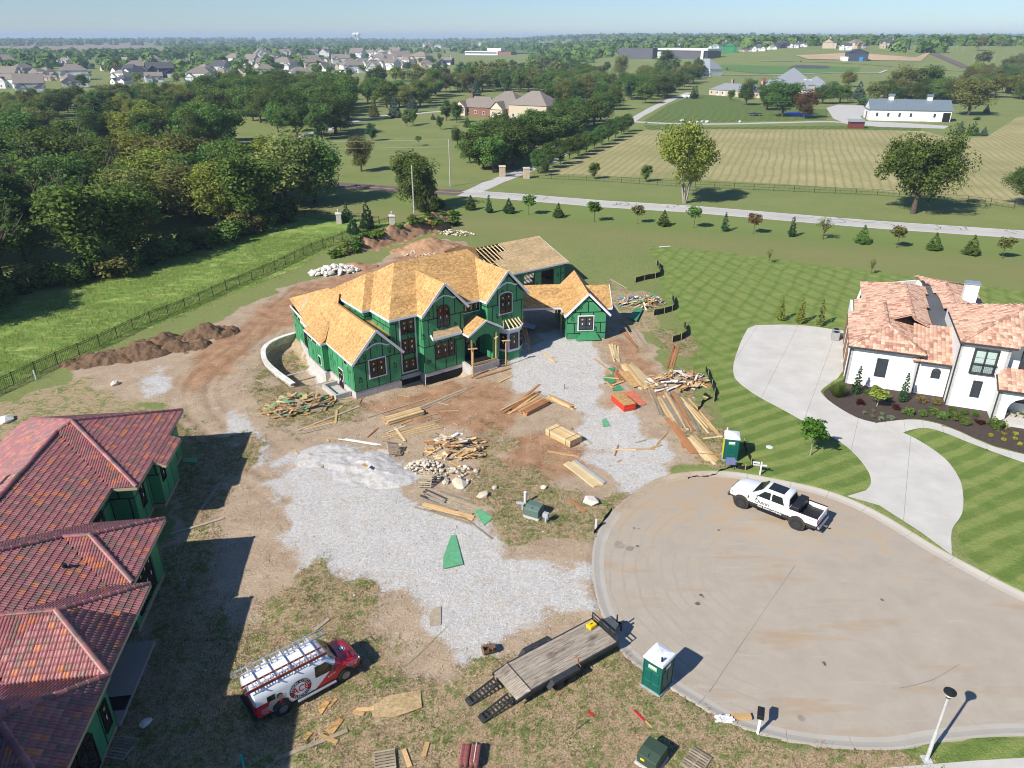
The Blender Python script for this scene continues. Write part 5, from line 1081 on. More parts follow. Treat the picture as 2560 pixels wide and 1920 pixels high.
MB().b2((-3.3, -.92, 1.0), (-1.35, .92, 1.04)).build('bed_floor', m_blackp, TRK); MB().b2((-3.33, -.91, .72), (-3.26, .91, 1.40)).build('tailgate', m_trk, TRK, bevel=.015); MB().b2((-1.42, -.92, 1.04), (-1.35, .92, 1.4)).build('bed_front', m_blackp, TRK)
for i in range(9): MB().b2((-3.2, -.72 + i * .18, 1.04), (-1.95, -.64 + i * .18, 1.055)).build('bed_rib', m_blackp, TRK)
MB().b2((-1.98, -.96, 1.28), (-1.44, .96, 1.66)).build('toolbox', m_blackp, TRK, bevel=.025); MB().box((3.0, 0, .72), (.2, 1.9, .26)).build('front_bumper', mat('arch_flare', (.05, .042, .036), .5), TRK, bevel=.05); MB().box((-3.42, 0, .66), (.16, 1.9, .2)).build('rear_bumper', m_chrome, TRK, bevel=.03); MB().box((2.93, 0, 1.05), (.06, 1.1, .32)).build('grille', m_blackp, TRK)
MB().bar((-3.45, 0, .5), (-3.75, 0, .46), .06, .06).bar((-3.72, 0, .46), (-3.72, 0, .58), .06, .06).build('tow_hitch', m_chrome, TRK); MB().b2((-3.0, -.8, .35), (2.7, .8, .62)).build('chassis', m_blackp, TRK)
ts = lambda cx, cz: (lambda x, y: (cx - x, 1.014, cz + y))
tx = MB(); put_text(tx, 'Quinn', ts(.55, 1.08), .30, 0, .02); stuff(tx.build('lettering', mat('print_olive', (.03, .035, .02), .5, jitter=0), TRK, fix=False))
tx = MB(); put_text(tx, 'Real Estate Company', ts(-.05, .74), .155, 0, .012, .92); stuff(tx.build('lettering', m_whitep, TRK, fix=False))
tx = MB(); put_text(tx, '4x4', ts(-2.85, 1.2), .11, 0, .015, 1.3); stuff(tx.build('lettering', m_blkp, TRK, fix=False))
# ---- flatbed trailer
pa_, pb_ = Vector((-.4, 27.33, 0)), Vector((5.16, 31.15, 0)); qa = math.atan2((pb_ - pa_).y, (pb_ - pa_).x); tL = (pb_ - pa_).length
TRL = thing('flatbed_trailer', 'black flatbed equipment trailer with weathered plank deck and two ramps down', 'trailer', pa_ + Vector((0, 0, .0)), qa)
def c_deck():
    m, n, b = nodes('deck_plank'); P = objco(n); c = ramp(n, noise(n, mapping(n, P, (.6, 5, 1)), 3, 5, .7), .3, .7, (.20, .16, .115), (.46, .40, .32))
    c = mix(n, ramp(n, noise(n, mapping(n, P, (.7, 1.6, 1)), .8, 3), .60, .72, (0, 0, 0), (.75, .75, .75)), c, (.09, .06, .04)); oi = N(n, 'ObjectInfo'); h = N(n, 'HueSaturation'); n.links.new(mth(n, 'MULTIPLY_ADD', oi.outputs['Random'], .3, .85), h.inputs['Value']); n.links.new(c, h.inputs['Color']); setc(n, b, h.outputs[0]); b.inputs['Roughness'].default_value = .9; bump(n, b, noise(n, mapping(n, P, (1, 12, 1)), 6, 3), .5, .01); return m
m_deck = c_deck(); DZ = .72
for i in range(9): y = -.96 + i * .24; MB().b2((.95, y - .113, DZ), (tL - .08, y + .113, DZ + .045)).build('deck_plank', m_deck, TRL); MB().ext([(.06, y - .113, DZ - .16), (.9, y - .113, DZ - .005), (.9, y + .113, DZ - .005), (.06, y + .113, DZ - .16)], (0, 0, .045)).build('tail_plank', m_deck, TRL)
fr_ = MB()
for sg in (-1, 1): fr_.b2((.92, sg * 1.08 - .04, DZ - .2), (tL, sg * 1.08 + .04, DZ + .06))
fr_.b2((tL - .06, -1.1, DZ - .2), (tL + .04, 1.1, DZ + .06)); fr_.b2((.9, -1.08, DZ - .15), (.96, 1.08, DZ + .055))
for x in np.arange(1.5, tL, .8): fr_.b2((x - .03, -1.04, DZ - .14), (x + .03, 1.04, DZ - .02))
for sg in (-1, 1): fr_.bar((.0, sg * 1.08, DZ - .22), (.92, sg * 1.08, DZ - .06), .08, .2); fr_.bar((tL, sg * .6, DZ - .12), (tL + 1.25, 0, DZ - .12), .08, .14)
fr_.build('frame', m_blackm, TRL)
for x in np.arange(1.6, tL - .2, .9):
    for sg in (-1, 1): MB().box((x, sg * 1.13, DZ - .02), (.1, .03, .07)).build('stake_pocket', m_blackm, TRL)
for sg in (-1, 1):
    for x in (2.55, 3.4): wheel(TRL, (x, sg * 1.25, .36), .36, .22, m_blackm, 5)
    f = MB(); pr = [(1.85, .45), (2.15, .8), (3.8, .8), (4.1, .45)]
    for (x0, z0), (x1, z1) in zip(pr, pr[1:]): f.bar((x0, sg * 1.27, z0), (x1, sg * 1.27, z1), .30, .02, up=(0, 0, 1) if abs(x1 - x0) > .5 else (1, 0, 0))
    f.b2((2.1, sg * 1.40 - .012, .62), (3.85, sg * 1.40 + .012, .8)); f.build('fender', m_blackm, TRL)
    rp = MB()
    for y in (-.23, .23): rp.bar((-.02, sg * .62 + y, DZ - .2), (-1.75, sg * .62 + y, .08), .06, .09)
    for k_ in range(9): t = (k_ + .5) / 9; rp.bar((-.02 - 1.73 * t, sg * .62 - .22, DZ - .19 + t * (.10 - DZ + .19)), (-.02 - 1.73 * t, sg * .62 + .22, DZ - .19 + t * (.10 - DZ + .19)), .09, .035)
    rp.bar((-1.6, sg * .62, .12), (-1.85, sg * .62, .05), .5, .02); rp.build('ramp', m_blackm, TRL); MB().b2((.05, sg * .75 - .05, .05), (.13, sg * .75 + .05, DZ - .2)).build('support_leg', m_blackm, TRL)
fr2 = MB()
for z in (.25, .5): fr2.bar((tL - .02, -1.05, DZ + z), (tL - .02, 1.05, DZ + z), .05, .05)
for y in (-1.05, -.35, .35, 1.05): fr2.bar((tL - .02, y, DZ), (tL - .02, y, DZ + .5), .05, .05)
fr2.build('front_rail', m_blackm, TRL); MB().prism([(tL + .1, -.62), (tL + .1, .62), (tL + .75, .3), (tL + .75, -.3)], DZ - .1, DZ + .32).build('tongue_box', mat('grey_toolbox', (.075, .08, .085), .5), TRL, bevel=.02)
MB().tube([(tL + 1.05, .18, DZ - .5), (tL + 1.05, .18, DZ + .42)], .045).build('jack', m_blackm, TRL); MB().box((tL + 1.3, 0, DZ - .08), (.22, .12, .12)).build('coupler', m_blackm, TRL, bevel=.02); MB().bar((tL + 1.25, 0, 0), (tL + 1.25, 0, DZ - .14), .07, .07).build('prop', m_blackm, TRL)
YC = thing('yellow_case', 'small yellow tool case at the front of the trailer deck', 'tool case', Vector((4.42, 31.35, DZ + .047)), qa + .1); MB().b2((-.26, -.2, 0), (.26, .2, .24)).build('case_body', mat('yellow_plastic', (.75, .50, .01), .4, jitter=0), YC, bevel=.04); MB().box((0, 0, .25), (.16, .05, .03)).build('handle', m_blackp, YC)
CH = thing('chain_binder', 'rusty chain binder lying across the trailer deck', 'chain binder', Vector((3.5, 28.85, DZ + .05)), qa + 1.2); MB().tube([(-.4, 0, .02), (-.1, .04, .03), (.2, -.02, .02), (.45, .05, .02)], .022, 6).build('chain', m_woodr, CH); MB().bar((.2, -.15, .03), (.3, .2, .03), .05, .04).build('lever', m_woodr, CH)
# ---- portable toilets
m_ptg = mat('toilet_green', (.006, .098, .078), .45, var=.05, jitter=0); m_pty = mat('toilet_yellow', (.70, .55, .01), .5, jitter=0); m_ptw = mat('toilet_roof', (.74, .75, .77), .5, var=.04, jitter=0); m_base = mat('skid_grey', (.25, .29, .30), .7)
def toilet(label, loc, rz, flip):
    t = thing('portable_toilet', label, 'portable toilet', loc, rz, 'portable toilets')
    w_, d_ = .56, .60
    MB().b2((-w_ + .03, -d_ + .03, .12), (w_ - .03, d_ - .03, 2.02)).build('cabin', m_ptg, t)
    for sx in (-1, 1):
        for sy in (-1, 1): MB().b2((sx * w_ - sx * .07, sy * d_ - sy * .07, .1), (sx * w_, sy * d_, 2.05)).build('corner_post', m_ptg, t, bevel=.015)
    for y, nm in ((-d_, 'front'), (d_, 'back')):
        sg = -1 if y < 0 else 1
        for x0 in (-.42, .03):
            for z0, z1 in ((.3, .62), (.72, 1.35)): MB().b2((x0, y - sg * .035, z0), (x0 + .38, y - sg * .005, z1)).build('moulded_panel', m_ptg, t, bevel=.012)
        MB().b2((-.46, y - sg * .035, 1.78), (.46, y - sg * .0, 1.98)).build('moulded_panel', m_ptg, t, bevel=.012)
    for sg in (-1, 1):
        f = m_pty if (flip and sg < 0) else m_ptg
        if flip and sg < 0: MB().b2((-w_ - .012, -d_ + .02, .14), (-w_ + .04, d_ - .02, 2.0)).build('door', f, t, bevel=.01)
        for y0 in (-.46, .04): MB().b2((sg * (w_ - .03), y0, .7), (sg * (w_ + (.016 if flip and sg < 0 else -.005)), y0 + .42, 1.5)).build('moulded_panel', f, t, bevel=.012)
    for y, nx_ in ((-d_ - .006, 0), ):
        s_ = MB().face([(-.24, y, 1.5), (.24, y, 1.5), (.24, y, 1.76), (-.24, y, 1.76)]).build('sign_plate', m_whitep, t, fix=False); MB().face([(-.23, y - .003, 1.51), (.23, y - .003, 1.51), (.23, y - .003, 1.6), (-.23, y - .003, 1.6)]).build('sign_band', mat('sign_green', (.16, .42, .08), .6, jitter=0), t, fix=False)
        q = MB(); put_text(q, '1-877-DUMP', lambda x, z: (x, y - .004, 1.68 + z), .085, 0, .01) if False else put_text(q, 'T E L L U S', lambda x, z: (x, y - .004, 1.68 + z), .075, 0, .01); stuff(q.build('lettering', mat('sign_teal', (.05, .22, .2), .6, jitter=0), t, fix=False))
    MB().face([(w_ + .002, -.22, 1.55), (w_ + .002, .22, 1.55), (w_ + .002, .22, 1.78), (w_ + .002, -.22, 1.78)]).build('sign_plate', m_whitep, t, fix=False)
    rf = MB(); ring = lambda s, z: [(sx * w_ * s, sy * d_ * s, z) for sx, sy in ((-1, -1), (-.35, -1.04), (.35, -1.04), (1, -1), (1.03, -.35), (1.03, .35), (1, 1), (.35, 1.04), (-.35, 1.04), (-1, 1), (-1.03, .35), (-1.03, -.35))]
    rf.loft([ring(1.04, 1.98), ring(1.05, 2.06), ring(.98, 2.14), ring(.55, 2.25), ring(.1, 2.30)]); o = rf.build('roof', m_ptw, t)
    for a in range(8): x, y = math.cos(a * math.pi / 4), math.sin(a * math.pi / 4); MB().bar((x * .08, y * .08, 2.305), (x * .6, y * .62, 2.13), .022, .02).build('roof_rib', mat('rib_grey', (.42, .43, .45), .6, jitter=0), o)
    MB().lathe([(.05, 2.1), (.05, 2.42), (.055, 2.42), (.055, 2.45)], 10, (-.4 if flip else .38, .42 if flip else -.42, 0)).build('vent_pipe', m_ptw if flip else m_blackp, t)
    MB().b2((-w_ - .05, -d_ - .05, 0), (w_ + .05, d_ + .05, .12)).build('skid', m_base, t, bevel=.02)
    return t
toilet('green portable toilet on the grass below the trailer tongue, by the kerb', Vector((7.52, 28.02, 0)), R(-43), False)
toilet('green and yellow portable toilet beside the lumber at the lawn edge', Vector((17.42, 50.92, 0)), R(-13), True)
# ---- pad transformers, pedestals, mailboxes, lamp
m_trg = mat('transformer_green', (.105, .165, .135), .5, var=.08); m_trd = mat('transformer_dark', (.045, .075, .052), .5, var=.08)
def transformer(label, loc, rz, w_, d_, h_, m):
    t = thing('pad_transformer', label, 'transformer', loc, rz, 'pad mounted transformers')
    MB().b2((-w_ / 2 - .06, -d_ / 2 - .06, -.1), (w_ / 2 + .06, d_ / 2 + .06, .12)).build('pad', m_found, t); MB().ext([(-w_ / 2, -d_ / 2, .12), (-w_ / 2, d_ / 2, .12), (-w_ / 2, d_ / 2, h_), (-w_ / 2, -d_ * .1, h_), (-w_ / 2, -d_ / 2, h_ * .82)], (w_, 0, 0)).build('cabinet', m, t, bevel=.02); MB().box((0, 0, h_ * .95), (.02, d_ * .9, .03)).build('lid_seam', m, t)
    return t
transformer('pale green pad transformer in the weedy patch near the gravel', Vector((1.55, 43.05, .02)), R(-28), 1.1, .95, .85, m_trg)
t2 = transformer('dark green pad transformer at the bottom edge with yellow warning label', Vector((6.5, 23.55, .02)), R(-40), 1.0, 1.1, .8, m_trd); MB().box((-.2, -.56, .45), (.2, .02, .12)).build('warning_label', m_pty, t2)
def post(name, label, cat, loc, h_, w_, m, extra=None, rz=0.):
    t = thing(name, label, cat, loc, rz); MB().b2((-w_ / 2, -w_ / 2, -.1), (w_ / 2, w_ / 2, h_)).build('post', m, t, bevel=.006)
    for nm, a, c, mm in extra or (): MB().b2(a, c).build(nm, mm, t, bevel=.01)
    return t
pp = thing('vent_pipe', 'pale grey capped standpipe behind the pale green transformer', 'pipe', (.95, 44.6, 0)); MB().lathe([(.1, -.1), (.1, .85), (.115, .85), (.115, .92), (.02, .94)], 14).build('pipe', m_ptw, pp, smooth=True)
m_util = mat('utility_grey', (.42, .45, .47), .5)
post('cable_pedestal', 'light grey cable pedestal right of the pale green transformer', 'utility box', (2.35, 42.2, 0), .5, .12, m_util, [('cover', (-.2, -.16, .45), (.2, .16, .78), m_util)], R(-28)); post('cable_pedestal', 'bent grey cable pedestal left of the pale green transformer', 'utility box', (.75, 43.7, 0), .5, .14, m_util, [('cover', (-.45, -.1, .5), (.12, .1, .62), m_util)], R(-10))
post('marker_post', 'white marker post by the kerb, left of the turning circle', 'post', (5.75, 41.5, 0), .75, .14, m_trim)
post('mailbox', 'white post mailbox on the lawn behind the white pickup', 'mailbox', (19.08, 48.33, 0), 1.15, .11, m_trim, [('cross_arm', (-.62, -.06, .82), (.42, .06, .92), m_trim), ('box', (-.62, -.12, .92), (-.12, .12, 1.08), m_trim), ('name_plate', (-.6, -.13, .98), (-.15, -.12, 1.06), m_blkp)], R(-12))
post('mailbox', 'white post with black mailbox over the near kerb', 'mailbox', (11.89, 25.07, 0), 1.0, .12, m_trim, [('box', (-.16, -.08, .98), (.16, .55, 1.2), m_blackp)], R(-20))
LP = thing('street_lamp', 'tall pale metal street lamp with black bowl head at the lower right', 'street lamp', (19.33, 23.6, .03)); MB().lathe([(.09, 0), (.085, 1.8), (.065, 1.82), (.055, 4.0)], 14).build('pole', mat('lamp_pole', (.62, .62, .62), .35, metal=.3, jitter=0), LP, smooth=True)
MB().b2((-.2, -.2, -.05), (.2, .2, .05)).build('base_plate', m_util, LP); MB().lathe([(.05, 3.95), (.1, 4.0), (.1, 4.08)], 14).build('collar', m_blackp, LP); MB().lathe([(.09, 4.05), (.2, 4.22), (.2, 4.25)], 16).build('globe', m_whitep, LP, smooth=True); MB().lathe([(.21, 4.25), (.27, 4.32), (.26, 4.38), (.12, 4.44), (.02, 4.45)], 16).build('hood', m_blackp, LP, smooth=True)
SG = thing('builder_sign', 'small dark blue sign leaning on the silt fence below the far toilet', 'sign', (16.95, 49.0, 0), R(-5)); MB().ext([(-.38, 0, .5), (.38, 0, .5), (.38, .25, 1.0), (-.38, .25, 1.0)], (0, .02, -.01)).build('panel', mat('sign_blue', (.12, .14, .24), .5, jitter=0), SG); MB().bar((-.36, .1, 0), (-.36, .22, 1.0), .03, .03).bar((.36, .1, 0), (.36, .22, 1.0), .03, .03).build('frame', m_blackp, SG)
for z, w_ in ((.86, .25), (.76, .2), (.66, .28)): MB().face([(-w_, (z - .5) * .5 - .006, z - .016), (w_, (z - .5) * .5 - .006, z - .016), (w_, (z - .5) * .5 + .008, z + .016), (-w_, (z - .5) * .5 + .008, z + .016)]).build('print_line', m_whitep, SG, fix=False)
cv = thing('valve_cover', 'round pale valve cover set in the lawn behind the pickup', 'cover', fp(1662, 966)); MB().lathe([(.28, 0), (.28, .03), (.02, .05)], 18).build('lid', m_trim, cv)
# ---- excavator bucket, tile pallet
EB = thing('excavator_bucket', 'rusty excavator bucket lying on the gravel beside the trailer', 'bucket', (-1.28, 30.3, 0), R(20)); m_rust = mat('rusty_steel', (.17, .10, .06), .8, var=.4, scale=8)
pr = [(-.3, .42), (-.32, .2), (-.2, .03), (.1, .0), (.38, .08)]
bk = MB()
for (a, z), (c, zz) in zip(pr, pr[1:]): bk.ext([(-.32, a, z), (.32, a, z), (.32, c, zz), (-.32, c, zz)], (0, .0, .03))
bk.build('shell', m_rust, EB)
for sg in (-1, 1): MB().ext([(sg * .33, a, z) for a, z in pr] + [(sg * .33, .1, .42)], (sg * .02, 0, 0)).build('side_plate', m_rust, EB)
for i in range(4): MB().bar((-.24 + i * .16, .36, .07), (-.24 + i * .16, .52, .1), .05, .03).build('tooth', m_rust, EB)
MB().bar((-.12, -.3, .4), (-.12, -.36, .58), .03, .16).build('lug', m_rust, EB); MB().bar((.12, -.3, .4), (.12, -.36, .58), .03, .16).build('lug', m_rust, EB)
TP = thing('tile_pallet', 'pallet of wrapped red roof tiles at the bottom edge', 'roof tiles', (-1.95, 23.6, 0), R(-5))
for i in range(5): MB().b2((-.5, -.5 + i * .24, .1), (.5, -.4 + i * .24, .13)).build('pallet_slat', m_woodg, TP)
MB().b2((-.5, -.5, 0), (-.42, .55, .1)).b2((.42, -.5, 0), (.5, .55, .1)).build('pallet_bearer', m_woodg, TP)
for j in range(2):
    for i in range(14): o = O('stacked_tile', tile_mesh('stacked_tile', .42, .36, .06, RT[(i + j) % 2], 0, 0.0), TP); o.location = (-.24 + j * .48, -.5 + i * .075, .36); o.rotation_euler = (R(82), 0, 0)
MB().box((.24, 0, .565), (.03, 1.0, .012)).build('strap', m_whitep, TP)

# ================================================================ SILT FENCE, LUMBER, SCRAP, ROCKS, PILES
z3 = lambda x, y, z=0.: px(640 + x / 3.456, 920 + y / 3.456, z)
z4 = lambda x, y, z=0.: px(1240 + x / 3.456, 820 + y / 3.456, z)
z5 = lambda x, y, z=0.: px(560 + x / 3.95, 1500 + y / 3.95, z)
zB = lambda x, y, z=0.: px(1100 + x / 3.456, 1500 + y / 3.456, z)
def gnd(p): return Vector((p[0], p[1], gz_at(p[0], p[1])))
_BM = {}
def board_mesh(L, w_, h_, m):
    k_ = (round(L, 1), round(w_, 2), round(h_, 3), m.name)
    if k_ not in _BM: _BM[k_] = MB().b2((-k_[0] / 2, -k_[1] / 2, 0), (k_[0] / 2, k_[1] / 2, k_[2])).mesh('board', m)
    return _BM[k_]
def lay(name, parent, L, w_, h_, m, loc, rz, tilt=0., roll=0.):
    o = O(name, board_mesh(L, w_, h_, m), parent); o.location = loc; o.rotation_euler = (roll, tilt, rz); return o
def stack(name, label, a, c, nw, nl, bw=.19, bh=.05, mats=None, jit=.12, ang=.02, lenj=.25, gap=.01, cat='lumber', group=None, droop=0):
    """boards laid side by side from end a to end c"""
    a, c = gnd(a), gnd(c); d = c - a; L = math.hypot(d.x, d.y); rz = math.atan2(d.y, d.x)
    t = thing(name, label, cat, ((a.x + c.x) / 2, (a.y + c.y) / 2, min(a.z, c.z)), rz, group)
    for j in range(nl):
        n_ = nw - (random.randint(0, droop) if droop else 0)
        for i in range(n_):
            l_ = L * (1 - random.random() * lenj)
            lay('board', t, l_, bw, bh, random.choice(mats), (random.uniform(-jit, jit) * 2 + (L - l_) * random.uniform(-.5, .5), (i - (nw - 1) / 2) * (bw + gap) * (1 + random.uniform(-.05, .05)), j * (bh + .004) + .015), random.gauss(0, ang))
    return t
def plank(label, a, c, w_=.24, h_=.045, m=None, name='loose_board', group=None, z=0.0):
    a, c = gnd(a), gnd(c); L = (c - a).length
    o = O(name, board_mesh(L, w_, h_, m or m_woodg)); mid_ = (a + c) / 2; o.location = (mid_.x, mid_.y, max(a.z, c.z, mid_.z) + z + .02); o.rotation_euler = (0, 0, math.atan2(c.y - a.y, c.x - a.x)); return tag(o, label, 'board', group)
def sheetp(label, pts, m, th=.02, name='plywood_sheet', cat='board', z=0.03):
    P = [gnd(p) for p in pts]; c = sum(P, Vector()) / len(P); zz = max(p.z for p in P) + z
    o = MB().prism([(p.x - c.x, p.y - c.y) for p in P], 0, th).build(name, m); o.location = (c.x, c.y, zz); return tag(o, label, cat)
def scrap(label, c, rx, ry, h_, n_, mats, rz=0., lmax=1.6, extra=None):
    c = gnd(c); t = thing('scrap_pile', label, 'scrap pile', c, rz, 'piles of wood scrap')
    for i in range(n_):
        a = random.uniform(0, 2 * math.pi); r_ = math.sqrt(random.random()); L = random.choice((.4, .6, .8, 1.0, 1.3, lmax)); m = random.choice(mats)
        z = h_ * (1 - r_ * r_) * random.uniform(.3, 1.0) + .03
        sheet_ = random.random() < .25
        lay('scrap_board', t, L, random.choice((.3, .45)) if sheet_ else random.choice((.09, .14, .2)), .02 if sheet_ else .04, m, (rx * r_ * math.cos(a), ry * r_ * math.sin(a), z), random.uniform(0, math.pi) if random.random() < .6 else random.gauss(.5, .4), random.gauss(0, .22), random.gauss(0, .25))
    mb = MB(); 
    for i in range(9):
        a0, a1 = 2 * math.pi * i / 9, 2 * math.pi * (i + 1) / 9; mb.add([(rx * .95 * math.cos(a0), ry * .95 * math.sin(a0), -.05), (rx * .95 * math.cos(a1), ry * .95 * math.sin(a1), -.05), (0, 0, h_ * .72)], [(0, 1, 2)])
    mb.build('scrap_core', m_woodg, t)
    return t
m_plas = mat('white_plastic', (.72, .73, .75), .5, var=.1); m_redosb = mat('red_edge_osb', (.72, .06, .03), .6, jitter=.1); m_greenb = mat('faded_green_board', (.12, .36, .18), .7, var=.25); m_bluep = mat('blue_plastic', (.05, .2, .5), .5); m_greyb = mat('grey_board', (.34, .36, .36), .8)
WM = [m_wood, m_woodp, m_woodg, m_wood]; RM = [m_woodr, m_woodr, m_wood]; GM = [m_woodg, m_woodg, m_wood]
stack('lumber_stack', 'neat stack of red brown studs left of the wrapped pale lumber', z4(215, 745), z4(415, 640), 9, 6, .14, .06, RM, .05, .01, .05)
stack('lumber_pile', 'loose red brown boards fanned out left of the stud stack', z4(75, 735), z4(340, 545), 6, 2, .2, .05, RM, .2, .08, .4, droop=3)
stack('lumber_pile', 'small heap of pale and brown boards between stud stack and gravel', z4(475, 590), z4(690, 695), 6, 3, .16, .05, [m_wood, m_woodr, m_woodp], .15, .05, .3, droop=3)
stack('lumber_pile', 'tan and grey boards lying beside the strapped lumber bundle', z4(615, 890), z4(805, 1010), 3, 1, .28, .05, [m_greyb, m_woodp, m_greyb], .08, .01, .05)
stack('lumber_pile', 'four long flat pale boards lying above the white boulder', z4(640, 1165), z4(900, 1365), 4, 2, .29, .05, [m_woodp, m_greyb, m_woodp], .05, .008, .03)
stack('lumber_pile', 'pale long boards by the green offcuts, between red sheets and scrap', z4(1130, 310), z4(1310, 525), 8, 2, .2, .05, [m_woodp, m_wood, m_woodp], .2, .03, .25, droop=3)
stack('lumber_pile', 'shorter boards left of the pale long boards by the green offcuts', z4(1040, 370), z4(1110, 470), 5, 1, .18, .05, [m_woodr, m_woodp], .1, .05, .3)
stack('lumber_pile', 'bunch of boards pointing at the small gable wing', z4(1015, 140), z4(1055, 290), 6, 2, .16, .05, [m_woodp, m_woodg], .1, .05, .2, droop=2)
stack('lumber_pile', 'boards lying beside the small gable wing, right of its corner', z4(1140, 0), z4(1275, 185), 7, 1, .2, .05, [m_woodp, m_woodg, m_woodr], .3, .05, .3, gap=.08)
stack('lumber_pile', 'dark red boards pointing up the lawn edge above the big scrap pile', z4(1490, 370), z4(1560, 160), 3, 1, .24, .05, [m_woodr], .15, .02, .2)
stack('lumber_pile', 'long boards running from the scrap pile towards the far toilet, left group', z4(1430, 590), z4(1600, 870), 5, 2, .22, .05, [m_woodp, m_wood, m_woodg], .3, .012, .15, droop=1)
stack('lumber_pile', 'long boards running from the scrap pile towards the far toilet, middle group', z4(1520, 570), z4(1720, 900), 6, 2, .22, .05, [m_wood, m_woodg, m_woodr], .3, .015, .2, gap=.03, droop=2)
stack('lumber_pile', 'long boards running from the scrap pile towards the far toilet, right group', z4(1620, 610), z4(1900, 930), 4, 1, .16, .05, [m_woodp, m_wood], .4, .02, .2, gap=.12)
stack('lumber_pile', 'long red brown boards ending left of the far toilet', z4(1490, 790), z4(1720, 1095), 3, 2, .22, .05, [m_woodr], .15, .008, .1)
stack('lumber_pile', 'four wide pale planks ending just left of the far toilet', z4(1660, 925), z4(1890, 1170), 4, 1, .28, .05, [m_woodp, m_wood], .15, .012, .1)
stack('lumber_pile', 'two dark boards between red sheets and long boards', z4(1340, 540), z4(1430, 770), 2, 1, .2, .05, [m_woodg], .2, .03, .2, gap=.15)
stack('lumber_stack', 'neat stack of pale studs in front of the green house', z3(1115, 480), z3(1435, 385), 10, 4, .1, .09, [m_woodp, m_wood], .06, .006, .06)
stack('lumber_pile', 'spread of weathered boards below the pale stud stack', z3(1140, 590), z3(1600, 480), 14, 1, .13, .04, GM, .35, .03, .35, gap=.03)
stack('lumber_pile', 'long weathered boards left of the pale stud stack', z3(370, 555), z3(770, 455), 5, 1, .16, .04, GM, .3, .02, .3, gap=.05)
plank('single long weathered board pointing at the left wing corner', z3(360, 545), z3(895, 335), .22); plank('long weathered board in front of the left wing foundation', z3(960, 432), z3(1480, 268), .14)
stack('lumber_pile', 'very long weathered boards running up to the porch', z3(1290, 405), z3(1870, 165), 3, 1, .18, .04, GM + [m_plas], .3, .01, .25, gap=.05)
stack('lumber_pile', 'white trim boards lying above the gravel mound', z3(720, 612), z3(1070, 672), 3, 1, .12, .03, [m_plas, m_woodg], .2, .02, .2, gap=.06)
stack('lumber_pile', 'jumble of weathered planks below the leaning pallet', z3(1440, 1150), z3(1880, 1290), 8, 2, .2, .05, GM, .3, .08, .45, gap=.04, droop=3)
stack('lumber_pile', 'dark bundle of boards right below the leaning pallet', z3(1450, 1080), z3(1640, 1170), 5, 2, .18, .05, [mat('dark_board', (.06, .06, .07), .7), m_woodg], .15, .06, .2)
stack('lumber_pile', 'long weathered planks ending at the faded green sheet', z3(1560, 1070), z3(1930, 1215), 3, 1, .18, .05, GM, .2, .04, .2, gap=.1)
plank('thin board running from planks onto the gravel', z3(1700, 1215), z3(2040, 1480), .12)
for lb, a, c, m in (('dark red board on the gravel right of the porch', z3(1860, 90), z3(2000, 20), m_woodr), ('orange board on the dirt right of the porch', z3(1900, 95), z3(2200, 5), m_woodr), ('yellow tan board on the dirt by the gravel drive', z3(2100, 125), z3(2210, 70), m_wood), ('dark board leaning up near the stud stack', z4(190, 640), z4(375, 490), m_woodr), ('board lying on the gravel in front of the ladder', z4(415, 222), z4(515, 300), m_wood), ('brown board in weeds left of the white boulder', z4(640, 1485), z4(770, 1590), m_woodr),
               ('board on grass beside the shaded red house, upper', px(503, 1275), px(545, 1216), m_woodg), ('long board crossing from shade into sun by red house', px(425, 1337), px(560, 1296), m_woodg), ('board left of the lumber at the lawn edge', z4(850, 270), z4(1010, 400), m_wood), ('long narrow board below the van on dry grass', z5(490, 1585), z5(1225, 1290), m_woodg), ('crossed short board below the van', z5(945, 1340), z5(1125, 1410), m_wood), ('short board right of the van front on dirt', z5(1280, 1110), z5(1380, 1135), m_wood), ('board beside the large osb sheet', z5(1310, 1095), z5(1480, 1080), m_wood), ('pair board near the bottom pallet, left', z5(1740, 1485), z5(1810, 1659), m_woodg), ('pair board near the bottom pallet, right', z5(1775, 1485), z5(1835, 1650), m_wood), ('upright stake board in grass near the bottom', z5(1970, 1550), z5(2010, 1410), m_wood), ('thin board on gravel uphill of the van', z5(895, 305), z5(1035, 190), m_woodg), ('plain board at the lower kerb edge under the mailbox', px(1838, 1788), px(1878, 1792), m_wood), ('grey board beside the dark transformer', zB(2130, 1452), zB(2212, 1370), m_woodg), ('small white board on the lawn edge near the tree row', fp(1424, 534), fp(1448, 532), m_plas), ('dirty board by the patio wall end', z3(180, 90), z3(420, 30), m_found)):
    plank(lb, a, c, .22, .045, m)
# strapped bundle
a, c = gnd(z4(478, 905)), gnd(z4(690, 1015)); d = c - a; BU = thing('lumber_bundle', 'strapped bundle of new pale lumber in the middle of the site', 'lumber', (a + c) / 2, math.atan2(d.y, d.x)); L = d.length
for j in range(6):
    for i in range(9): lay('board', BU, L * (1 - random.random() * .015), .145, .088, random.choice([m_woodp, m_woodp, m_wood]), (0, -.62 + i * .155, .1 + j * .094), 0)
for x in (-.33, .33): MB().b2((x * L - .02, -.71, .09), (x * L + .02, .71, .1)).b2((x * L - .02, -.715, .09), (x * L + .02, -.70, .68)).b2((x * L - .02, .70, .09), (x * L + .02, .715, .68)).b2((x * L - .02, -.715, .674), (x * L + .02, .715, .682)).build('strap', m_blackp, BU); MB().b2((x * L - .05, -.7, 0), (x * L + .05, .7, .095)).build('bearer', m_woodg, BU)
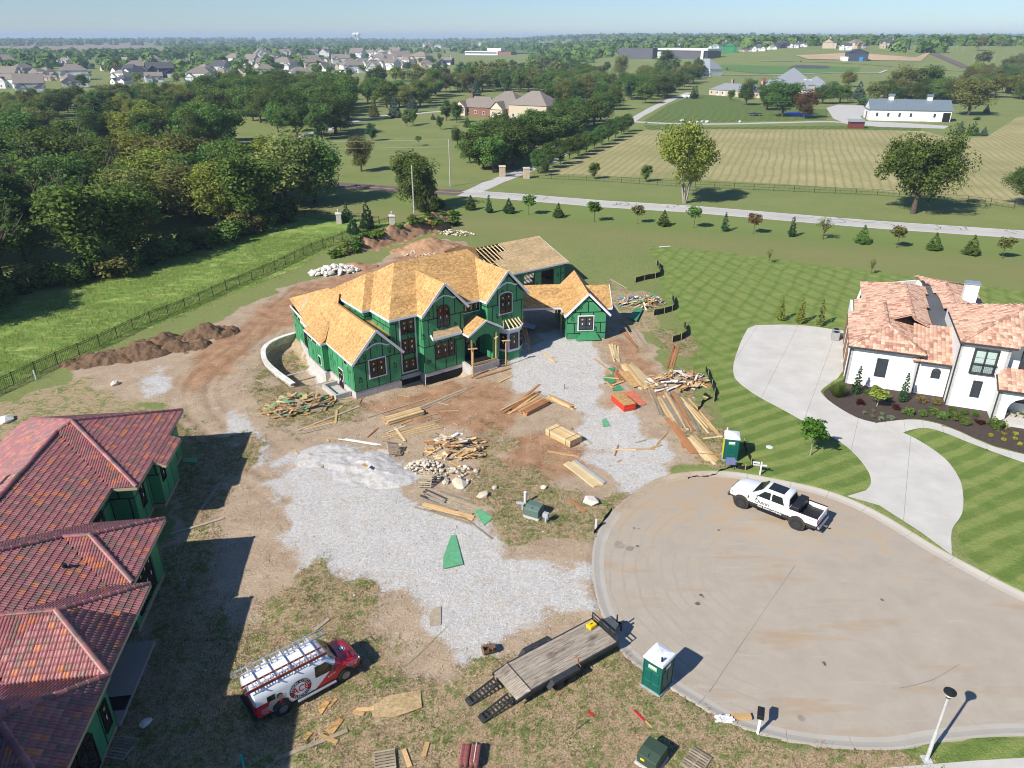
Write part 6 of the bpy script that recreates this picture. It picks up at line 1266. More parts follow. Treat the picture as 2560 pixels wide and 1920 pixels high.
# osb pack with red edges
A, B, C_ = gnd(z4(1000, 600)), gnd(z4(1092, 760)), gnd(z4(1198, 740)); dx = C_ - B; PK = thing('sheet_stack', 'stack of sheathing sheets with bright red edges', 'sheet stack', (B + C_) / 2 + (A - B) * .5, math.atan2(dx.y, dx.x)); Lx = dx.length; Ly = 2.44
for j in range(16): lay('sheet', PK, Lx, Ly, .033, m_redosb, (random.uniform(-.02, .02), random.uniform(-.02, .02), .08 + j * .037), random.gauss(0, .004))
lay('top_sheet', PK, Lx, Ly, .02, m_osb, (0, 0, .08 + 16 * .037), 0); MB().b2((-Lx / 2, -.9, 0), (Lx / 2, -.8, .08)).build('bearer', m_woodg, PK); MB().b2((-Lx / 2, .8, 0), (Lx / 2, .9, .08)).build('bearer', m_woodg, PK)
m_redsh = m_osb_make('red_tinted_osb', (.42, .09, .05), (.66, .24, .13), (.55, .16, .09))
sheetp('reddish sheathing sheet lying flat beside the red edged stack', [z4(1095, 560), z4(1190, 548), z4(1305, 665), z4(1180, 680)], m_redsh); sheetp('tan sheet on the pale boards by the green offcuts', [z4(1055, 395), z4(1140, 385), z4(1240, 515), z4(1185, 527)], m_osb, z=.16); sheetp('green triangular offcut nearest the gable wing', [z4(938, 346), z4(1028, 352), z4(1008, 405)], m_zip); sheetp('green square offcut under crossed boards', [z4(915, 425), z4(1000, 408), z4(1040, 470), z4(960, 490)], m_zip); sheetp('green triangular offcut nearest the red sheets', [z4(1008, 545), z4(1055, 490), z4(1107, 540)], m_zip)
for lb, *q in (('upper board lying across the green offcuts', 910, 432, 1060, 448), ('left slanting board on the green offcuts', 950, 470, 1010, 530), ('right wide board on the green offcuts', 1010, 500, 1105, 465)): plank(lb, z4(q[0], q[1]), z4(q[2], q[3]), .2, .045, m_wood, group='boards on the green offcuts', z=.05)
sheetp('green panel lying on the gravel', [px(1108, 1395), px(1128, 1340), px(1140, 1340), px(1158, 1412), px(1108, 1424)], m_greenb); sheetp('faded green sheet at the end of the weathered planks', [z3(1885, 1240), z3(1935, 1225), z3(2050, 1300), z3(1970, 1365)], m_greenb); sheetp('small tan square of board on the gravel mound', [z3(915, 905), z3(945, 893), z3(975, 912), z3(955, 932)], m_osb, z=.75); sheetp('big pale plywood sheet below the van', [z5(1450, 1060), z5(1620, 950), z5(1940, 900), z5(1955, 1070), z5(1700, 1160), z5(1470, 1160)], m_osbpale)
for lb, q in (('tan offcut by the van rear wheel', (925, 1085, 1000, 985, 1048, 1010, 960, 1140)), ('narrow tan offcut by the van', (1022, 1060, 1100, 968, 1122, 985, 1050, 1062)), ('tan plywood strip below the van', (1000, 1290, 1135, 1163, 1182, 1190, 1060, 1350)), ('tan offcut at the shadow edge', (780, 1370, 830, 1300, 878, 1318, 810, 1390))): sheetp(lb, [z5(q[i], q[i + 1]) for i in range(0, 8, 2)], m_osb)
sheetp('green scrap of sheathing in the shade of the red house', [px(455, 1155), px(460, 1147), px(495, 1144), px(492, 1158)], m_greenb); sheetp('green sheathing offcut leaning by the right scrap heap', [fp(1357, 690), fp(1375, 668), fp(1388, 672), fp(1375, 698)], m_zip, z=.25); sheetp('faded green strip on the dirt between lumber piles', [z4(915, 800), z4(945, 785), z4(985, 850), z4(925, 862)], m_greenb); sheetp('dark sheet beside the carport', [z4(235, 95), z4(340, 60), z4(420, 110), z4(300, 160)], m_woodg)
sheetp('brown cloth patch on the gravel', [px(1073, 1535), px(1087, 1520), px(1103, 1517), px(1103, 1563), px(1075, 1567)], m_woodg); sheetp('white plastic scrap beside the dark mounds', [px(228, 887), px(240, 880), px(252, 882), px(238, 890)], m_plas)
# scrap piles
SM = [m_wood, m_woodp, m_osb, m_woodg, m_wood]; scrap('big pile of wood scrap with white and green bits beside the silt fence', z4(1560, 480), 3.0, 2.0, 1.1, 190, SM + [m_plas, m_woodr], .3)
scrap('scrap pile of tan and green offcuts below the patio wall', z3(380, 330), 3.3, 2.0, .85, 200, SM + [m_osb, m_greenb, m_woodg], .3); scrap('scrap pile topped with white wrapping beyond the gravel mound', z3(1720, 700), 2.6, 1.7, .9, 150, SM + [m_plas, m_woodr], -.2); scrap('scrap heap right of the gable wing by the silt fence', fp(1385, 655), 3.0, 2.2, .9, 150, SM + [m_plas, m_greenb, m_bluep], .2); stack('lumber_pile', 'loose pale boards behind the gable wing on the grass', fp(1310, 602), fp(1345, 630), 5, 1, .16, .04, [m_woodp, m_woodg], .4, .2, .3, gap=.2)
SB_ = []; rs = random.Random(77)
for i in range(58):
    u, v = (rs.uniform(640, 1110), rs.uniform(850, 1010)) if i < 34 else (rs.uniform(1200, 1540), rs.uniform(800, 1000)); p = fp(u, v); a = rs.gauss(.55, .8); L = rs.choice((.5, .8, 1.2, 1.8, 2.6)); SB_.append((u, p, a, L, rs.choice(WM + [m_woodr, m_woodg]), i < 34))
for left in (True, False):
    for i, (u, p, a, L, m, lf) in enumerate(sorted((q for q in SB_ if q[5] == left), key=lambda q: q[0])): d = Vector((math.cos(a), math.sin(a), 0)) * L / 2; plank('stray board on the dirt %s, %d%s from left' % ('before the house' if left else 'by the lumber', i + 1, {1: 'st', 2: 'nd', 3: 'rd'}.get((i + 1) % 10 if not 10 < i + 1 < 14 else 0, 'th')), p - d, p + d, rs.choice((.1, .14, .2)), .04, m, 'stray_board', 'stray boards')
# rocks
_RK = []
for k_ in range(6):
    bm = bmesh.new(); bmesh.ops.create_icosphere(bm, subdivisions=1, radius=.5)
    rs = np.random.default_rng(k_)
    for v_ in bm.verts: v_.co *= rs.uniform(.72, 1.12); v_.co.x *= 1.15; v_.co.z *= .72
    me = bpy.data.meshes.new('rock'); bm.to_mesh(me); bm.free(); _RK.append(me)
m_rock = mat('limestone', (.56, .49, .38), .9, var=.25, scale=3, jitter=.16, bmp=.6, bscale=12); m_wrock = mat('white_limestone', (.66, .62, .54), .9, var=.18, scale=3, jitter=.12, bmp=.5, bscale=12); m_brock = mat('brown_stone', (.42, .33, .24), .9, var=.25, jitter=.2)
for me in _RK: me.materials.append(m_rock)
def rock(parent, p, s, m=None, name='rock'):
    o = O(name, random.choice(_RK), parent); o.location = p; o.scale = (s * random.uniform(.8, 1.25), s * random.uniform(.8, 1.2), s * random.uniform(.7, 1.1)); o.rotation_euler = (random.uniform(-.4, .4), random.uniform(-.4, .4), random.uniform(0, 6.3))
    if m: o.material_slots[0].link = 'OBJECT'; o.material_slots[0].material = m
    return o
def rockpile(label, c, rx, ry, h_, n_, smin, smax, m, rz=0.):
    t = thing('rock_pile', label, 'rock pile', gnd(c), rz)
    for i in range(n_): a = random.uniform(0, 6.28); r_ = math.sqrt(random.random()); s = random.uniform(smin, smax); rock(t, (rx * r_ * math.cos(a), ry * r_ * math.sin(a), h_ * (1 - r_) * random.uniform(.5, 1) + s * .2), s, m)
    return t
rockpile('pile of white limestone blocks by the iron fence behind the house', fp(722, 588), 3.6, 2.0, 1.1, 130, .35, .95, m_wrock, .35); rockpile('small pile of pale rubble between gravel mound and scrap', z3(1450, 860), 1.6, 1.1, .6, 110, .12, .4, m_rock); rockpile('scattered pale boulders at the edge of the weedy patch', z3(1720, 930), 2.2, 1.3, .15, 45, .15, .6, m_rock, -.3); rockpile('rubble slope of stones behind the house ridge', fp(930, 545), 4.5, 2.4, 1.0, 150, .15, .5, m_rock, .3); rockpile('stones spilled at the foot of the earth bank', fp(985, 505), 3.5, 1.5, .8, 70, .2, .6, m_rock, -.4)
for lb, p, s, m in (('big flat boulder below the white wrapped scrap', z3(1760, 1000), 1.3, m_rock), ('white boulder beside the turning circle kerb', gnd(z4(830, 1500)), 1.6, m_wrock), ('orange tan rock in the weeds above the transformer', z4(415, 1385), .6, m_rock), ('pale upright slab stone by the dark earth mounds', px(287, 962), .9, m_rock), ('tan rock in the weeds right of the boulders', z3(2060, 1045), .55, m_rock), ('pale rock in the shaded grass by red house', px(365, 1811), .7, m_wrock), ('tan rock below the big flat boulder', z3(1960, 1110), .8, m_rock), ('white rock at the left edge of the site', px(15, 1052), 1.6, m_wrock)): tag(rock(None, gnd(p) + Vector((0, 0, .1)), s, m, 'boulder'), lb, 'rock')
# earth, gravel mounds as height fields that sink into the ground
MOUNDS = []
def mound(name, label, c, rx, ry, h_, m, rz=0., seed=0, rough=.35, n_=56, peaks=None, cat='mound'):
    c = gnd(c); U, V_ = np.meshgrid(np.linspace(-1.15, 1.15, n_), np.linspace(-1.15, 1.15, n_)); X, Y = U * rx, V_ * ry
    Z = np.zeros_like(X)
    for (pu, pv, pr, ph) in peaks or [(0, 0, 1, 1)]: Z = np.maximum(Z, ph * np.clip(1 - np.hypot(U - pu, V_ - pv) / pr, 0, None)**1.15)
    rim = np.clip(1.1 - np.hypot(U, V_), 0, 1); Z = h_ * Z + (fbm(X + 50 * seed, Y, 1.6, 4) - .5) * rough * np.minimum(1, rim * 4) + (fbm(X + 9 * seed, Y + 5, .5, 2) - .5) * rough * .5 * np.minimum(1, rim * 4); Z = np.where(np.hypot(U, V_) > 1.02, -.3, Z - .03)
    ix = np.arange(n_ * n_).reshape(n_, n_); q = np.stack([ix[:-1, :-1], ix[:-1, 1:], ix[1:, 1:], ix[1:, :-1]], -1).reshape(-1, 4)
    o = O(name, npmesh(name, np.stack([X, Y, Z], -1).reshape(-1, 3), q, m, 4, smooth=True)); o.location = c; o.rotation_euler = (0, 0, rz); MOUNDS.append(o); return tag(o, label, cat)
m_topsoil = mat_from('dark_topsoil', lambda n, P: mix(n, .5, ramp(n, nz(n, P, 1), .3, .7, (.085, .048, .028), (.22, .13, .075)), ramp(n, nz(n, P, 3), .3, .7, (.05, .03, .02), (.34, .23, .14))), .9, 6, .15)
mound('gravel_mound', 'pale grey gravel mound at the upper edge of the gravel yard', z3(900, 830), 5.4, 3.2, .5, m_gravel, -.35, 1, .36, 84, [(-.45, .1, .7, .6), (.15, .05, .8, .65), (.55, -.25, .6, .75)])
for i, (u, v, rx, ry, h_, lb) in enumerate(((215, 778, 4.0, 2.2, 1.0, 'leftmost dark earth mound by the iron fence'), (300, 765, 3.6, 2.3, 1.25, 'second dark earth mound from the left by the iron fence'), (390, 752, 3.2, 2.0, 1.1, 'brown earth mound in the middle by the iron fence'), (350, 737, 3.4, 1.8, 1.0, 'dark earth mound behind the others by the iron fence'), (450, 722, 3.4, 2.4, 1.35, 'rightmost dark earth mound by the iron fence'))): mound('earth_mound', lb, fp(u, v), rx, ry, h_, m_topsoil, .45, i + 3, 1.0)
mound('earth_bank', 'red earth bank overgrown with weeds behind the house', (fp(742, 547) + fp(985, 482)) / 2, (fp(742, 547) - fp(985, 482)).length * .52, 4.6, 2.7, m_clay, math.atan2((fp(985, 482) - fp(742, 547)).y, (fp(985, 482) - fp(742, 547)).x), 11, 1.0, 84, [(-.6, 0, .5, .6), (-.2, .05, .5, .9), (.2, .1, .5, .95), (.55, .1, .5, 1.1)]); mound('earth_mound', 'bare reddish rubble mound behind the main roof ridge', fp(930, 540), 6.5, 3.8, 2.2, m_clay, .2, 12, .9)
mound('earth_mound', 'small reddish earth mound behind the white limestone blocks', fp(765, 578), 3.6, 1.8, .8, m_clay, .3, 14, .4)
# silt fences
m_silt = mat('black_silt_fabric', (.012, .012, .014), .7, var=.3, jitter=0); m_stake = mat('wood_stake', (.46, .34, .2), .8)
def silt(label, pts, h_=.62, stakes=True, sag=.0):
    P = spline([gnd(p)[:2] for p in pts], 5); o_ = P[0]; t = thing('silt_fence', label, 'silt fence', (*o_, 0), 0, 'black silt fences'); mb = MB(); L = []
    for i, p in enumerate(P): hh = h_ * (1 - sag * random.random()); z = gz_at(*p); L.append(((p[0] - o_[0], p[1] - o_[1], z - .08), (p[0] - o_[0] + random.uniform(-.06, .06), p[1] - o_[1] + random.uniform(-.06, .06), z + hh)))
    for a, c in zip(L, L[1:]): mb.ext([a[0], c[0], c[1], a[1]], (.006, .004, 0))
    mb.build('fabric', m_silt, t)
    if stakes:
        for i in range(0, len(L), 4): a = L[i]; MB().b2((a[0][0] - .02, a[0][1] - .03, a[0][2]), (a[0][0] + .02, a[0][1] + .01, a[0][2] + h_ + .2)).build('stake', m_stake, t)
    return t
silt('black silt fence curve at the far lawn corner', [fp(1372, 611), fp(1398, 604), fp(1424, 598), fp(1424, 580), fp(1418, 572)], .75); silt('black silt fence curve beside the scrap heap right of the gable wing', [fp(1412, 682), fp(1440, 676), fp(1456, 668), fp(1452, 646)], .75); silt('short black silt fence at the lawn edge above the dark red boards', [fp(1452, 740), fp(1475, 733), fp(1482, 722), fp(1478, 706)], .75); silt('sagging black silt fence behind the big scrap pile', [z4(1880, 640), z4(1885, 560), z4(1850, 460), z4(1810, 370)], .6, True, .4)
silt('crumpled black silt fabric beside the big scrap pile', [z4(1740, 720), z4(1790, 650), z4(1850, 610), z4(1790, 580)], .45, False, .7); silt('low black silt fence beside the far toilet and mailbox', [z4(2140, 1000), z4(2180, 1110), z4(2212, 1180), z4(2170, 1225), z4(2070, 1210)], .4, True, .4); silt('flattened black silt fabric trailing to the kerb', [z4(2050, 1205), z4(1960, 1230), z4(1850, 1275), z4(1740, 1275), z4(1660, 1295)], .22, False, .6); silt('torn black silt fabric along the kerb by the marker post', [px(1485, 1335), px(1510, 1300), px(1530, 1275)], .35, False, .6)
# pallets
def pallet(label, loc, rot, m):
    t = thing('pallet', label, 'pallet', loc, 0, 'wooden pallets'); t.rotation_euler = rot
    for i in range(8): MB().b2((-.5, -.6 + i * .158, .1), (.5, -.6 + i * .158 + .095, .12)).build('slat', m, t)
    for x in (-.47, 0, .47): MB().b2((x - .03, -.6, .02), (x + .03, .6, .1)).build('bearer', m, t)
    for y in (-.55, 0, .55): MB().b2((-.5, y - .05, 0), (.5, y + .05, .02)).build('slat', m, t)
pallet('weathered pallet leaning on the right side of the gravel mound', gnd(z3(1190, 745)) + Vector((0, 0, .5)), (R(25), R(20), R(25)), m_woodg); pallet('pallet standing steeply below the rubble pile', gnd(z3(1465, 1010)) + Vector((0, 0, .55)), (R(55), 0, R(-4)), m_woodg); pallet('pallet lying at the bottom edge below the plywood', gnd(z5(1590, 1610)), (0, 0, R(12)), m_woodg); pallet('dark pallet in the shade of the red house at bottom left', gnd(px(305, 1873)), (0, 0, R(-10)), m_woodg); pallet('pallet corner at the bottom edge right of the dark transformer', gnd(px(1740, 1905)), (0, 0, R(-40)), m_woodg)
# odds and ends
lad = ladder('orange_ladder', 'orange wooden ladder leaning beside the bow window', (0, 0, 0), (0, 0, 0), 4.6, .5, m_woodr, m_wood); a = gnd(fp(1146, 765)); lad.location = a + Vector((-.55, .9, 2.15)); d = Vector((-.9, 1.0, 4.1)).normalized(); lad.rotation_euler = d.to_track_quat('X', 'Z').to_euler()
m_alum2 = mat('grey_metal_sheet', (.42, .48, .55), .35, metal=.3)
for i in range(3): p = frame(TS, OS_)(-5.0 + i * .15, 3.9 + i * .55, .75 - i * .12); o = MB().box((0, 0, 0), (4.0, .5, .08)).build('metal_panel', m_alum2); o.location = p; o.rotation_euler = (.1, .03, R(-22)); tag(o, 'pale blue grey metal panel stacked under the carport, %s' % ('nearest', 'middle', 'farthest')[i], 'metal panel', 'metal panels under the carport')
bx_ = thing('panel_trestle', 'timber trestle carrying the metal panels under the carport', 'trestle', frame(TS, OS_)(-4.9, 4.4)); MB().b2((-1.5, -.9, 0), (-1.4, .9, .5)).b2((1.2, -.9, 0), (1.3, .9, .5)).b2((-1.5, -.05, .3), (1.3, .05, .38)).build('trestle_frame', m_woodg, bx_)
tp = thing('teal_pipe', 'teal plastic pipe standing upright at the bottom edge', 'pipe', gnd(px(612, 1925))); MB().tube([(0, 0, -.1), (-.05, .02, 1.0)], .06, 12).build('pipe', mat('teal_pipe', (.01, .36, .33), .4), tp)
wp_ = thing('white_pipe', 'white plastic pipe standing by the iron fence at left', 'pipe', gnd(px(91, 949))); MB().tube([(0, 0, -.1), (-.05, .02, 1.0)], .06, 12).build('pipe', m_trim, wp_)
for lb, a, h_, m in (('bare wooden survey stake in the grass by the ramps', zB(1165, 1130), .8, m_stake), ('survey stake beside the green offcuts', z4(785, 335), .5, m_stake), ('thin survey stake near the red edged stack', z4(590, 525), .5, m_woodr), ('survey stake left of the strapped bundle', z4(300, 970), .7, m_stake)): o = MB().b2((-.03, -.02, -.1), (.03, .02, h_)).build('survey_stake', m); o.location = gnd(a); o.rotation_euler = (.05, .04, .3); tag(o, lb, 'stake')
plank('red painted stake lying in the grass below the toilet', zB(1675, 955), zB(1770, 1050), .09, .04, m_redp); plank('bare end board beside the red stake', zB(1770, 1045), zB(1835, 1110), .09, .04, m_wood); plank('red offcut in grass below the trailer', zB(1275, 965), zB(1330, 1010), .12, .03, m_redp)
hose = MB().tube([gnd(z5(x, y)) + Vector((0, 0, .04)) for x, y in ((220, 1659), (450, 1515), (620, 1420), (720, 1340), (860, 1260), (980, 1190), (1100, 1110), (1300, 990), (1500, 850), (1700, 720), (1900, 560), (2100, 360), (2212, 260))], .011, 6).build('string_line', mat('green_cord', (.30, .42, .10), .7)); tag(hose, 'pale green cord running diagonally below the van', 'cord')
lt = thing('litter_sheet', 'crumpled white plastic bag by the near kerb', 'plastic bag', gnd(px(1812, 1800))); mb = MB()
for i in range(14): mb.tube([(random.uniform(-.5, .5), random.uniform(-.2, .2), random.uniform(0, .25)) for _ in range(4)], .06, 5)
mb.build('plastic', m_plas, lt); cb = thing('cardboard', 'flat cardboard box on the near kerb beside the mailbox', 'cardboard', px(1852, 1793)); MB().b2((-.5, -.16, 0), (.5, .16, .12)).build('box', m_wood, cb)
# scattered litter and chips too small to pick apart
def scatter(name, mask, n_, smin, smax, m, box=(-34, 26, 22, 82), zoff=.0, flat=.5):
    X = RNG.uniform(box[0], box[1], n_ * 6); Y = RNG.uniform(box[2], box[3], n_ * 6); ok = np.zeros(len(X), bool)
    J = np.clip(np.searchsorted(GX, X) - 1, 0, nx - 2); I = np.clip(np.searchsorted(GY, Y) - 1, 0, ny - 2); ok = (RNG.random(len(X)) < mask[I, J]) & (sd_cul[I, J] < -1)
    X, Y, I, J = X[ok][:n_], Y[ok][:n_], I[ok][:n_], J[ok][:n_]; k_ = len(X); s = RNG.uniform(smin, smax, k_) * RNG.uniform(.6, 1, k_)
    base = np.array([(1, 0, 0), (0, 1, 0), (-1, 0, 0), (0, -1, 0), (0, 0, 1), (0, 0, -1)], float); tri = np.array([(0, 1, 4), (1, 2, 4), (2, 3, 4), (3, 0, 4), (1, 0, 5), (2, 1, 5), (3, 2, 5), (0, 3, 5)])
    v = base[None] * s[:, None, None] * RNG.uniform(.5, 1.2, (k_, 6, 1)); v[:, :, 2] *= flat; a = RNG.uniform(0, 6.3, k_); c, d = np.cos(a)[:, None], np.sin(a)[:, None]
    vx = v[:, :, 0] * c - v[:, :, 1] * d + X[:, None]; vy = v[:, :, 0] * d + v[:, :, 1] * c + Y[:, None]; vz = v[:, :, 2] + GZ[I, J][:, None] + s[:, None] * .15 + zoff
    T = (tri[None] + 6 * np.arange(k_)[:, None, None]).reshape(-1, 3)
    return stuff(O(name, npmesh(name, np.stack([vx, vy, vz], -1).reshape(-1, 3), T, m)))
tag(scatter('loose_stones', np.clip(z_site * .5 + z_grav, 0, 1) * (1 - .5 * z_scrub), 9000, .02, .075, m_rock), 'pale loose stones strewn over dirt and gravel', 'stones'); tag(scatter('gravel_stones', z_grav * (1 - z_scrub), 26000, .018, .05, m_wrock, (-16, 12, 26, 76)), 'crushed pale gravel stones of the yard', 'gravel')
tag(scatter('wood_chips', z_site * (1 - .6 * z_grav), 3200, .03, .11, m_wood, (-16, 20, 26, 76), flat=.2), 'splinters and offcuts of wood strewn over the dirt', 'wood chips'); tag(scatter('litter', z_site * .5 + z_scrub * .5, 260, .03, .10, m_plas, (-30, 22, 22, 76), flat=.4), 'bits of white litter over the building site', 'litter')

# ================================================================ TREES, SHRUBS, GRASS
def leafmat(name, dark, light, trans=.35):
    m = bpy.data.materials.new(name); m.use_nodes = True; n = m.node_tree; n.nodes.clear(); out = N(n, 'OutputMaterial')
    a = N(n, 'Attribute', attribute_name='rnd'); oi = N(n, 'ObjectInfo')
    c = ramp(n, a.outputs['Fac'], 0, 1, dark, light); h = N(n, 'HueSaturation'); n.links.new(mth(n, 'MULTIPLY_ADD', oi.outputs['Random'], .5, .75), h.inputs['Value']); n.links.new(mth(n, 'MULTIPLY_ADD', oi.outputs['Random'], .05, .475), h.inputs['Hue']); n.links.new(c, h.inputs['Color'])
    d = N(n, 'BsdfDiffuse'); t = N(n, 'BsdfTranslucent'); x = N(n, 'MixShader'); x.inputs[0].default_value = trans
    n.links.new(h.outputs[0], d.inputs[0]); n.links.new(h.outputs[0], t.inputs[0]); n.links.new(d.outputs[0], x.inputs[1]); n.links.new(t.outputs[0], x.inputs[2]); n.links.new(x.outputs[0], out.inputs[0]); return m
LM = {'d': leafmat('leaf_dark', (0.047, 0.091, 0.021), (0.155, 0.236, 0.063)), 'm': leafmat('leaf_green', (0.063, 0.122, 0.024), (0.214, 0.310, 0.077)), 'y': leafmat('leaf_yellow_green', (0.119, 0.150, 0.022), (0.362, 0.375, 0.081)),
      'o': leafmat('leaf_olive', (0.104, 0.130, 0.035), (0.317, 0.325, 0.104)), 'b': leafmat('leaf_blue_green', (0.052, 0.104, 0.066), (0.222, 0.295, 0.222)), 'r': leafmat('leaf_rust', (.10, .075, .03), (.30, .21, .09)), 'g': leafmat('leaf_fresh', (0.037, 0.106, 0.015), (0.138, 0.250, 0.037)), 'c': leafmat('leaf_cypress', (0.025, 0.075, 0.031), (0.100, 0.200, 0.081)),
      'p': leafmat('leaf_plum', (0.037, 0.015, 0.013), (0.125, 0.044, 0.031)), 's': leafmat('leaf_silver', (0.125, 0.163, 0.088), (0.300, 0.338, 0.213)), 'h': leafmat('leaf_lime', (0.225, 0.250, 0.025), (0.525, 0.525, 0.100))}
m_bark = mat('bark', (.11, .085, .06), .95, var=.3, scale=6, jitter=.2); m_barkp = mat('pale_bark', (.33, .29, .23), .95, var=.25, scale=6, jitter=.15)
def leaves(C, Rr, n_, size, rng, up=.35, flat=1.0):
    """n_ leaf quads in clumps with centres C and radii Rr"""
    k_ = rng.integers(0, len(C), n_); d = rng.normal(size=(n_, 3)); d /= np.linalg.norm(d, axis=1)[:, None]; r_ = Rr[k_] * rng.random(n_)**.45
    d[:, 2] *= flat; P = C[k_] + d * r_[:, None]
    nr = d * .7 + rng.normal(size=(n_, 3)) * .55 + np.array([0, 0, up]); nr /= np.linalg.norm(nr, axis=1)[:, None]
    t = np.cross(nr, rng.normal(size=(n_, 3))); t /= np.linalg.norm(t, axis=1)[:, None] + 1e-9; b_ = np.cross(nr, t); s = size * rng.uniform(.55, 1.15, n_)[:, None]
    V = np.stack([P - t * s - b_ * s * .6, P + t * s * .8 - b_ * s * .5, P + t * s + b_ * s * .6, P - t * s * .7 + b_ * s * .7], 1)
    shade = .55 * rng.random(n_) + .45 * np.repeat(rng.random(len(C)), 1)[k_]
    return V, shade
def leafobj(name, V, shade):
    n_ = len(V); me = npmesh(name, V.reshape(-1, 3), np.arange(n_ * 4).reshape(-1, 4), LM['m'], 4); at = me.attributes.new('rnd', 'FLOAT', 'FACE'); at.data.foreach_set('value', shade.astype(np.float32)); return me
def ell_clumps(n_, c, rad, rng, cr, lo=.3):
    d = rng.normal(size=(n_, 3)); d /= np.linalg.norm(d, axis=1)[:, None]; r_ = rng.uniform(lo**3, 1, n_)**(1 / 3.)
    C = np.array(c) + d * (r_ * rng.uniform(.78, 1.2, n_))[:, None] * np.array(rad) * (1 - cr * .6 / max(rad)); return C, cr * rng.uniform(.65, 1.35, n_)
def limb_mesh(mb, base, tips, r0, n_=6):
    for tp_ in tips:
        b_, t_ = Vector(base), Vector(tp_); m_ = b_.lerp(t_, .5) + Vector((random.uniform(-.03, .03), random.uniform(-.03, .03), .03)); mb.tube([b_, m_, t_], [r0, r0 * .7, r0 * .25], n_, cap=False)
PROTO = {}
def proto(kind, var, hd=True):
    if (kind, var, hd) in PROTO: return PROTO[(kind, var, hd)]
    rng = np.random.default_rng(var * 17 + len(kind)); q = 1.0 if hd else .14; sz = 1.0 if hd else 2.5; mb = MB(); random.seed(var * 31 + len(kind))
    if kind in ('round', 'oak', 'tall', 'sapling', 'vase', 'egg'):
        c, rad, ncl, cr, nl, ls, r0, zb = {'round': ((0, 0, .56), (.36, .36, .45), 42, .14, 12000, .0145, .022, .25), 'oak': ((0, 0, .62), (.58, .55, .40), 76, .135, 17000, .0145, .030, .24), 'tall': ((0, 0, .58), (.25, .25, .44), 34, .11, 9500, .0135, .018, .2), 'sapling': ((0, 0, .68), (.23, .23, .30), 16, .12, 900, .034, .010, .35), 'vase': ((0, 0, .66), (.45, .43, .34), 54, .12, 11000, .0145, .020, .3), 'egg': ((0, 0, .58), (.30, .30, .42), 30, .12, 6000, .017, .016, .15)}[kind]
        C, Rr = ell_clumps(ncl, c, rad, rng, cr)
        if kind == 'vase': C[:, 2] = np.maximum(C[:, 2], .36 + .25 * (1 - np.hypot(C[:, 0], C[:, 1]) / .45) * 0 + rng.uniform(0, .1, ncl))
        V, sh = leaves(C, Rr, int(nl * q), ls * sz, rng)
        top = (random.uniform(-.02, .02), random.uniform(-.02, .02), zb + .12)
        if kind == 'vase':
            for a in range(5): x, y = .025 * math.cos(a * 1.3), .025 * math.sin(a * 1.3); mb.tube([(x * .4, y * .4, -.02), (x * 2, y * 2, .22), (x * 6, y * 6, .5)], [.016, .013, .006], 6, cap=False)
        else: mb.tube([(0, 0, -.03), (.004, .003, zb * .5), top], [r0 * 1.3, r0, r0 * .8], 8, cap=False)
        lim = C[rng.permutation(len(C))[:(14 if hd else 5)]]; limb_mesh(mb, top if kind != 'vase' else (0, 0, .3), [tuple(p) for p in lim], r0 * .5, 5)
    elif kind in ('conifer', 'column', 'cedar'):
        w_, z0, nl, ls, n_l = {'conifer': (.30, .06, 5200, .019, 17), 'column': (.16, .05, 2600, .02, 14), 'cedar': (.42, .05, 9000, .016, 14)}[kind]; C = []; Rr = []
        for i in range(n_l):
            f = i / (n_l - 1); z = z0 + (1 - z0) * f * .96; r_ = w_ * ((1 - f)**(.85 if kind != 'column' else .5)) * (1 if kind == 'conifer' else rng.uniform(.75, 1.1)) * (min(1, .5 + f * 5)); k_ = max(3, int(11 * (1 - f)))
            for j in range(k_): a = 2 * math.pi * (j + rng.random()) / k_; rr = r_ * rng.uniform(.55, 1); C.append((rr * math.cos(a), rr * math.sin(a), z - rr * .12)); Rr.append(max(.03, r_ * .33))
        V, sh = leaves(np.array(C), np.array(Rr), int(nl * q), ls * sz, rng, .1, .6); mb.tube([(0, 0, -.03), (0, 0, .5), (0, 0, .92)], [.018, .012, .003], 6, cap=False)
    elif kind == 'bare':
        V, sh = leaves(*ell_clumps(26, (0, 0, .65), (.30, .30, .34), rng, .08), int(420 * q) + 40, .02 * sz, rng); mb.tube([(0, 0, -.03), (0, 0, .4)], [.02, .014], 6, cap=False)
        for i in range(26): a = rng.uniform(0, 6.3); z = rng.uniform(.25, .42); limb_mesh(mb, (0, 0, z), [(.3 * math.cos(a) * rng.uniform(.4, 1), .3 * math.sin(a) * rng.uniform(.4, 1), rng.uniform(.6, .98))], .009, 5)
    elif kind == 'shrub':
        C, Rr = ell_clumps(16, (0, 0, .42), (.5, .5, .46), rng, .2); C[:, 2] = np.abs(C[:, 2]); V, sh = leaves(C, Rr, int(1500 * q), .05 * sz, rng); mb.tube([(0, 0, -.05), (0, 0, .4)], [.03, .01], 5, cap=False)
    elif kind == 'plume':
        a = rng.uniform(0, 6.3, 700); r_ = rng.uniform(.1, .75, 700); L = rng.uniform(.55, 1.0, 700); b0 = np.stack([.18 * np.cos(a) * r_, .18 * np.sin(a) * r_, 0 * a], -1); tp_ = b0 + np.stack([np.cos(a) * r_ * .75, np.sin(a) * r_ * .75, L * (1 - .35 * r_)], -1); s_ = np.stack([-np.sin(a), np.cos(a), 0 * a], -1) * .012
        V = np.stack([b0 - s_, b0 + s_, tp_ + s_ * .3, tp_ - s_ * .3], 1); sh = rng.random(700); mb.tube([(0, 0, -.05), (0, 0, .2)], [.05, .02], 5)
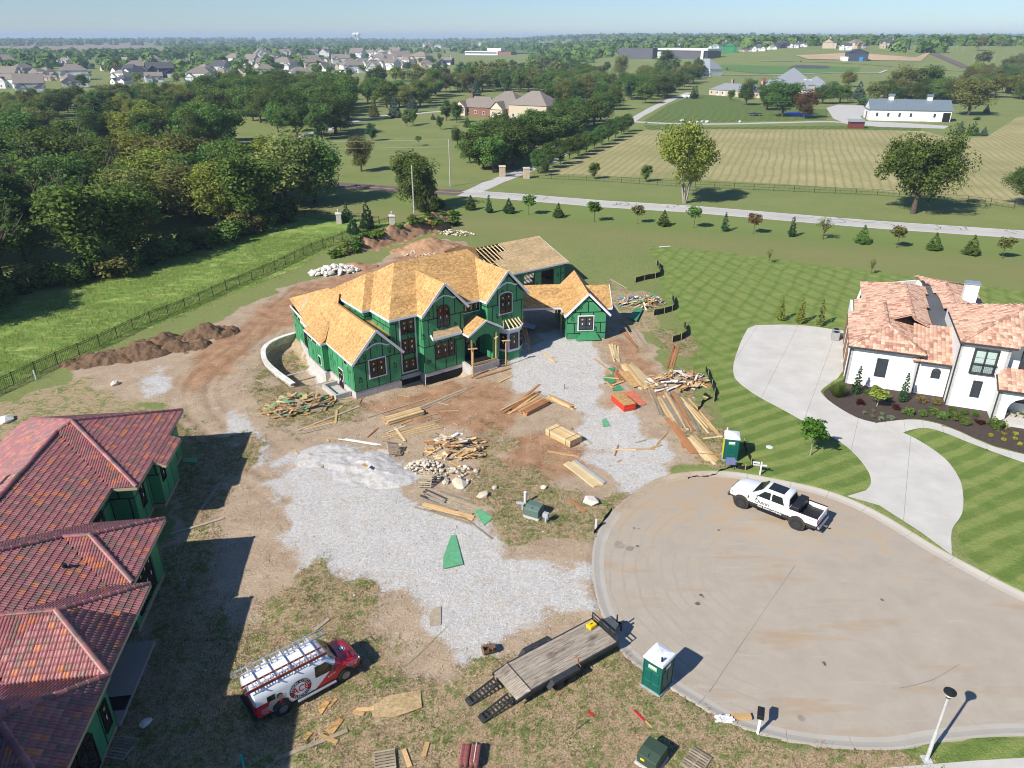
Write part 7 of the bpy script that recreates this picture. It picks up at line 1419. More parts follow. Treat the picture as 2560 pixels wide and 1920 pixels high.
    PROTO[(kind, var, hd)] = (leafobj(kind + '_crown', V, sh), mb.mesh(kind + '_trunk', m_bark, smooth=True, fix=False)); return PROTO[(kind, var, hd)]
def plant(name, label, cat, loc, h_, kind, tone, var=0, hd=True, wid=1.0, group=None, parts=('trunk', 'crown'), bark=None, rz=None):
    cm, tm = proto(kind, var, hd); t = thing(name, label, cat, loc, random.uniform(0, 6.28) if rz is None else rz, group)
    a = O(parts[0], tm, t); c = O(parts[1], cm, t); sc = (h_ * wid, h_ * wid, h_); a.scale = sc; c.scale = sc
    c.material_slots[0].link = 'OBJECT'; c.material_slots[0].material = LM[tone]
    if bark: a.material_slots[0].link = 'OBJECT'; a.material_slots[0].material = bark
    return t
def hgt_at(g, v2560):
    """height above ground point g that the sight row v reaches"""
    y = (960 - v2560) / FPX; d = g.y; dz = d * (-SP + y * CP) / (CP + y * SP); return CAMH + dz - g.z
ORD = lambda k_: '%d%s' % (k_, 'th' if 10 <= k_ % 100 <= 20 else {1: 'st', 2: 'nd', 3: 'rd'}.get(k_ % 10, 'th'))
TONE = {'d': 'dark green', 'm': 'mid green', 'y': 'yellow green', 'o': 'olive', 'b': 'blue green', 'r': 'rusty', 'g': 'fresh green', 'c': 'deep green', 'p': 'plum red', 's': 'silvery', 'h': 'lime'}
random.seed(5)
def tree_px(label, p, top, kind, tone, var=None, wid=1.0, cat='tree', name=None, group=None, hd=True, bark=None):
    g = p.copy(); g.z = float(H(g.x, g.y)) if g.y > 130 else gz_at(g.x, g.y); h_ = max(.4, hgt_at(g, top))
    return plant(name or {'conifer': 'spruce_tree', 'cedar': 'cedar_tree', 'column': 'columnar_tree', 'shrub': 'shrub', 'sapling': 'sapling'}.get(kind, 'broadleaf_tree'), label, cat, g, h_, kind, tone, random.randrange(3) if var is None else var, hd, wid, group, bark=bark)
q1 = lambda x, y: px(x / 3.456, 60 + y / 3.456); q2 = lambda x, y: px(640 + x / 3.456, 60 + y / 3.456); q3 = lambda x, y: px(1280 + x / 3.456, 60 + y / 3.456); q4 = lambda x, y: px(1920 + x / 3.456, 60 + y / 3.456)
row = lambda y: 60 + y / 3.456
rr2 = lambda x, y: px(1560 + x / 2.212, 480 + y / 2.212); rr3 = lambda x, y: px(560 + x / 2.6333, 400 + y / 2.6333); zz2 = lambda x, y: px(1800 + x / 2.9105, 640 + y / 2.9105)
# field trees
tree_px('big yellow green multi stemmed tree standing alone by the road', px(1711, 508), 310, 'vase', 'y', 0, 1.0, bark=m_barkp); tree_px('big dark oak standing alone by the road at right', px(2282, 534), 326, 'oak', 'm', 1, 1.0); tree_px('dark oak cut by the right edge of the picture', px(2565, 520), 414, 'oak', 'd', 2, 1.1)
tree_px('young rounded tree by the field fence, left one', q3(708, 1340), row(1175), 'egg', 'm'); tree_px('young rounded tree by the field fence, right one', q3(1158, 1365), row(1195), 'egg', 'm'); tree_px('young rounded tree beside the right gate pillar', q3(287, 1312), row(1180), 'egg', 'd')
# lane avenue
for i, (x, y) in enumerate(((225, 1290), (312, 1250), (415, 1215), (497, 1170), (572, 1138), (640, 1108), (710, 1078), (775, 1045), (833, 1015), (892, 985), (945, 955), (1000, 930))): tree_px('%s small tree from the gate in the avenue along the gravel lane' % ORD(i + 1), q3(x, y), row(y - 225 + 5 * i), 'tall', 'd', None, 1.25, group='avenue trees along the lane')
# young trees along the road
RS = [(rr3, 1625, 328, 230, 'conifer', 'd', 400, 2.6333), (rr3, 1745, 348, 228, 'column', 'c', 400, 2.6333), (rr3, 1875, 350, 248, 'conifer', 'c', 400, 2.6333), (rr3, 2003, 362, 212, 'sapling', 'm', 400, 2.6333), (rr3, 2200, 378, 280, 'conifer', 'd', 400, 2.6333)] + [(rr2, x, y, t, kd, tn, 480, 2.212) for x, y, t, kd, tn in ((-165, 165, 40, 'sapling', 'g'), (75, 175, 60, 'sapling', 'o'), (218, 188, 98, 'conifer', 'd'), (385, 200, 62, 'sapling', 'm'), (555, 217, 112, 'column', 'c'), (715, 230, 106, 'sapling', 'r'), (925, 247, 136, 'column', 'c'), (1100, 262, 130, 'bare', 'y'), (1315, 285, 180, 'conifer', 'm'), (1507, 308, 172, 'sapling', 'o'), (1712, 322, 222, 'conifer', 'm'), (1915, 348, 235, 'conifer', 'm'), (2090, 368, 232, 'sapling', 'o'))]
for i, (f, x, y, t, kd, tn, v0, sc) in enumerate(RS): tree_px('%s young %s %s from the left in the row along the road' % (ORD(i + 1), TONE[tn], 'evergreen' if kd in ('conifer', 'column') else 'sapling'), f(x, y), v0 + t / sc, kd, tn, i % 3, 1.5 if kd == 'conifer' else 1.35, group='young trees planted along the road')
for i, (x, y, t) in enumerate(((810, 408, 268), (850, 485, 335), (945, 452, 256))): tree_px(('leftmost', 'front', 'right')[i] + ' bushy pine of three beside the iron fence pillars', rr3(x, y), 400 + t / 2.6333, 'cedar', 'c', i, .8, group='pines by the iron fence')
tree_px('large mixed green tree in front of the utility pole by the road', fp(900, 452), 372, 'round', 'm', 1, 1.15); tree_px('dark cedar right of the large tree by the utility pole', fp(925, 456), 405, 'cedar', 'd', 0, .8); tree_px('low dark bush under the tree by the utility pole', fp(950, 450), 495, 'shrub', 'd', 1, 1.4)
# white house garden
for i, (x, y, t) in enumerate(((437, 470, 298), (580, 490, 303), (722, 508, 313))): tree_px(('left', 'middle', 'right')[i] + ' of three slim yellowing columnar saplings behind the driveway', zz2(x, y), 640 + t / 2.9105, 'column', 'y' if i < 2 else 'o', i, 1.1, group='columnar saplings behind the driveway')
tree_px('young green tree on the lawn between pickup and driveway', zz2(655, 1450), 640 + 1165 / 2.9105, 'sapling', 'g', 2, 1.25, bark=m_barkp)
for nm, p in (('left', rr2(800, 395)), ('right', rr2(1365, 455))): plant('sapling', 'thin nearly bare sapling on the hatched lawn, %s one' % nm, 'tree', p, 2.4, 'bare', 'y', 1, True, .8)
for i, (x, y, t) in enumerate(((985, 1005, 800), (1325, 1060, 850))): tree_px('slim dark green cypress against the white wall, %s one' % ('left', 'right')[i], zz2(x, y), 640 + t / 2.9105, 'column', 'c', i, .95, group='cypresses against the white house')
tree_px('small yellow green ornamental tree in the mulch bed', zz2(1140, 1095), 640 + 945 / 2.9105, 'sapling', 'y', 1, 1.8, bark=m_barkp); plant('ornamental_grass', 'large green ornamental grass clump at the mulch bed corner', 'plant', zz2(850, 1025), 1.7, 'plume', 'm', 0, True, .95, parts=('base', 'blades'))
SH = [(1070, 1008, .5, 'g', 'small round green shrub'), (1215, 1045, .6, 'm', 'green shrub'), (1015, 1082, .65, 'p', 'dark plum shrub'), (1275, 1118, .65, 'p', 'dark plum shrub'), (1370, 1158, .8, 'm', 'low green shrub'), (1470, 1165, .7, 'm', 'low green shrub'), (1548, 1150, .8, 'm', 'low green shrub'), (1620, 1188, .8, 'm', 'low green shrub'), (1710, 1192, .9, 'm', 'rose shrub with red bloom'), (1782, 1228, .8, 'm', 'low green shrub'), (1685, 1138, .6, 'g', 'bright green shrub'), (1775, 1152, .55, 'g', 'bright green shrub'), (1858, 1165, .55, 'g', 'bright green shrub'), (1460, 1065, .75, 'r', 'rusty shrub'), (1572, 1080, .75, 'r', 'rusty shrub'), (1885, 1222, .6, 'p', 'dark plum shrub'), (2005, 1255, 1.1, 'm', 'flowering shrub'), (1050, 1150, .35, 's', 'silvery mound plant'), (1112, 1135, .35, 's', 'silvery mound plant'), (1110, 1178, .4, 's', 'silvery mound plant'), (1180, 1158, .35, 's', 'silvery mound plant'), (1170, 1198, .45, 's', 'silvery mound plant'), (1240, 1190, .5, 's', 'silvery mound plant')] + [(x, y, .35, 'h', 'lime hosta') for x, y in ((1970, 1315), (2062, 1345), (2065, 1300), (2085, 1260), (2145, 1338), (2150, 1302), (2180, 1380))]
cnt = {}
for x, y, s, tn, lb in sorted(SH): cnt[lb] = cnt.get(lb, 0) + 1; n_same = sum(1 for q in SH if q[4] == lb); plant('garden_shrub', lb + (' in the mulch bed, %s from the left' % ORD(cnt[lb]) if n_same > 1 else ' alone in the mulch bed'), 'plant', zz2(x, y) + Vector((0, 0, .02)), s, 'shrub', tn, cnt[lb] % 3, True, 1.25, 'mulch bed plants', ('stem', 'foliage'))
m_pot = mat('stone_pot', (.42, .38, .32), .9)
for i, (x, y) in enumerate(((2065, 1180), (2122, 1192), (2180, 1200))): p = zz2(x, y); t = thing('plant_pot', '%s stone pot on the white house porch' % ('left', 'middle', 'right')[i], 'plant pot', (p.x, p.y, .3), 0, 'pots on the porch'); MB().lathe([(.16, 0), (.24, .3), (.25, .36), (.2, .36)], 14).build('pot', m_pot, t, smooth=True); c = O('plant', proto('shrub', 1, True)[0], t); c.location = (0, 0, .3); c.scale = (.45, .45, .3)
# brick house garden and lawn trees
for i, (x, y, t, kd, tn, wd, lb) in enumerate(((1200, 810, 615, 'conifer', 'b', 1.2, 'grey green spruce left of the brick house drive'), (1350, 765, 595, 'conifer', 'b', 1.3, 'wide grey green spruce by the brick house drive'), (1020, 805, 640, 'cedar', 'o', 1.0, 'brownish cedar by the pale drive'), (1305, 885, 745, 'tall', 'm', 1.1, 'slim tree on the lawn left of the brick house'), (1357, 872, 718, 'tall', 'm', 1.1, 'second slim tree on the lawn left of brick house'), (1592, 912, 780, 'egg', 'd', 1., 'dark young tree on the lawn before the brick house'), (1645, 835, 660, 'tall', 'd', 1.2, 'slim dark tree at the left end of the brick house'), (1735, 852, 655, 'tall', 'd', 1.2, 'slim dark tree before the brick house front'), (1825, 893, 790, 'cedar', 'd', 1.1, 'dark cedar before the brick house'), (1740, 1045, 880, 'round', 'd', 1., 'dark round tree on the open lawn by the pole'), (1408, 1052, 958, 'sapling', 'm', 1.5, 'small lone tree in the middle of the lawn'), (1530, 828, 770, 'conifer', 'b', 1.5, 'small blue spruce on the brick house lawn'), (1000, 1010, 850, 'egg', 'c', 1.1, 'fresh green tree at the lawn edge below the drive'), (912, 1275, 950, 'round', 'o', 1.1, 'broad olive tree on the lawn by the old road'), (1010, 1010, 900, 'round', 'm', 1., 'mid green tree behind the broad olive tree'), (2060, 870, 770, 'column', 'd', 1.2, 'slim cypress by the brick house wing'), (1640, 480, 400, 'round', 'm', 1, 'tree behind the brick house roof'), (1900, 620, 470, 'conifer', 'b', 1.1, 'pale spruce behind the brick house'), (2100, 925, 850, 'cedar', 'm', 1., 'bushy pine by the brick house corner'), (1500, 720, 640, 'sapling', 'm', 1.3, 'sapling by the brick house drive'))): tree_px(lb, q2(x, y), row(t), kd, tn, i % 3, wd)
# mansion, barn and right side
for i, (x, y, t, kd, tn, wd, lb) in enumerate(((1150, 640, 348, 'round', 'o', 1.25, 'broad autumn tinged tree behind the barn, left'), (1330, 640, 345, 'round', 'd', 1.1, 'dark tall tree behind the barn'), (1000, 640, 470, 'round', 'd', 1., 'dark tree left behind the barn'), (1450, 655, 490, 'round', 'm', 1.1, 'lower tree behind the barn right part'), (1590, 660, 458, 'round', 'o', 1.0, 'olive tree at the barn right end'), (1725, 790, 440, 'round', 'o', 1.15, 'large rusty tree right of the barn'), (690, 545, 388, 'round', 'y', 1.1, 'yellow green tree behind the mansion garden'), (778, 650, 490, 'conifer', 'b', 1.4, 'blue spruce left of the barn'), (620, 685, 505, 'round', 'm', 1.1, 'tree between mansion and barn'), (470, 690, 500, 'round', 'd', 1.2, 'dark tree by the mansion right wing'), (310, 815, 560, 'round', 'r', 1.0, 'rusty leaved tree on the mansion lawn'), (120, 800, 470, 'round', 'd', 1.2, 'leaning dark tree on the mansion lawn'), (35, 720, 500, 'round', 'd', 1.1, 'dark tree in front of the mansion'), (1655, 948, 838, 'conifer', 'b', 1.3, 'blue spruce at the field edge, left one'), (1765, 962, 838, 'cedar', 'd', 1.2, 'dark cedar at the field edge'), (1862, 965, 885, 'conifer', 'b', 1.5, 'blue spruce at the field edge, right one'), (270, 400, 318, 'round', 'd', 1.6, 'low dark tree above the mansion roof'), (1885, 770, 690, 'conifer', 'b', 1.2, 'small spruce right of the barn'), (1800, 830, 785, 'shrub', 'd', 1.2, 'low bush right of the barn'), (820, 700, 620, 'shrub', 'd', 1.6, 'dark bush at the barn left corner'), (400, 385, 335, 'round', 'm', 1.3, 'tree right above the mansion roof'))): tree_px(lb, q4(x, y), row(t), kd, tn, i % 3, wd * (1.35 if kd == 'round' else 1.1))
for i, (x, y, t, kd, tn, wd, lb) in enumerate(((2020, 700, 468, 'round', 'd', .95, 'dark lawn tree before the brick outbuilding'), (2200, 745, 520, 'round', 'd', 1.1, 'dark spreading lawn tree before the mansion'), (1890, 660, 560, 'round', 'm', .9, 'small tree before the brick outbuilding'), (1560, 645, 545, 'column', 'c', 1.6, 'dark columnar shrub by the white tanks'), (1585, 640, 530, 'column', 'c', 1.5, 'taller dark columnar shrub by the white tanks'), (1855, 425, 370, 'cedar', 'd', 1., 'dark cedar behind the brick outbuilding'), (1330, 500, 235, 'tall', 'd', 1.3, 'tall leaning dark tree before the school'), (1600, 460, 285, 'tall', 'd', 1.3, 'tall dark tree right of the white gabled house'), (930, 480, 250, 'round', 'o', .85, 'brownish tree left of the school front'))): tree_px(lb, q3(x, y), row(t), kd, tn, i % 3, wd * 1.2)
# woods: every tree its own
def wood(place, poly, spacing, hmin, hmax, tones, hd=True, ranks=3, kinds=('round', 'egg', 'tall'), maxn=90, tonefn=None, wid=(1.25, 1.7), stream=1):
    rs = random.Random(stream); P = [(p[0], p[1]) for p in poly]; xs = [p[0] for p in P]; ys = [p[1] for p in P]; pts = []; tries = 0
    while tries < 4000 and len(pts) < maxn:
        tries += 1; x, y = rs.uniform(min(xs), max(xs)), rs.uniform(min(ys), max(ys))
        if sdist(P, np.array([x]), np.array([y]))[0] < 0: continue
        if all(math.hypot(x - a, y - c) > spacing for a, c in pts): pts.append((x, y))
    pts.sort(key=lambda p: p[1]); per = math.ceil(len(pts) / ranks)
    for r_ in range(ranks):
        for i, (x, y) in enumerate(sorted(pts[r_ * per:(r_ + 1) * per], key=lambda p: p[0] / p[1])):
            tn = tonefn(x, y, rs) if tonefn else rs.choice(tones); kd = rs.choice(kinds)
            lb = '%s %s, %s from left, %s, %s' % (TONE[tn], {'cedar': 'cedar', 'conifer': 'spruce', 'shrub': 'bush', 'bare': 'half bare tree'}.get(kd, 'tree'), ORD(i + 1), ('front rank', 'second rank', 'third rank', 'back rank')[min(r_, 3)], place)
            plant({'round': 'broadleaf_tree', 'tall': 'tall_tree', 'bare': 'half_bare_tree', 'cedar': 'cedar_tree', 'egg': 'rounded_tree', 'shrub': 'woodland_bush'}[kd], lb, 'tree', Vector((x, y, float(H(x, y)))), rs.uniform(hmin, hmax) * (.45 if kd == 'shrub' else 1), kd, tn, rs.randrange(4), hd, rs.uniform(*wid), 'trees of the ' + place)
def toneA(x, y, rs):
    u = (x / (y * CP + CAMH * SP)) * FPX + 1280; u /= K
    if 270 < u < 500: return rs.choice('ymyod')
    if 520 < u < 760: return rs.choice('ymomd')
    return rs.choice('ddmdm')
WA = F((-220,760),(-60,690),(40,625),(150,606),(250,592),(400,545),(560,492),(640,458),(735,420),(620,405),(540,398),(380,385),(220,368),(0,345),(-220,330))
wood('wood left of the meadow', WA, 5.6, 9, 14.5, 'd', True, 4, ('round', 'egg', 'tall', 'round', 'bare'), 95, toneA, stream=3)
wood('shrubby edge of the left wood', F((-60,700),(40,636),(150,616),(250,602),(400,556),(560,503),(640,466),(640,458),(560,490),(400,541),(250,588),(40,622),(-60,684)), 2.2, 6, 11, 'dmo', True, 2, ('shrub', 'shrub', 'shrub'), 60, None, (1.0, 1.5), stream=4)
wood('wood beyond the old road at left', F((-90,326),(60,318),(120,300),(132,285),(150,262),(235,246),(240,228),(0,234),(-90,238)), 5.6, 7.5, 11, 'dmo', True, 3, maxn=70, stream=5)
wood('trees between the two left lawns', F((262,352),(340,356),(470,338),(492,312),(480,296),(405,292),(330,296),(272,312)), 7.5, 10, 14, 'dmy', True, 2, maxn=16, stream=6)
wood('conifer clump on the left lawn', F((188,300),(215,303),(262,296),(262,284),(215,284)), 6, 10, 13, 'd', True, 1, ('cedar', 'round'), 6, stream=7)
wood('dark grove left of the brick house drive', F((480,268),(560,284),(640,300),(700,302),(745,288),(765,265),(760,236),(700,212),(480,205),(415,222),(440,240)), 6.2, 11, 15.5, 'ddmm', True, 4, maxn=66, stream=8)
wood('wood behind the left lawn', F((240,250),(300,258),(395,258),(410,235),(400,212),(250,215)), 6, 7.5, 11, 'doym', True, 2, maxn=34, stream=9)
wood('wood behind the brick house', F((795,236),(850,243),(900,236),(985,202),(1100,200),(1180,202),(1240,218),(1300,238),(1330,208),(1330,196),(1240,196),(1180,184),(985,184),(900,214),(850,224),(790,214)), 5.5, 9, 14, 'mdom', True, 4, maxn=80, stream=10)
wood('belt of trees along the gravel lane', F((1000,372),(1060,376),(1110,362),(1180,330),(1265,290),(1300,262),(1255,262),(1180,285),(1090,315),(1020,335)), 5, 7, 12, 'dmd', True, 3, ('round', 'egg', 'egg'), 38, stream=11)
wood('tree belt between the lane and the school', F((1310,258),(1365,240),(1430,215),(1500,182),(1520,165),(1450,160),(1390,175),(1335,200),(1280,235)), 6, 9, 13.5, 'dmmo', True, 3, maxn=46, stream=12)
wood('grove right of the brick house', F((1190,262),(1240,250),(1300,225),(1310,190),(1250,180),(1180,195)), 7.5, 10, 15, 'mddo', True, 2, maxn=24, stream=13)
wood('wood at the right edge behind the barn', F((2080,205),(2130,212),(2300,215),(2400,195),(2400,150),(2212,150),(2150,160),(2080,180)), 8, 10, 15, 'oymo', True, 3, maxn=40, stream=14)
wood('tree line before the middle estate', F((560,200),(700,205),(830,190),(1000,172),(1180,165),(1330,172),(1330,160),(1180,152),(1000,158),(830,176),(700,190),(560,188)), 11, 8, 13, 'mdoy', False, 3, maxn=60, stream=31)
wood('trees among the left housing estate', F((0,205),(250,195),(500,192),(800,175),(1000,150),(1000,128),(700,125),(300,140),(0,165)), 22, 6, 10, 'dmmy', False, 4, maxn=70, stream=15)
wood('clump right behind the barn', F((1885,228),(2075,230),(2075,214),(1885,214)), 7, 9, 13, 'dmo', True, 1, maxn=14, stream=41)
wood('garden trees round the mansion', F((1600,210),(1700,216),(1850,220),(1850,208),(1700,200),(1600,198)), 8, 5, 8, 'dm', True, 1, maxn=12, stream=42)
wood('tree line at the right edge', F((2075,212),(2320,226),(2320,204),(2075,198)), 7, 9, 13, 'oymd', True, 2, maxn=26, stream=43)
wood('trees beside the right subdivision', F((2120,170),(2300,160),(2300,118),(2180,118),(2080,130),(2060,150)), 24, 10, 15, 'dmo', False, 2, maxn=22, stream=16)
# distant woodland, one mass
def far_woods():
    rng = np.random.default_rng(4)
    n_ = 26000; Yy = 640 + 5600 * rng.random(n_)**1.7; Xx = rng.uniform(-.82, .82, n_) * Yy; d = fbm(Xx, Yy, 420, 3); U = Xx / Yy
    keep = d > np.interp(Yy, [600, 900, 1500, 3000], [.56, .50, .44, .40]); estate = (U < -.02) & (Yy < 1150); school = (U > -.12) & (Yy < 900); dev = (U > .1) & (U < .47) & (Yy < 1180); brown = (U < -.42) & (Yy > 1650) & (Yy < 2500)
    keep &= ~(estate & (rng.random(n_) > .12)) & ~school & ~dev & ~brown; ridge = (U > .05) & (Yy > 1050) & (Yy < 1500); keep |= ridge & (rng.random(n_) < .8)
    Xx, Yy = Xx[keep][:5200], Yy[keep][:5200]; k_ = len(Xx); s = rng.uniform(5, 8.5, k_) * (1 + .5 * sstep(1500, 4500, Yy)); Z = H(Xx, Yy)
    nl = 46; d = rng.normal(size=(k_, nl, 3)); d /= np.linalg.norm(d, axis=2)[:, :, None]; d[:, :, 2] = np.abs(d[:, :, 2]) * 1.0 - .12; rad = rng.uniform(.75, 1.08, (k_, nl, 1)); C = d * rad * np.stack([s * rng.uniform(.9, 1.35, k_), s, s * rng.uniform(1.1, 1.7, k_)], -1)[:, None, :]; C += np.stack([Xx, Yy, Z + s * .25], -1)[:, None, :]
    nr = d + rng.normal(size=d.shape) * .35; nr /= np.linalg.norm(nr, axis=2)[:, :, None]; t = np.cross(nr, rng.normal(size=d.shape)); t /= np.linalg.norm(t, axis=2)[:, :, None]; b_ = np.cross(nr, t); sz = (s[:, None] * rng.uniform(.22, .45, (k_, nl)))[:, :, None]
    V = np.stack([C - t * sz - b_ * sz, C + t * sz - b_ * sz * .8, C + t * sz * .9 + b_ * sz, C - t * sz * .8 + b_ * sz], 2)
    me = npmesh('far_woodland', V.reshape(-1, 3), np.arange(k_ * nl * 4).reshape(-1, 4), LM['m'], 4); at = me.attributes.new('rnd', 'FLOAT', 'FACE'); at.data.foreach_set('value', (np.repeat(rng.random(k_) * .7, nl) + rng.random(k_ * nl) * .3).astype(np.float32)); o = stuff(O('far_woodland', me)); return tag(o, 'distant rolling woodland out to the horizon', 'woodland')
far_woods()
# grass: weeds on the site, tall meadow grass, bank weeds
def blades(name, label, mask, n_, hmin, hmax, tone, box, wid=.012, lean=.5, tuft=6, zfun=None, clump=.12):
    rng = np.random.default_rng(abs(hash(name)) % 1000 if False else len(name) * 7 + n_ % 97); X = rng.uniform(box[0], box[1], n_ * 5); Y = rng.uniform(box[2], box[3], n_ * 5); J = np.clip(np.searchsorted(GX, X) - 1, 0, nx - 2); I = np.clip(np.searchsorted(GY, Y) - 1, 0, ny - 2)
    ok = (rng.random(len(X)) < mask[I, J]) & (sd_cul[I, J] < -.95); X, Y = X[ok][:n_], Y[ok][:n_]; I, J = I[ok][:n_], J[ok][:n_]; Z = GZ[I, J]; k_ = len(X)
    X = np.repeat(X, tuft) + rng.normal(0, clump, k_ * tuft); Y = np.repeat(Y, tuft) + rng.normal(0, clump, k_ * tuft); Z = np.repeat(Z, tuft); hh = np.repeat(rng.uniform(hmin, hmax, k_), tuft) * rng.uniform(.6, 1.1, k_ * tuft); a = rng.uniform(0, 6.3, len(X)); ln = hh * lean * rng.uniform(.2, 1, len(X)); w_ = wid * rng.uniform(.6, 1.4, len(X)); b_ = rng.uniform(0, 6.3, len(X))
    v0 = np.stack([X - np.cos(b_) * w_, Y - np.sin(b_) * w_, Z - .02], -1); v1 = np.stack([X + np.cos(b_) * w_, Y + np.sin(b_) * w_, Z - .02], -1); v2 = np.stack([X + np.cos(a) * ln, Y + np.sin(a) * ln, Z + hh], -1)
    me = npmesh(name, np.stack([v0, v1, v2], 1).reshape(-1, 3), np.arange(len(X) * 3).reshape(-1, 3), LM[tone]); at = me.attributes.new('rnd', 'FLOAT', 'FACE'); at.data.foreach_set('value', (np.repeat(rng.random(k_), tuft) * .6 + rng.random(len(X)) * .4).astype(np.float32)); return tag(stuff(O(name, me)), label, 'grass')
LM['mg'] = leafmat('leaf_meadow', (.16, .25, .05), (.44, .48, .17), .5); LM['dry'] = leafmat('leaf_straw', (.20, .14, .075), (.54, .43, .26), .3)
nse = fbm(XX, YY, 1.8, 4); pat = sstep(.50, .56, nse)
sc_m = np.clip(z_scrub + .06 * z_site, 0, 1) * (1 - .8 * z_grav * (1 - z_scrub))
blades('dry_grass', 'dry straw coloured grass over the building site', sc_m * (1 - .6 * pat), 30000, .05, .14, 'dry', (-30, 22, 21, 78), .02, .9, 4); blades('weed_tufts', 'green weeds growing through the dry grass', sc_m * pat, 15000, .05, .16, 'm', (-30, 24, 21, 80), .022, .8, 5); blades('meadow_grass', 'tall green and straw meadow grass left of the iron fence', z_meadow * (1 - .5 * pat), 11000, .10, .26, 'mg', (-75, -8, 55, 125), .035, .7, 4, clump=.25); blades('meadow_tufts', 'bright tufts of taller grass in the meadow', z_meadow * sstep(.48, .58, fbm(XX, YY, 6, 3)), 6000, .16, .36, 'mg', (-75, -8, 55, 125), .035, .8, 5, clump=.3)
fence_strip = sstep(3.2, .6, ldist([px(u, v)[:2] for u, v in ((-60, 1010), (6, 978), (116, 924), (220, 880), (314, 835), (478, 768), (617, 706), (704, 668), (784, 628), (883, 590), (974, 561))], XX + 1.6, YY - .6))
blades('fence_weeds', 'rank grass and weeds along the iron fence', fence_strip, 8000, .15, .5, 'mg', (-60, -5, 50, 130), .03, .6, 5)
rs = random.Random(9)
from mathutils.bvhtree import BVHTree
bpy.context.view_layer.update(); _bt = []
for o in MOUNDS: _bt.append((BVHTree.FromPolygons([o.matrix_world @ v_.co for v_ in o.data.vertices], [tuple(f.vertices) for f in o.data.polygons])))
def top_z(x, y): return max([gz_at(x, y)] + [h_[0].z for h_ in (b_.ray_cast(Vector((x, y, 30)), Vector((0, 0, -1))) for b_ in _bt) if h_[0] is not None])
for i in range(170):
    u, v = rs.uniform(725, 985), 0; v = np.interp(u, [725, 850, 950, 1000], [552, 508, 486, 474]) + rs.uniform(-16, 10); p = fp(u, v); plant('bank_weed', '%s weed clump from the left on the earth bank behind the house' % ORD(i + 1), 'plant', Vector((p.x, p.y, top_z(p.x, p.y) - .1)), rs.uniform(.7, 1.3), 'shrub', rs.choice('mgoymg'), rs.randrange(3), False, rs.uniform(1.2, 2.0), 'weeds on the earth bank', ('stem', 'foliage'))

# ================================================================ FENCES, POLES AND BACKGROUND BUILDINGS
m_iron = mat('black_iron', (.015, .017, .017), .5, jitter=0); m_pillar = mat('pillar_stone', (.48, .45, .39), .9, var=.3, scale=5, bmp=.5); m_brick = mat('red_brick', (.24, .115, .085), .9, var=.25, scale=8)
def iron_fence(label, pts, h_=1.35, post=2.4, picket=.16, fine=True, group=None):
    P = [Vector(p[:2]) for p in pts]; o_ = P[0]; t = thing('iron_fence', label, 'fence', (o_.x, o_.y, 0), 0, group); L = [0.]
    for a, c in zip(P, P[1:]): L.append(L[-1] + (c - a).length)
    def at_(d):
        i = min(max(1, int(np.searchsorted(L, d))), len(P) - 1); k_ = (d - L[i - 1]) / (L[i] - L[i - 1]); q = P[i - 1].lerp(P[i], min(max(k_, 0), 1)); return Vector((q.x - o_.x, q.y - o_.y, gz_at(q.x, q.y) if q.y < 140 else 0))
    n_ = int(L[-1] / post)
    for i in range(n_ + 1):
        a = at_(i * post); MB().b2((a.x - .035, a.y - .035, a.z - .1), (a.x + .035, a.y + .035, a.z + h_ + .08)).build('post', m_iron, t)
        if i == n_: break
        c = at_((i + 1) * post); mb = MB()
        for z in ((.12, h_ - .22, h_ - .02) if fine else (.15, h_ * .55, h_ - .03)): mb.bar(a + Vector((0, 0, z)), c + Vector((0, 0, z)), .035, .04)
        for k_ in range(1, int(post / picket)): q = a.lerp(c, k_ * picket / post); mb.bar(q + Vector((0, 0, .08)), q + Vector((0, 0, h_)), .02, .02)
        mb.build('fence_panel', m_iron, t)
    return t
iron_fence('long black iron fence between meadow and building site', [px(u, v) for u, v in ((-90, 1022), (6, 978), (60, 952), (116, 924), (220, 880), (269, 859), (314, 835), (358, 814), (478, 768), (550, 734), (617, 706), (704, 668), (784, 628), (832, 612), (883, 590), (974, 561))], 1.35, 2.6, .2)
iron_fence('short black iron fence linking the three stone pillars', [px(735, 540), px(845, 553), px(978, 560)], 1.3, 2.6, .25); iron_fence('low black field fence along the far side of the road', [q3(190, 1335), q3(700, 1355), q3(1310, 1400), q3(2212, 1440), q4(0, 1440), q4(900, 1480), q4(1770, 1545), q4(2300, 1620)], 1.3, 4.2, 1.05, False)
for i, (x, y) in enumerate(((727, 546), (848, 559), (981, 565))):
    p = px(x, y); t = thing('stone_pillar', '%s pale stone pillar with lamp on the iron fence' % ('left', 'middle', 'right')[i], 'pillar', p, .2, 'stone fence pillars'); MB().b2((-.45, -.45, -.1), (.45, .45, 1.75)).build('shaft', m_pillar, t); MB().b2((-.55, -.55, 1.75), (.55, .55, 1.95)).build('cap', m_cap, t); MB().lathe([(.06, 1.95), (.05, 2.15), (.14, 2.2), (.17, 2.5), (.04, 2.65)], 8).build('lamp', m_util, t)
for i, (x, y) in enumerate(((1085 * K, 381 * K), (1137 * K, 385 * K))):
    p = px(x, y); t = thing('gate_pillar', 'brown stone gate pillar at the gravel lane, %s side' % ('left', 'right')[i], 'pillar', p, .1, 'gate pillars'); MB().b2((-.7, -.7, -.1), (.7, .7, 2.3)).build('shaft', m_brock, t); MB().b2((-.8, -.8, 2.3), (.8, .8, 2.5)).build('cap', m_rock, t)
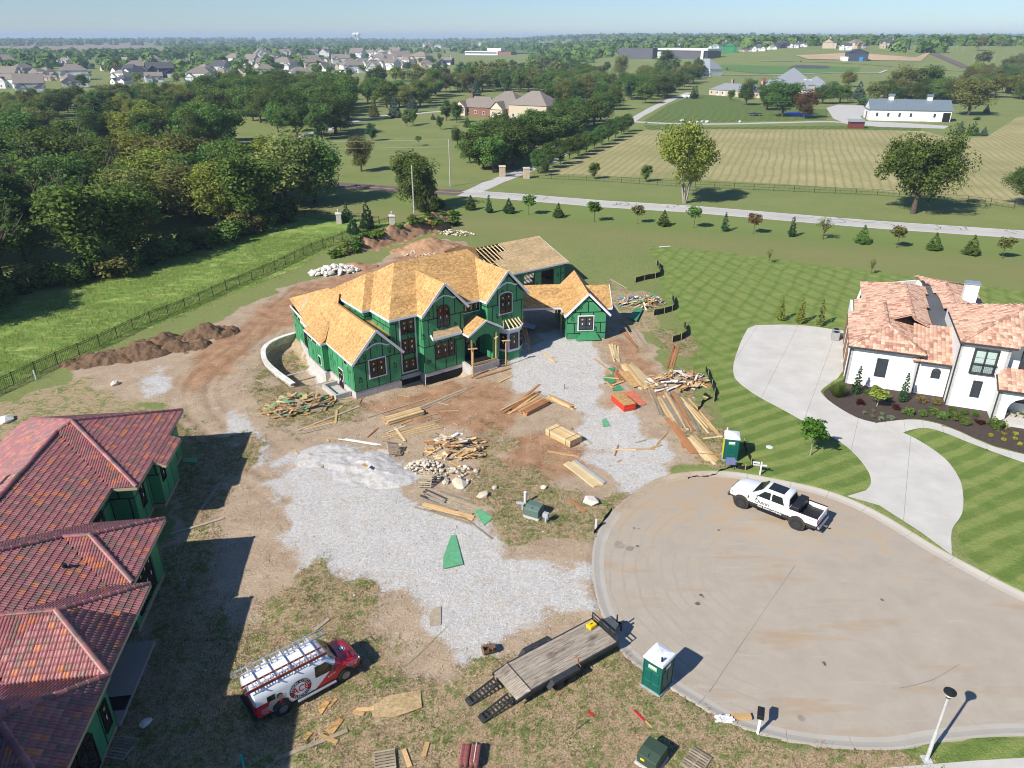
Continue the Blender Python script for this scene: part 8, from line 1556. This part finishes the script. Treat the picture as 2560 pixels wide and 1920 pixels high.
a, c = px(1085 * K, 381 * K), px(1137 * K, 385 * K); GT = thing('iron_gate', 'black iron double gate between the brown stone pillars', 'gate', a, math.atan2(c.y - a.y, c.x - a.x)); Lg = (c - a).length
for k_ in range(2):
    mb = MB(); x0, x1 = .8 + k_ * (Lg - 1.6) / 2, .75 + (k_ + 1) * (Lg - 1.6) / 2
    for z in (.2, 1.0, 1.5): mb.bar((x0, 0, z), (x1, 0, z), .05, .05)
    for x in np.arange(x0, x1, .25): mb.bar((x, 0, .1), (x, 0, 1.6), .03, .03)
    mb.build('gate_leaf', m_iron, GT)
# utility poles and wires
m_pole = mat('pole_wood', (.38, .35, .31), .9, var=.2, scale=3); m_wire = mat('wire', (.30, .31, .32), .6)
def pole(label, p, h_, arm=False):
    t = thing('utility_pole', label, 'utility pole', p, 0, 'utility poles'); MB().tube([(0, 0, -.2), (0, 0, h_)], [.16, .11], 8).build('shaft', m_pole, t)
    if arm: MB().b2((-1.1, -.06, h_ - .5), (1.1, .06, h_ - .38)).build('cross_arm', m_pole, t)
    return p + Vector((0, 0, h_))
pA = pole('utility pole in front of the large tree near the stone pillars', px(1036, 540), 9.3); pB = pole('utility pole on the lawn beyond the road', px(1126, 466), 10.2)
far_l = Vector((-150, 196, 9.5))
for lb, a, c in (('upper wire from the far pole to the left woods', pB + Vector((0, 0, -.1)), far_l), ('lower wire from the far pole to the left woods', pB + Vector((0, 0, -1.6)), far_l + Vector((0, 0, -1.5)))):
    pts = [a.lerp(c, k_ / 12) - Vector((0, 0, 1.6 * math.sin(math.pi * k_ / 12))) for k_ in range(13)]; tag(MB().tube(pts, .03, 4).build('overhead_wire', m_wire), lb, 'wire')
for i, (x, y, t_) in enumerate(((1205, 225, 170), (1265, 205, 160), (1290, 205, 165), (1515, 265, 225), (1580, 275, 220), (1615, 270, 225), (1670, 280, 220), (1770, 350, 275), (1905, 360, 280), (1945, 355, 265), (2010, 370, 270), (970, 690, 570), (100, 170, 130), (470, 190, 140), (830, 200, 165))): g = far((1920 + x / 3.456) / K, (60 + y / 3.456) / K); pole('%s distant utility pole from the left at upper right' % ORD(i + 1), g, max(6, min(13, hgt_at(g, 60 + t_ / 3.456))))
# ---- buildings made of blocks
m_slate = mat('grey_slate', (.24, .26, .28), .7, var=.12, scale=2); m_shing = mat('brown_shingle', (.21, .18, .155), .9, var=.18, scale=1.5); m_dshing = mat('charcoal_shingle', (.075, .078, .085), .9, var=.15); m_cream = mat('cream_wall', (.55, .49, .37), .9, var=.08); m_wall_w = mat('white_siding', (.72, .72, .70), .8, var=.06); m_wall_g = mat('grey_siding', (.48, .48, .47), .8, var=.08); m_wall_t = mat('tan_siding', (.46, .39, .29), .8, var=.08); m_steel = mat('grey_steel_roof', (.17, .21, .24), .4, var=.08, metal=.2); m_navy = mat('navy_cladding', (.05, .06, .09), .7)
def block(house, s0, s1, t0, t1, ev, roof, wm, rm, k_=.6, ov=.35, axis=None, wins=True, wh=1.3, ridge=True):
    MB().b2((s0, t0, -.5), (s1, t1, ev)).build('wall', wm, house); ws, wt = s1 - s0, t1 - t0; axis = axis or ('s' if ws > wt else 't'); a0, a1, b0, b1 = s0 - ov, s1 + ov, t0 - ov, t1 + ov; ev -= .05
    T = (lambda x, y, z: (x, y, z)) if axis == 's' else (lambda x, y, z: (y, x, z))
    if axis == 't': a0, a1, b0, b1 = b0, b1, a0, a1
    hw = (b1 - b0) / 2; z = ev + k_ * hw; c = (b0 + b1) / 2; i0, i1 = (a0 + hw, a1 - hw) if roof == 'hip' else (a0, a1)
    if i1 < i0: i0 = i1 = (a0 + a1) / 2; z = ev + k_ * (a1 - a0) / 2
    mb = MB(); P = [T(a0, b0, ev), T(a1, b0, ev), T(a1, b1, ev), T(a0, b1, ev), T(i0, c, z), T(i1, c, z)]; mb.add(P, [(0, 1, 5, 4), (2, 3, 4, 5), (3, 2, 1, 0)]); mb.add(P, [(1, 2, 5), (3, 0, 4)]) if roof == 'hip' else None; mb.build('roof', rm, house, fix=False)
    if roof == 'gable':
        for x in (s0 + .02, s1 - .02) if axis == 's' else (t0 + .02, t1 - .02): MB().ext([T(x, b0 + ov, ev + .02), T(x, b1 - ov, ev + .02), T(x, c, z - .1)], (.05, 0, 0) if axis == 's' else (0, .05, 0)).build('gable_wall', wm, house)
    if wins:
        for f in range(max(1, int(ev / 2.9))):
            n_ = max(1, int(ws / 3.6))
            for i in range(n_):
                x = s0 + ws * (i + .5) / n_; w_ = MB().b2((x - .55, t0 - .06, .9 + f * 2.9), (x + .55, t0 - .01, .9 + f * 2.9 + wh)).build('window', m_trim, house); MB().b2((x - .45, t0 - .075, 1.0 + f * 2.9), (x + .45, t0 - .061, .8 + f * 2.9 + wh)).build('pane', m_glassb, w_)
def at_base(p, q): d = q - p; return Vector((p.x, p.y, p.z)), math.atan2(d.y, d.x), math.hypot(d.x, d.y)
o_, rz, L = at_base(q2(1690, 790), q3(295, 838)); BH = thing('brick_house', 'large brick and cream house with brown hip roofs beyond the road', 'house', o_, rz)
block(BH, 0, L * .42, 4, 14, 3.4, 'hip', m_brick, m_shing, .75); block(BH, L * .30, L * .72, 1, 17, 3.8, 'hip', m_brick, m_shing, .75); block(BH, L * .62, L, 0, 14, 5.6, 'hip', m_wall_t, m_shing, .7); block(BH, L * .45, L * .58, -2, 6, 3.6, 'gable', m_cream, m_shing, .9, axis='t'); block(BH, 0, L * .12, 2, 9, 3.4, 'gable', m_cream, m_shing, .8, axis='t'); MB().b2((L * .1, 8, 3), (L * .1 + 1.2, 9.2, 8.6)).build('chimney', m_brick, BH)
o_, rz, L = at_base(q4(870, 832), q4(1570, 848)); BN = thing('white_barn', 'long white barn with grey metal roof and two cupolas', 'barn', o_, rz); W_ = 13.0
block(BN, 0, L, 0, W_, 4.2, 'gable', m_wall_w, m_steel, .52, .5, 's', False)
for f in (.09, .23, .37, .51, .80): x = f * L; w_ = MB().b2((x - .4, -.07, 1.6), (x + .4, -.01, 3.0)).build('window', m_frame, BN); MB().b2((x - .3, -.085, 1.7), (x + .3, -.071, 2.9)).build('pane', m_glassb, w_)
MB().b2((L * .9, -.08, 0), (L * .99, -.01, 3.4)).build('barn_door', m_frame, BN); MB().b2((L * .62, -.06, .1), (L * .71, -.01, 3.2)).build('barn_door', m_trim, BN)
for f in (.27, .75): zr = 4.15 + .52 * (W_ / 2 + .5); MB().b2((L * f - .9, W_ / 2 - .9, zr - .8), (L * f + .9, W_ / 2 + .9, zr + 1.2)).build('cupola', m_wall_w, BN); MB().ext([(L * f - 1.2, W_ / 2 - 1.2, zr + 1.2), (L * f - 1.2, W_ / 2 + 1.2, zr + 1.2), (L * f - 1.2, W_ / 2, zr + 2.0)], (2.4, 0, 0)).build('cupola_roof', m_steel, BN)
for x in np.arange(.3, L + .5, 1.2): MB().bar((x, -.5, 4.19), (x, W_ / 2, 4.19 + .52 * (W_ / 2 + .5)), .06, .08).build('roof_seam', m_steel, BN)
MB().b2((-.05, W_ * .45, 0), (-.01, W_ * .62, 3)).build('end_door', m_brick, BN)
o_, rz, L = at_base(q3(1700, 612), q3(2140, 640)); RB = thing('brick_outbuilding', 'low tan brick outbuilding with grey roof and brick chimneys', 'house', o_, rz); block(RB, 0, L, 0, 12, 3.0, 'hip', m_wall_t, m_slate, .55); [MB().b2((L * f, 7, 3), (L * f + 1.2, 8.4, 8.4)).build('chimney', mat('tan_brick', (.42, .27, .18), .9), RB) for f in (.28, .6, .86)]; [MB().b2((L * f, -.06, 0), (L * f + 1.3, -.01, 2.3)).build('door', m_trim, RB) for f in (.16, .28)]
o_, rz, L = at_base(q3(2180, 640), q4(560, 640)); MN = thing('grey_roofed_mansion', 'large mansion under steep grey slate hip roofs behind lawn trees', 'house', o_, rz); block(MN, 0, L * .3, 4, 18, 4.5, 'hip', m_wall_t, m_slate, .75); block(MN, L * .2, L * .72, 0, 20, 6.6, 'hip', m_wall_t, m_slate, .85); block(MN, L * .62, L, 3, 17, 5.0, 'hip', m_wall_t, m_slate, .8); block(MN, L * .52, L * .66, -3, 6, 4.2, 'hip', m_wall_w, m_slate, .9)
for f in (.56, .63): MB().b2((L * f, 2.6, 7.4), (L * f + 1.6, 5, 9.4)).build('dormer', m_wall_w, MN)
MB().b2((1, 9, 3), (2.6, 10.6, 10)).build('chimney', m_brick, MN)
o_, rz, L = at_base(q3(1390, 455), q3(1580, 465)); WG = thing('white_gabled_house', 'white house with grey steep roof among trees before the school', 'house', o_, rz); block(WG, 0, L * .6, 0, 10, 3.2, 'hip', m_wall_w, m_slate, .6); block(WG, L * .1, L, 18, 34, 6.2, 'hip', m_wall_w, m_slate, .95); MB().b2((L * .25, 20, 4), (L * .25 + 1.6, 22, 15)).build('chimney', m_brick, WG)
p = q4(755, 900); SH_ = thing('red_shed', 'small red shed with grey lid roof at the edge of the hay field', 'shed', p, -.05); MB().b2((-2.6, -1.2, 0), (2.6, 1.2, 2.3)).build('wall', mat('barn_red', (.17, .045, .035), .8), SH_); MB().ext([(-3, -1.7, 2.3), (-3, 1.6, 3.0), (-3, 1.6, 3.15), (-3, -1.7, 2.45)], (6, 0, 0)).build('roof', m_slate, SH_)
# trampoline, blue court, tanks, stones on the mansion lawn
p = q3(2095, 790); TR_ = thing('trampoline', 'round black trampoline on the mansion lawn', 'trampoline', p); MB().lathe([(2.9, .8), (2.9, .86), (.05, .84)], 20).build('mat', m_blackp, TR_); [MB().tube([(2.8 * math.cos(a), 2.8 * math.sin(a), 0), (2.8 * math.cos(a), 2.8 * math.sin(a), .82)], .05, 5).build('leg', m_util, TR_) for a in np.arange(0, 6.2, 1.05)]
sheet('blue_court', [q4(130, 770), q4(220, 758), q4(330, 772), q4(400, 786), q4(300, 797), q4(180, 788)], .03, mat('court_blue', (.02, .09, .5), .6)); sheet('field_margin', F((1390,270),(1560,274),(1850,271),(1990,276),(1990,283),(1850,280),(1560,279),(1400,281)), .007, m_stripe)
for i, x in enumerate((1490, 1526)): t = thing('gas_tank', 'white gas tank beside the gravel lane, %s' % ('left one', 'right one')[i], 'tank', q3(x, 642), .4, 'white gas tanks'); MB().lathe([(.1, -1.7), (.7, -1.4), (.8, -.9), (.8, .9), (.7, 1.4), (.1, 1.7)], 12, (0, 0, 1.0), 'y').build('shell', m_trim, t, smooth=True); MB().b2((-.4, -1, 0), (.4, -.8, .5)).build('foot', m_util, t); MB().b2((-.4, .8, 0), (.4, 1, .5)).build('foot', m_util, t)
for i, (x, y, s) in enumerate(((1465, 842, 2.6), (1545, 852, 2.2), (1600, 852, 1.8), (1640, 848, 1.8), (1682, 852, 1.9), (1968, 850, 1.6), (1155, 858, 1.5))): tag(rock(None, q3(x, y) + Vector((0, 0, .3)), s, m_wrock if i % 3 else m_util, 'lawn_stone'), '%s pale stone from the left along the mansion lawn lane' % ORD(i + 1), 'rock', 'stones along the lane')
# school, long building, towers, navy barn
g0, g1 = far((1280 + 920 / 3.456) / K, (60 + 306 / 3.456) / K), far((1280 + 1690 / 3.456) / K, (60 + 306 / 3.456) / K); o_, rz, L = at_base(g0, g1); SCH = thing('school_building', 'large modern building of dark grey boxes with white frame near horizon', 'building', o_, rz); hs = hgt_at(g0, 60 + 206 / 3.456)
m_sch = mat('school_dark', (.10, .10, .115), .6, var=.06); MB().b2((0, 0, -1), (L * .40, 30, hs)).build('block', m_sch, SCH); MB().b2((L * .42, 6, -1), (L * .60, 34, hs * .72)).build('block', m_wall_g, SCH); MB().b2((L * .58, 0, -1), (L * .93, 30, hs * .86)).build('block', m_sch, SCH); MB().b2((L * .46, -1, hs * .86), (L * 1.0, 31, hs * 1.02)).build('white_canopy', m_wall_w, SCH); MB().b2((L * .93, -1, -1), (L * .955, 31, hs * .86)).build('white_fin', m_wall_w, SCH); MB().b2((L * .965, .5, 0), (L * .995, 28, hs * .8)).build('glass_wall', m_glassb, SCH)
g0, g1 = far((640 + 1805 / 3.456) / K, (60 + 268 / 3.456) / K), far((640 + 2200 / 3.456) / K, (60 + 268 / 3.456) / K); o_, rz, L = at_base(g0, g1); LB = thing('long_white_building', 'long low white building with window band near the horizon', 'building', o_, rz); MB().b2((0, 0, 0), (L * .72, 25, 7)).build('block', m_wall_w, LB); MB().b2((L * .45, 8, 7), (L * .75, 30, 12)).build('upper_block', m_wall_w, LB); MB().b2((L * .72, 2, 0), (L, 25, 6)).build('block', m_brick, LB); MB().b2((1, -.1, 3), (L * .7, -.02, 5)).build('window_band', m_glassb, LB)
for i, x in enumerate((1102, 1122)): g = Vector(((640 + x / 3.456 - 1280) / FPX * 4200 / CP, 4200, float(H(0, 4200)))); t = thing('water_tower', 'white water tower on the horizon, %s' % ('left one', 'right one')[i], 'water tower', g, 0, 'water towers'); MB().lathe([(6, 0), (3, 6), (3, 22), (12, 30), (14, 36), (11, 42), (1, 46)], 12).build('tank', m_trim, t, smooth=True)
o_, rz, L = at_base(far((1920 + 690 / 3.456) / K, (60 + 318 / 3.456) / K), far((1920 + 860 / 3.456) / K, (60 + 318 / 3.456) / K)); NB = thing('navy_barn', 'dark navy gabled building with blue door at upper right', 'building', o_, rz); block(NB, 0, L, 0, 18, 8, 'gable', m_navy, m_dshing, .35, .5, 't', False); MB().b2((L * .55, -.1, 0), (L * .75, -.02, 4)).build('door', m_bluep, NB); MB().b2((-5, 0, 0), (0, 14, 4)).build('lean_to', m_wall_w, NB)
# ---- estate houses: five patterns, copied and recoloured
HP = []
for v_ in range(5):
    t = thing('estate_house', 'x', 'house'); e = 5.6 if v_ != 3 else 3.4
    block(t, -8, 8, 0, 11, e, 'hip' if v_ in (0, 2, 3) else 'gable', m_wall_w, m_shing, .62 if v_ != 4 else .9); block(t, -7.5, -2, -3, 4, e * (.9 if v_ % 2 else .6), 'gable', m_wall_w, m_shing, .8, axis='t', wins=v_ % 2 == 1); block(t, 2.5, 8.2, -2.2, 4, 3.2, 'hip' if v_ == 2 else 'gable', m_wall_w, m_shing, .6, axis='t', wins=False)
    MB().b2((3.2, -2.28, .1), (7.4, -2.22, 2.5)).build('garage_door', m_trim, t)
    if v_ in (1, 4): MB().b2((4.5, 5, 4), (5.6, 6.2, 11)).build('chimney', m_wall_t, t)
    HP.append(t)
WALLS = {'w': m_wall_w, 'g': m_wall_g, 't': m_wall_t, 'n': m_navy, 'z': m_zip}; ROOFS = {'b': m_shing, 'd': m_dshing, 's': m_slate}; WN = {'w': 'white', 'g': 'grey', 't': 'tan', 'n': 'navy', 'z': 'green'}; RN_ = {'b': 'brown', 'd': 'charcoal', 's': 'grey'}
used = set(); rs = random.Random(21); FILL = [(rs.uniform(20, 2150), rs.uniform(340, 500), 150, rs.choice('wwgt'), 'b') for _ in range(26)], [(rs.uniform(20, 1500), rs.uniform(270, 410), 130, rs.choice('wwwt'), 'b') for _ in range(34)]
def estate(zone_, x0, lst, dz):
    for i, (x, y, wd, wc, rc) in enumerate(sorted(lst)):
        g = far((x0 + x / 3.456) / K, (60 + y / 3.456) / K); v_ = rs.randrange(5)
        t = HP[v_] if v_ not in used else copy_tree(HP[v_]); used.add(v_); dep = g.y * CP + (CAMH - g.z) * SP; sc = max(.7, min(1.5, wd / 3.456 * dep / FPX / 20.))
        t.location = g; t.rotation_euler = (0, 0, rs.choice((-.5, -.3, 0, .3, .5)) + rs.choice((0, 0, 0, 1.57))); t.scale = (sc,) * 3; t['group'] = 'houses of the ' + zone_; t['label'] = '%s walled estate house under %s roof, %s from left in %s' % (WN[wc], RN_[rc], ORD(i + 1), zone_)
        for ch in t.children:
            if ch.name.split('.')[0] in ('wall', 'gable_wall'): ch.material_slots[0].link = 'OBJECT'; ch.material_slots[0].material = WALLS[wc]
            if ch.name.split('.')[0] == 'roof': ch.material_slots[0].link = 'OBJECT'; ch.material_slots[0].material = ROOFS[rc]
estate('far left estate', 0, [(60, 485, 200, 'g', 'b'), (20, 430, 130, 'w', 'b'), (240, 435, 190, 'g', 'b'), (410, 478, 230, 'g', 'b'), (650, 485, 280, 'w', 'b'), (770, 385, 170, 'w', 'b'), (930, 405, 170, 't', 'b'), (1200, 435, 240, 't', 'b'), (1075, 462, 300, 'w', 'd'), (1400, 465, 270, 'n', 'd'), (1720, 505, 270, 'w', 'b'), (1760, 375, 250, 'w', 'b'), (1990, 355, 200, 'w', 'b'), (2150, 355, 160, 'g', 'b'), (100, 555, 250, 'w', 'b'), (270, 595, 280, 'g', 'b'), (660, 545, 260, 'g', 'd'), (1030, 520, 180, 'w', 'd'), (1340, 505, 180, 'g', 'b'), (1600, 640, 260, 'w', 'd'), (1880, 420, 180, 'g', 'd'), (1500, 365, 120, 'w', 'b')] + FILL[0], 0)
estate('far middle estate', 640, [(215, 575, 240, 'w', 'b'), (220, 395, 220, 'g', 'b'), (50, 380, 150, 'g', 'b'), (520, 400, 230, 't', 'b'), (395, 475, 210, 'w', 'b'), (380, 365, 130, 'w', 'b'), (850, 425, 230, 'w', 'b'), (740, 355, 190, 'g', 'b'), (1040, 345, 160, 'w', 'b'), (1130, 395, 190, 'w', 'b'), (1400, 340, 210, 't', 'b'), (1250, 330, 160, 'w', 'b'), (640, 280, 130, 'g', 'd'), (740, 265, 110, 'g', 'b'), (860, 295, 150, 'w', 'b'), (970, 285, 120, 'w', 'b'), (1110, 285, 150, 'w', 'b'), (1265, 262, 130, 'w', 'd'), (240, 265, 130, 't', 'b'), (50, 258, 110, 'g', 'b'), (500, 268, 100, 'g', 'b'), (310, 258, 90, 'w', 'b'), (1490, 207, 120, 't', 'b'), (1680, 195, 90, 't', 'b'), (1570, 207, 70, 'w', 'b'), (1965, 187, 80, 't', 'b'), (90, 445, 190, 't', 'b'), (1640, 352, 130, 'n', 'b'), (570, 330, 120, 'w', 'd'), (170, 310, 110, 'g', 'd')] + FILL[1], 0)
estate('far right new estate', 1280, [(270, 195, 110, 'w', 'b'), (1080, 202, 90, 't', 'b'), (1170, 202, 100, 'z', 'd'), (1320, 202, 120, 'w', 'b'), (1480, 202, 110, 'g', 'd'), (1600, 202, 110, 'w', 'd'), (1745, 225, 130, 'w', 's'), (1900, 245, 180, 'z', 'd'), (2030, 238, 90, 't', 'd'), (2125, 250, 140, 'w', 'd'), (2240, 245, 90, 'w', 'b'), (2345, 248, 130, 'n', 'd'), (2430, 258, 90, 'g', 'd'), (2500, 248, 90, 'w', 'd'), (2770, 272, 160, 't', 'd'), (2870, 282, 120, 'w', 'd'), (2990, 275, 160, 't', 'b'), (3230, 270, 150, 't', 'd'), (1250, 185, 70, 'w', 'd'), (1400, 188, 70, 'w', 'b')], 0)
estate('hilltop estate upper right', 1920, [(1300, 150, 80, 'g', 's'), (1370, 152, 90, 'w', 'b'), (1440, 155, 90, 'w', 's'), (1530, 152, 90, 'w', 'b'), (1600, 140, 70, 'w', 'b'), (1700, 150, 90, 'w', 's'), (1780, 160, 100, 'w', 's'), (1850, 152, 70, 'w', 'b'), (2170, 150, 90, 'w', 'b'), (320, 180, 70, 'w', 'b'), (740, 195, 50, 'w', 'b'), (930, 182, 50, 't', 'b')], 0)
for v_, t in enumerate(HP):
    if v_ not in used:
        for ch in list(t.children):
            for d in list(ch.children): bpy.data.objects.remove(d)
            bpy.data.objects.remove(ch)
        bpy.data.objects.remove(t)
# far sheets: ploughed field, graded earth, sports greens, paths
def fsheet(name, q, m, dz=.25): P = [far(u, v) for u, v in q]; o = MB().face([(p.x, p.y, p.z + dz) for p in P]).build(name, m, fix=False); o.data.flip_normals() if o.data.polygons[0].normal.z < 0 else 0; return structure(o)
m_plough = mat('brown_field', (.26, .19, .14), .95, jitter=0, var=.1, scale=.01); m_graded = mat('graded_earth', (.46, .33, .20), .95, jitter=0, var=.2, scale=.02); m_green = mat('sports_green', (.10, .18, .04), .95, jitter=0, var=.12, scale=.02)
fsheet('ploughed_field', ((-120, 112), (-120, 97), (100, 94), (250, 95), (345, 101), (300, 105), (120, 111)), m_plough); fsheet('graded_site', ((1745, 128), (1720, 110), (1850, 107), (1980, 112), (2010, 122), (1990, 132), (1880, 130)), m_graded, .5); fsheet('sports_field', ((960, 108), (1020, 100), (1170, 98), (1330, 100), (1350, 108), (1200, 114), (1010, 116)), m_green); fsheet('sports_field', ((1545, 150), (1560, 140), (1760, 142), (1860, 146), (1850, 158), (1650, 160)), m_green); fsheet('running_track', ((1700, 148), (1720, 141), (1790, 143), (1790, 149)), m_dshing, .4)
for q in (((1530, 163), (1650, 163), (1800, 158), (1900, 158), (1916, 152), (1890, 147)), ((1640, 132), (1760, 134), (1850, 138), (2000, 150), (2110, 156))):
    P = [far(u, v) for u, v in q]; mb = MB(); L_ = [(p.x, p.y + 2.5, p.z + .35) for p in P]; M_ = [(p.x, p.y - 2.5, p.z + .35) for p in P]; [mb.add([M_[i], M_[i + 1], L_[i + 1], L_[i]], [(0, 1, 2, 3)]) for i in range(len(P) - 1)]; structure(mb.build('park_path', m_conc, fix=False))
P = [far(u, v) for u, v in ((2085, 146), (2060, 134), (2020, 124), (1985, 116))]; mb = MB(); [mb.add([(P[i].x - 5, P[i].y, P[i].z + .4), (P[i].x + 5, P[i].y, P[i].z + .4), (P[i + 1].x + 5, P[i + 1].y, P[i + 1].z + .4), (P[i + 1].x - 5, P[i + 1].y, P[i + 1].z + .4)], [(0, 1, 2, 3)]) for i in range(3)]; structure(mb.build('far_road', m_redroad, fix=False))
# ---- the air: one even box of haze round everything but the sky
hz = MB().b2((-9500, -300, -3), (9500, 11000, 62)).build('haze', None or bpy.data.materials.new('haze'), None); hz['kind'] = 'stuff'; tag(hz, 'thin pale blue haze over the far country', 'haze')
hm = hz.data.materials[0]; hm.use_nodes = True; n = hm.node_tree; n.nodes.clear(); ho = N(n, 'OutputMaterial'); hv = N(n, 'VolumePrincipled'); hv.inputs['Color'].default_value = (.62, .78, 1.0, 1); hv.inputs['Density'].default_value = .00016; hv.inputs['Anisotropy'].default_value = .0; n.links.new(hv.outputs[0], ho.inputs['Volume'])
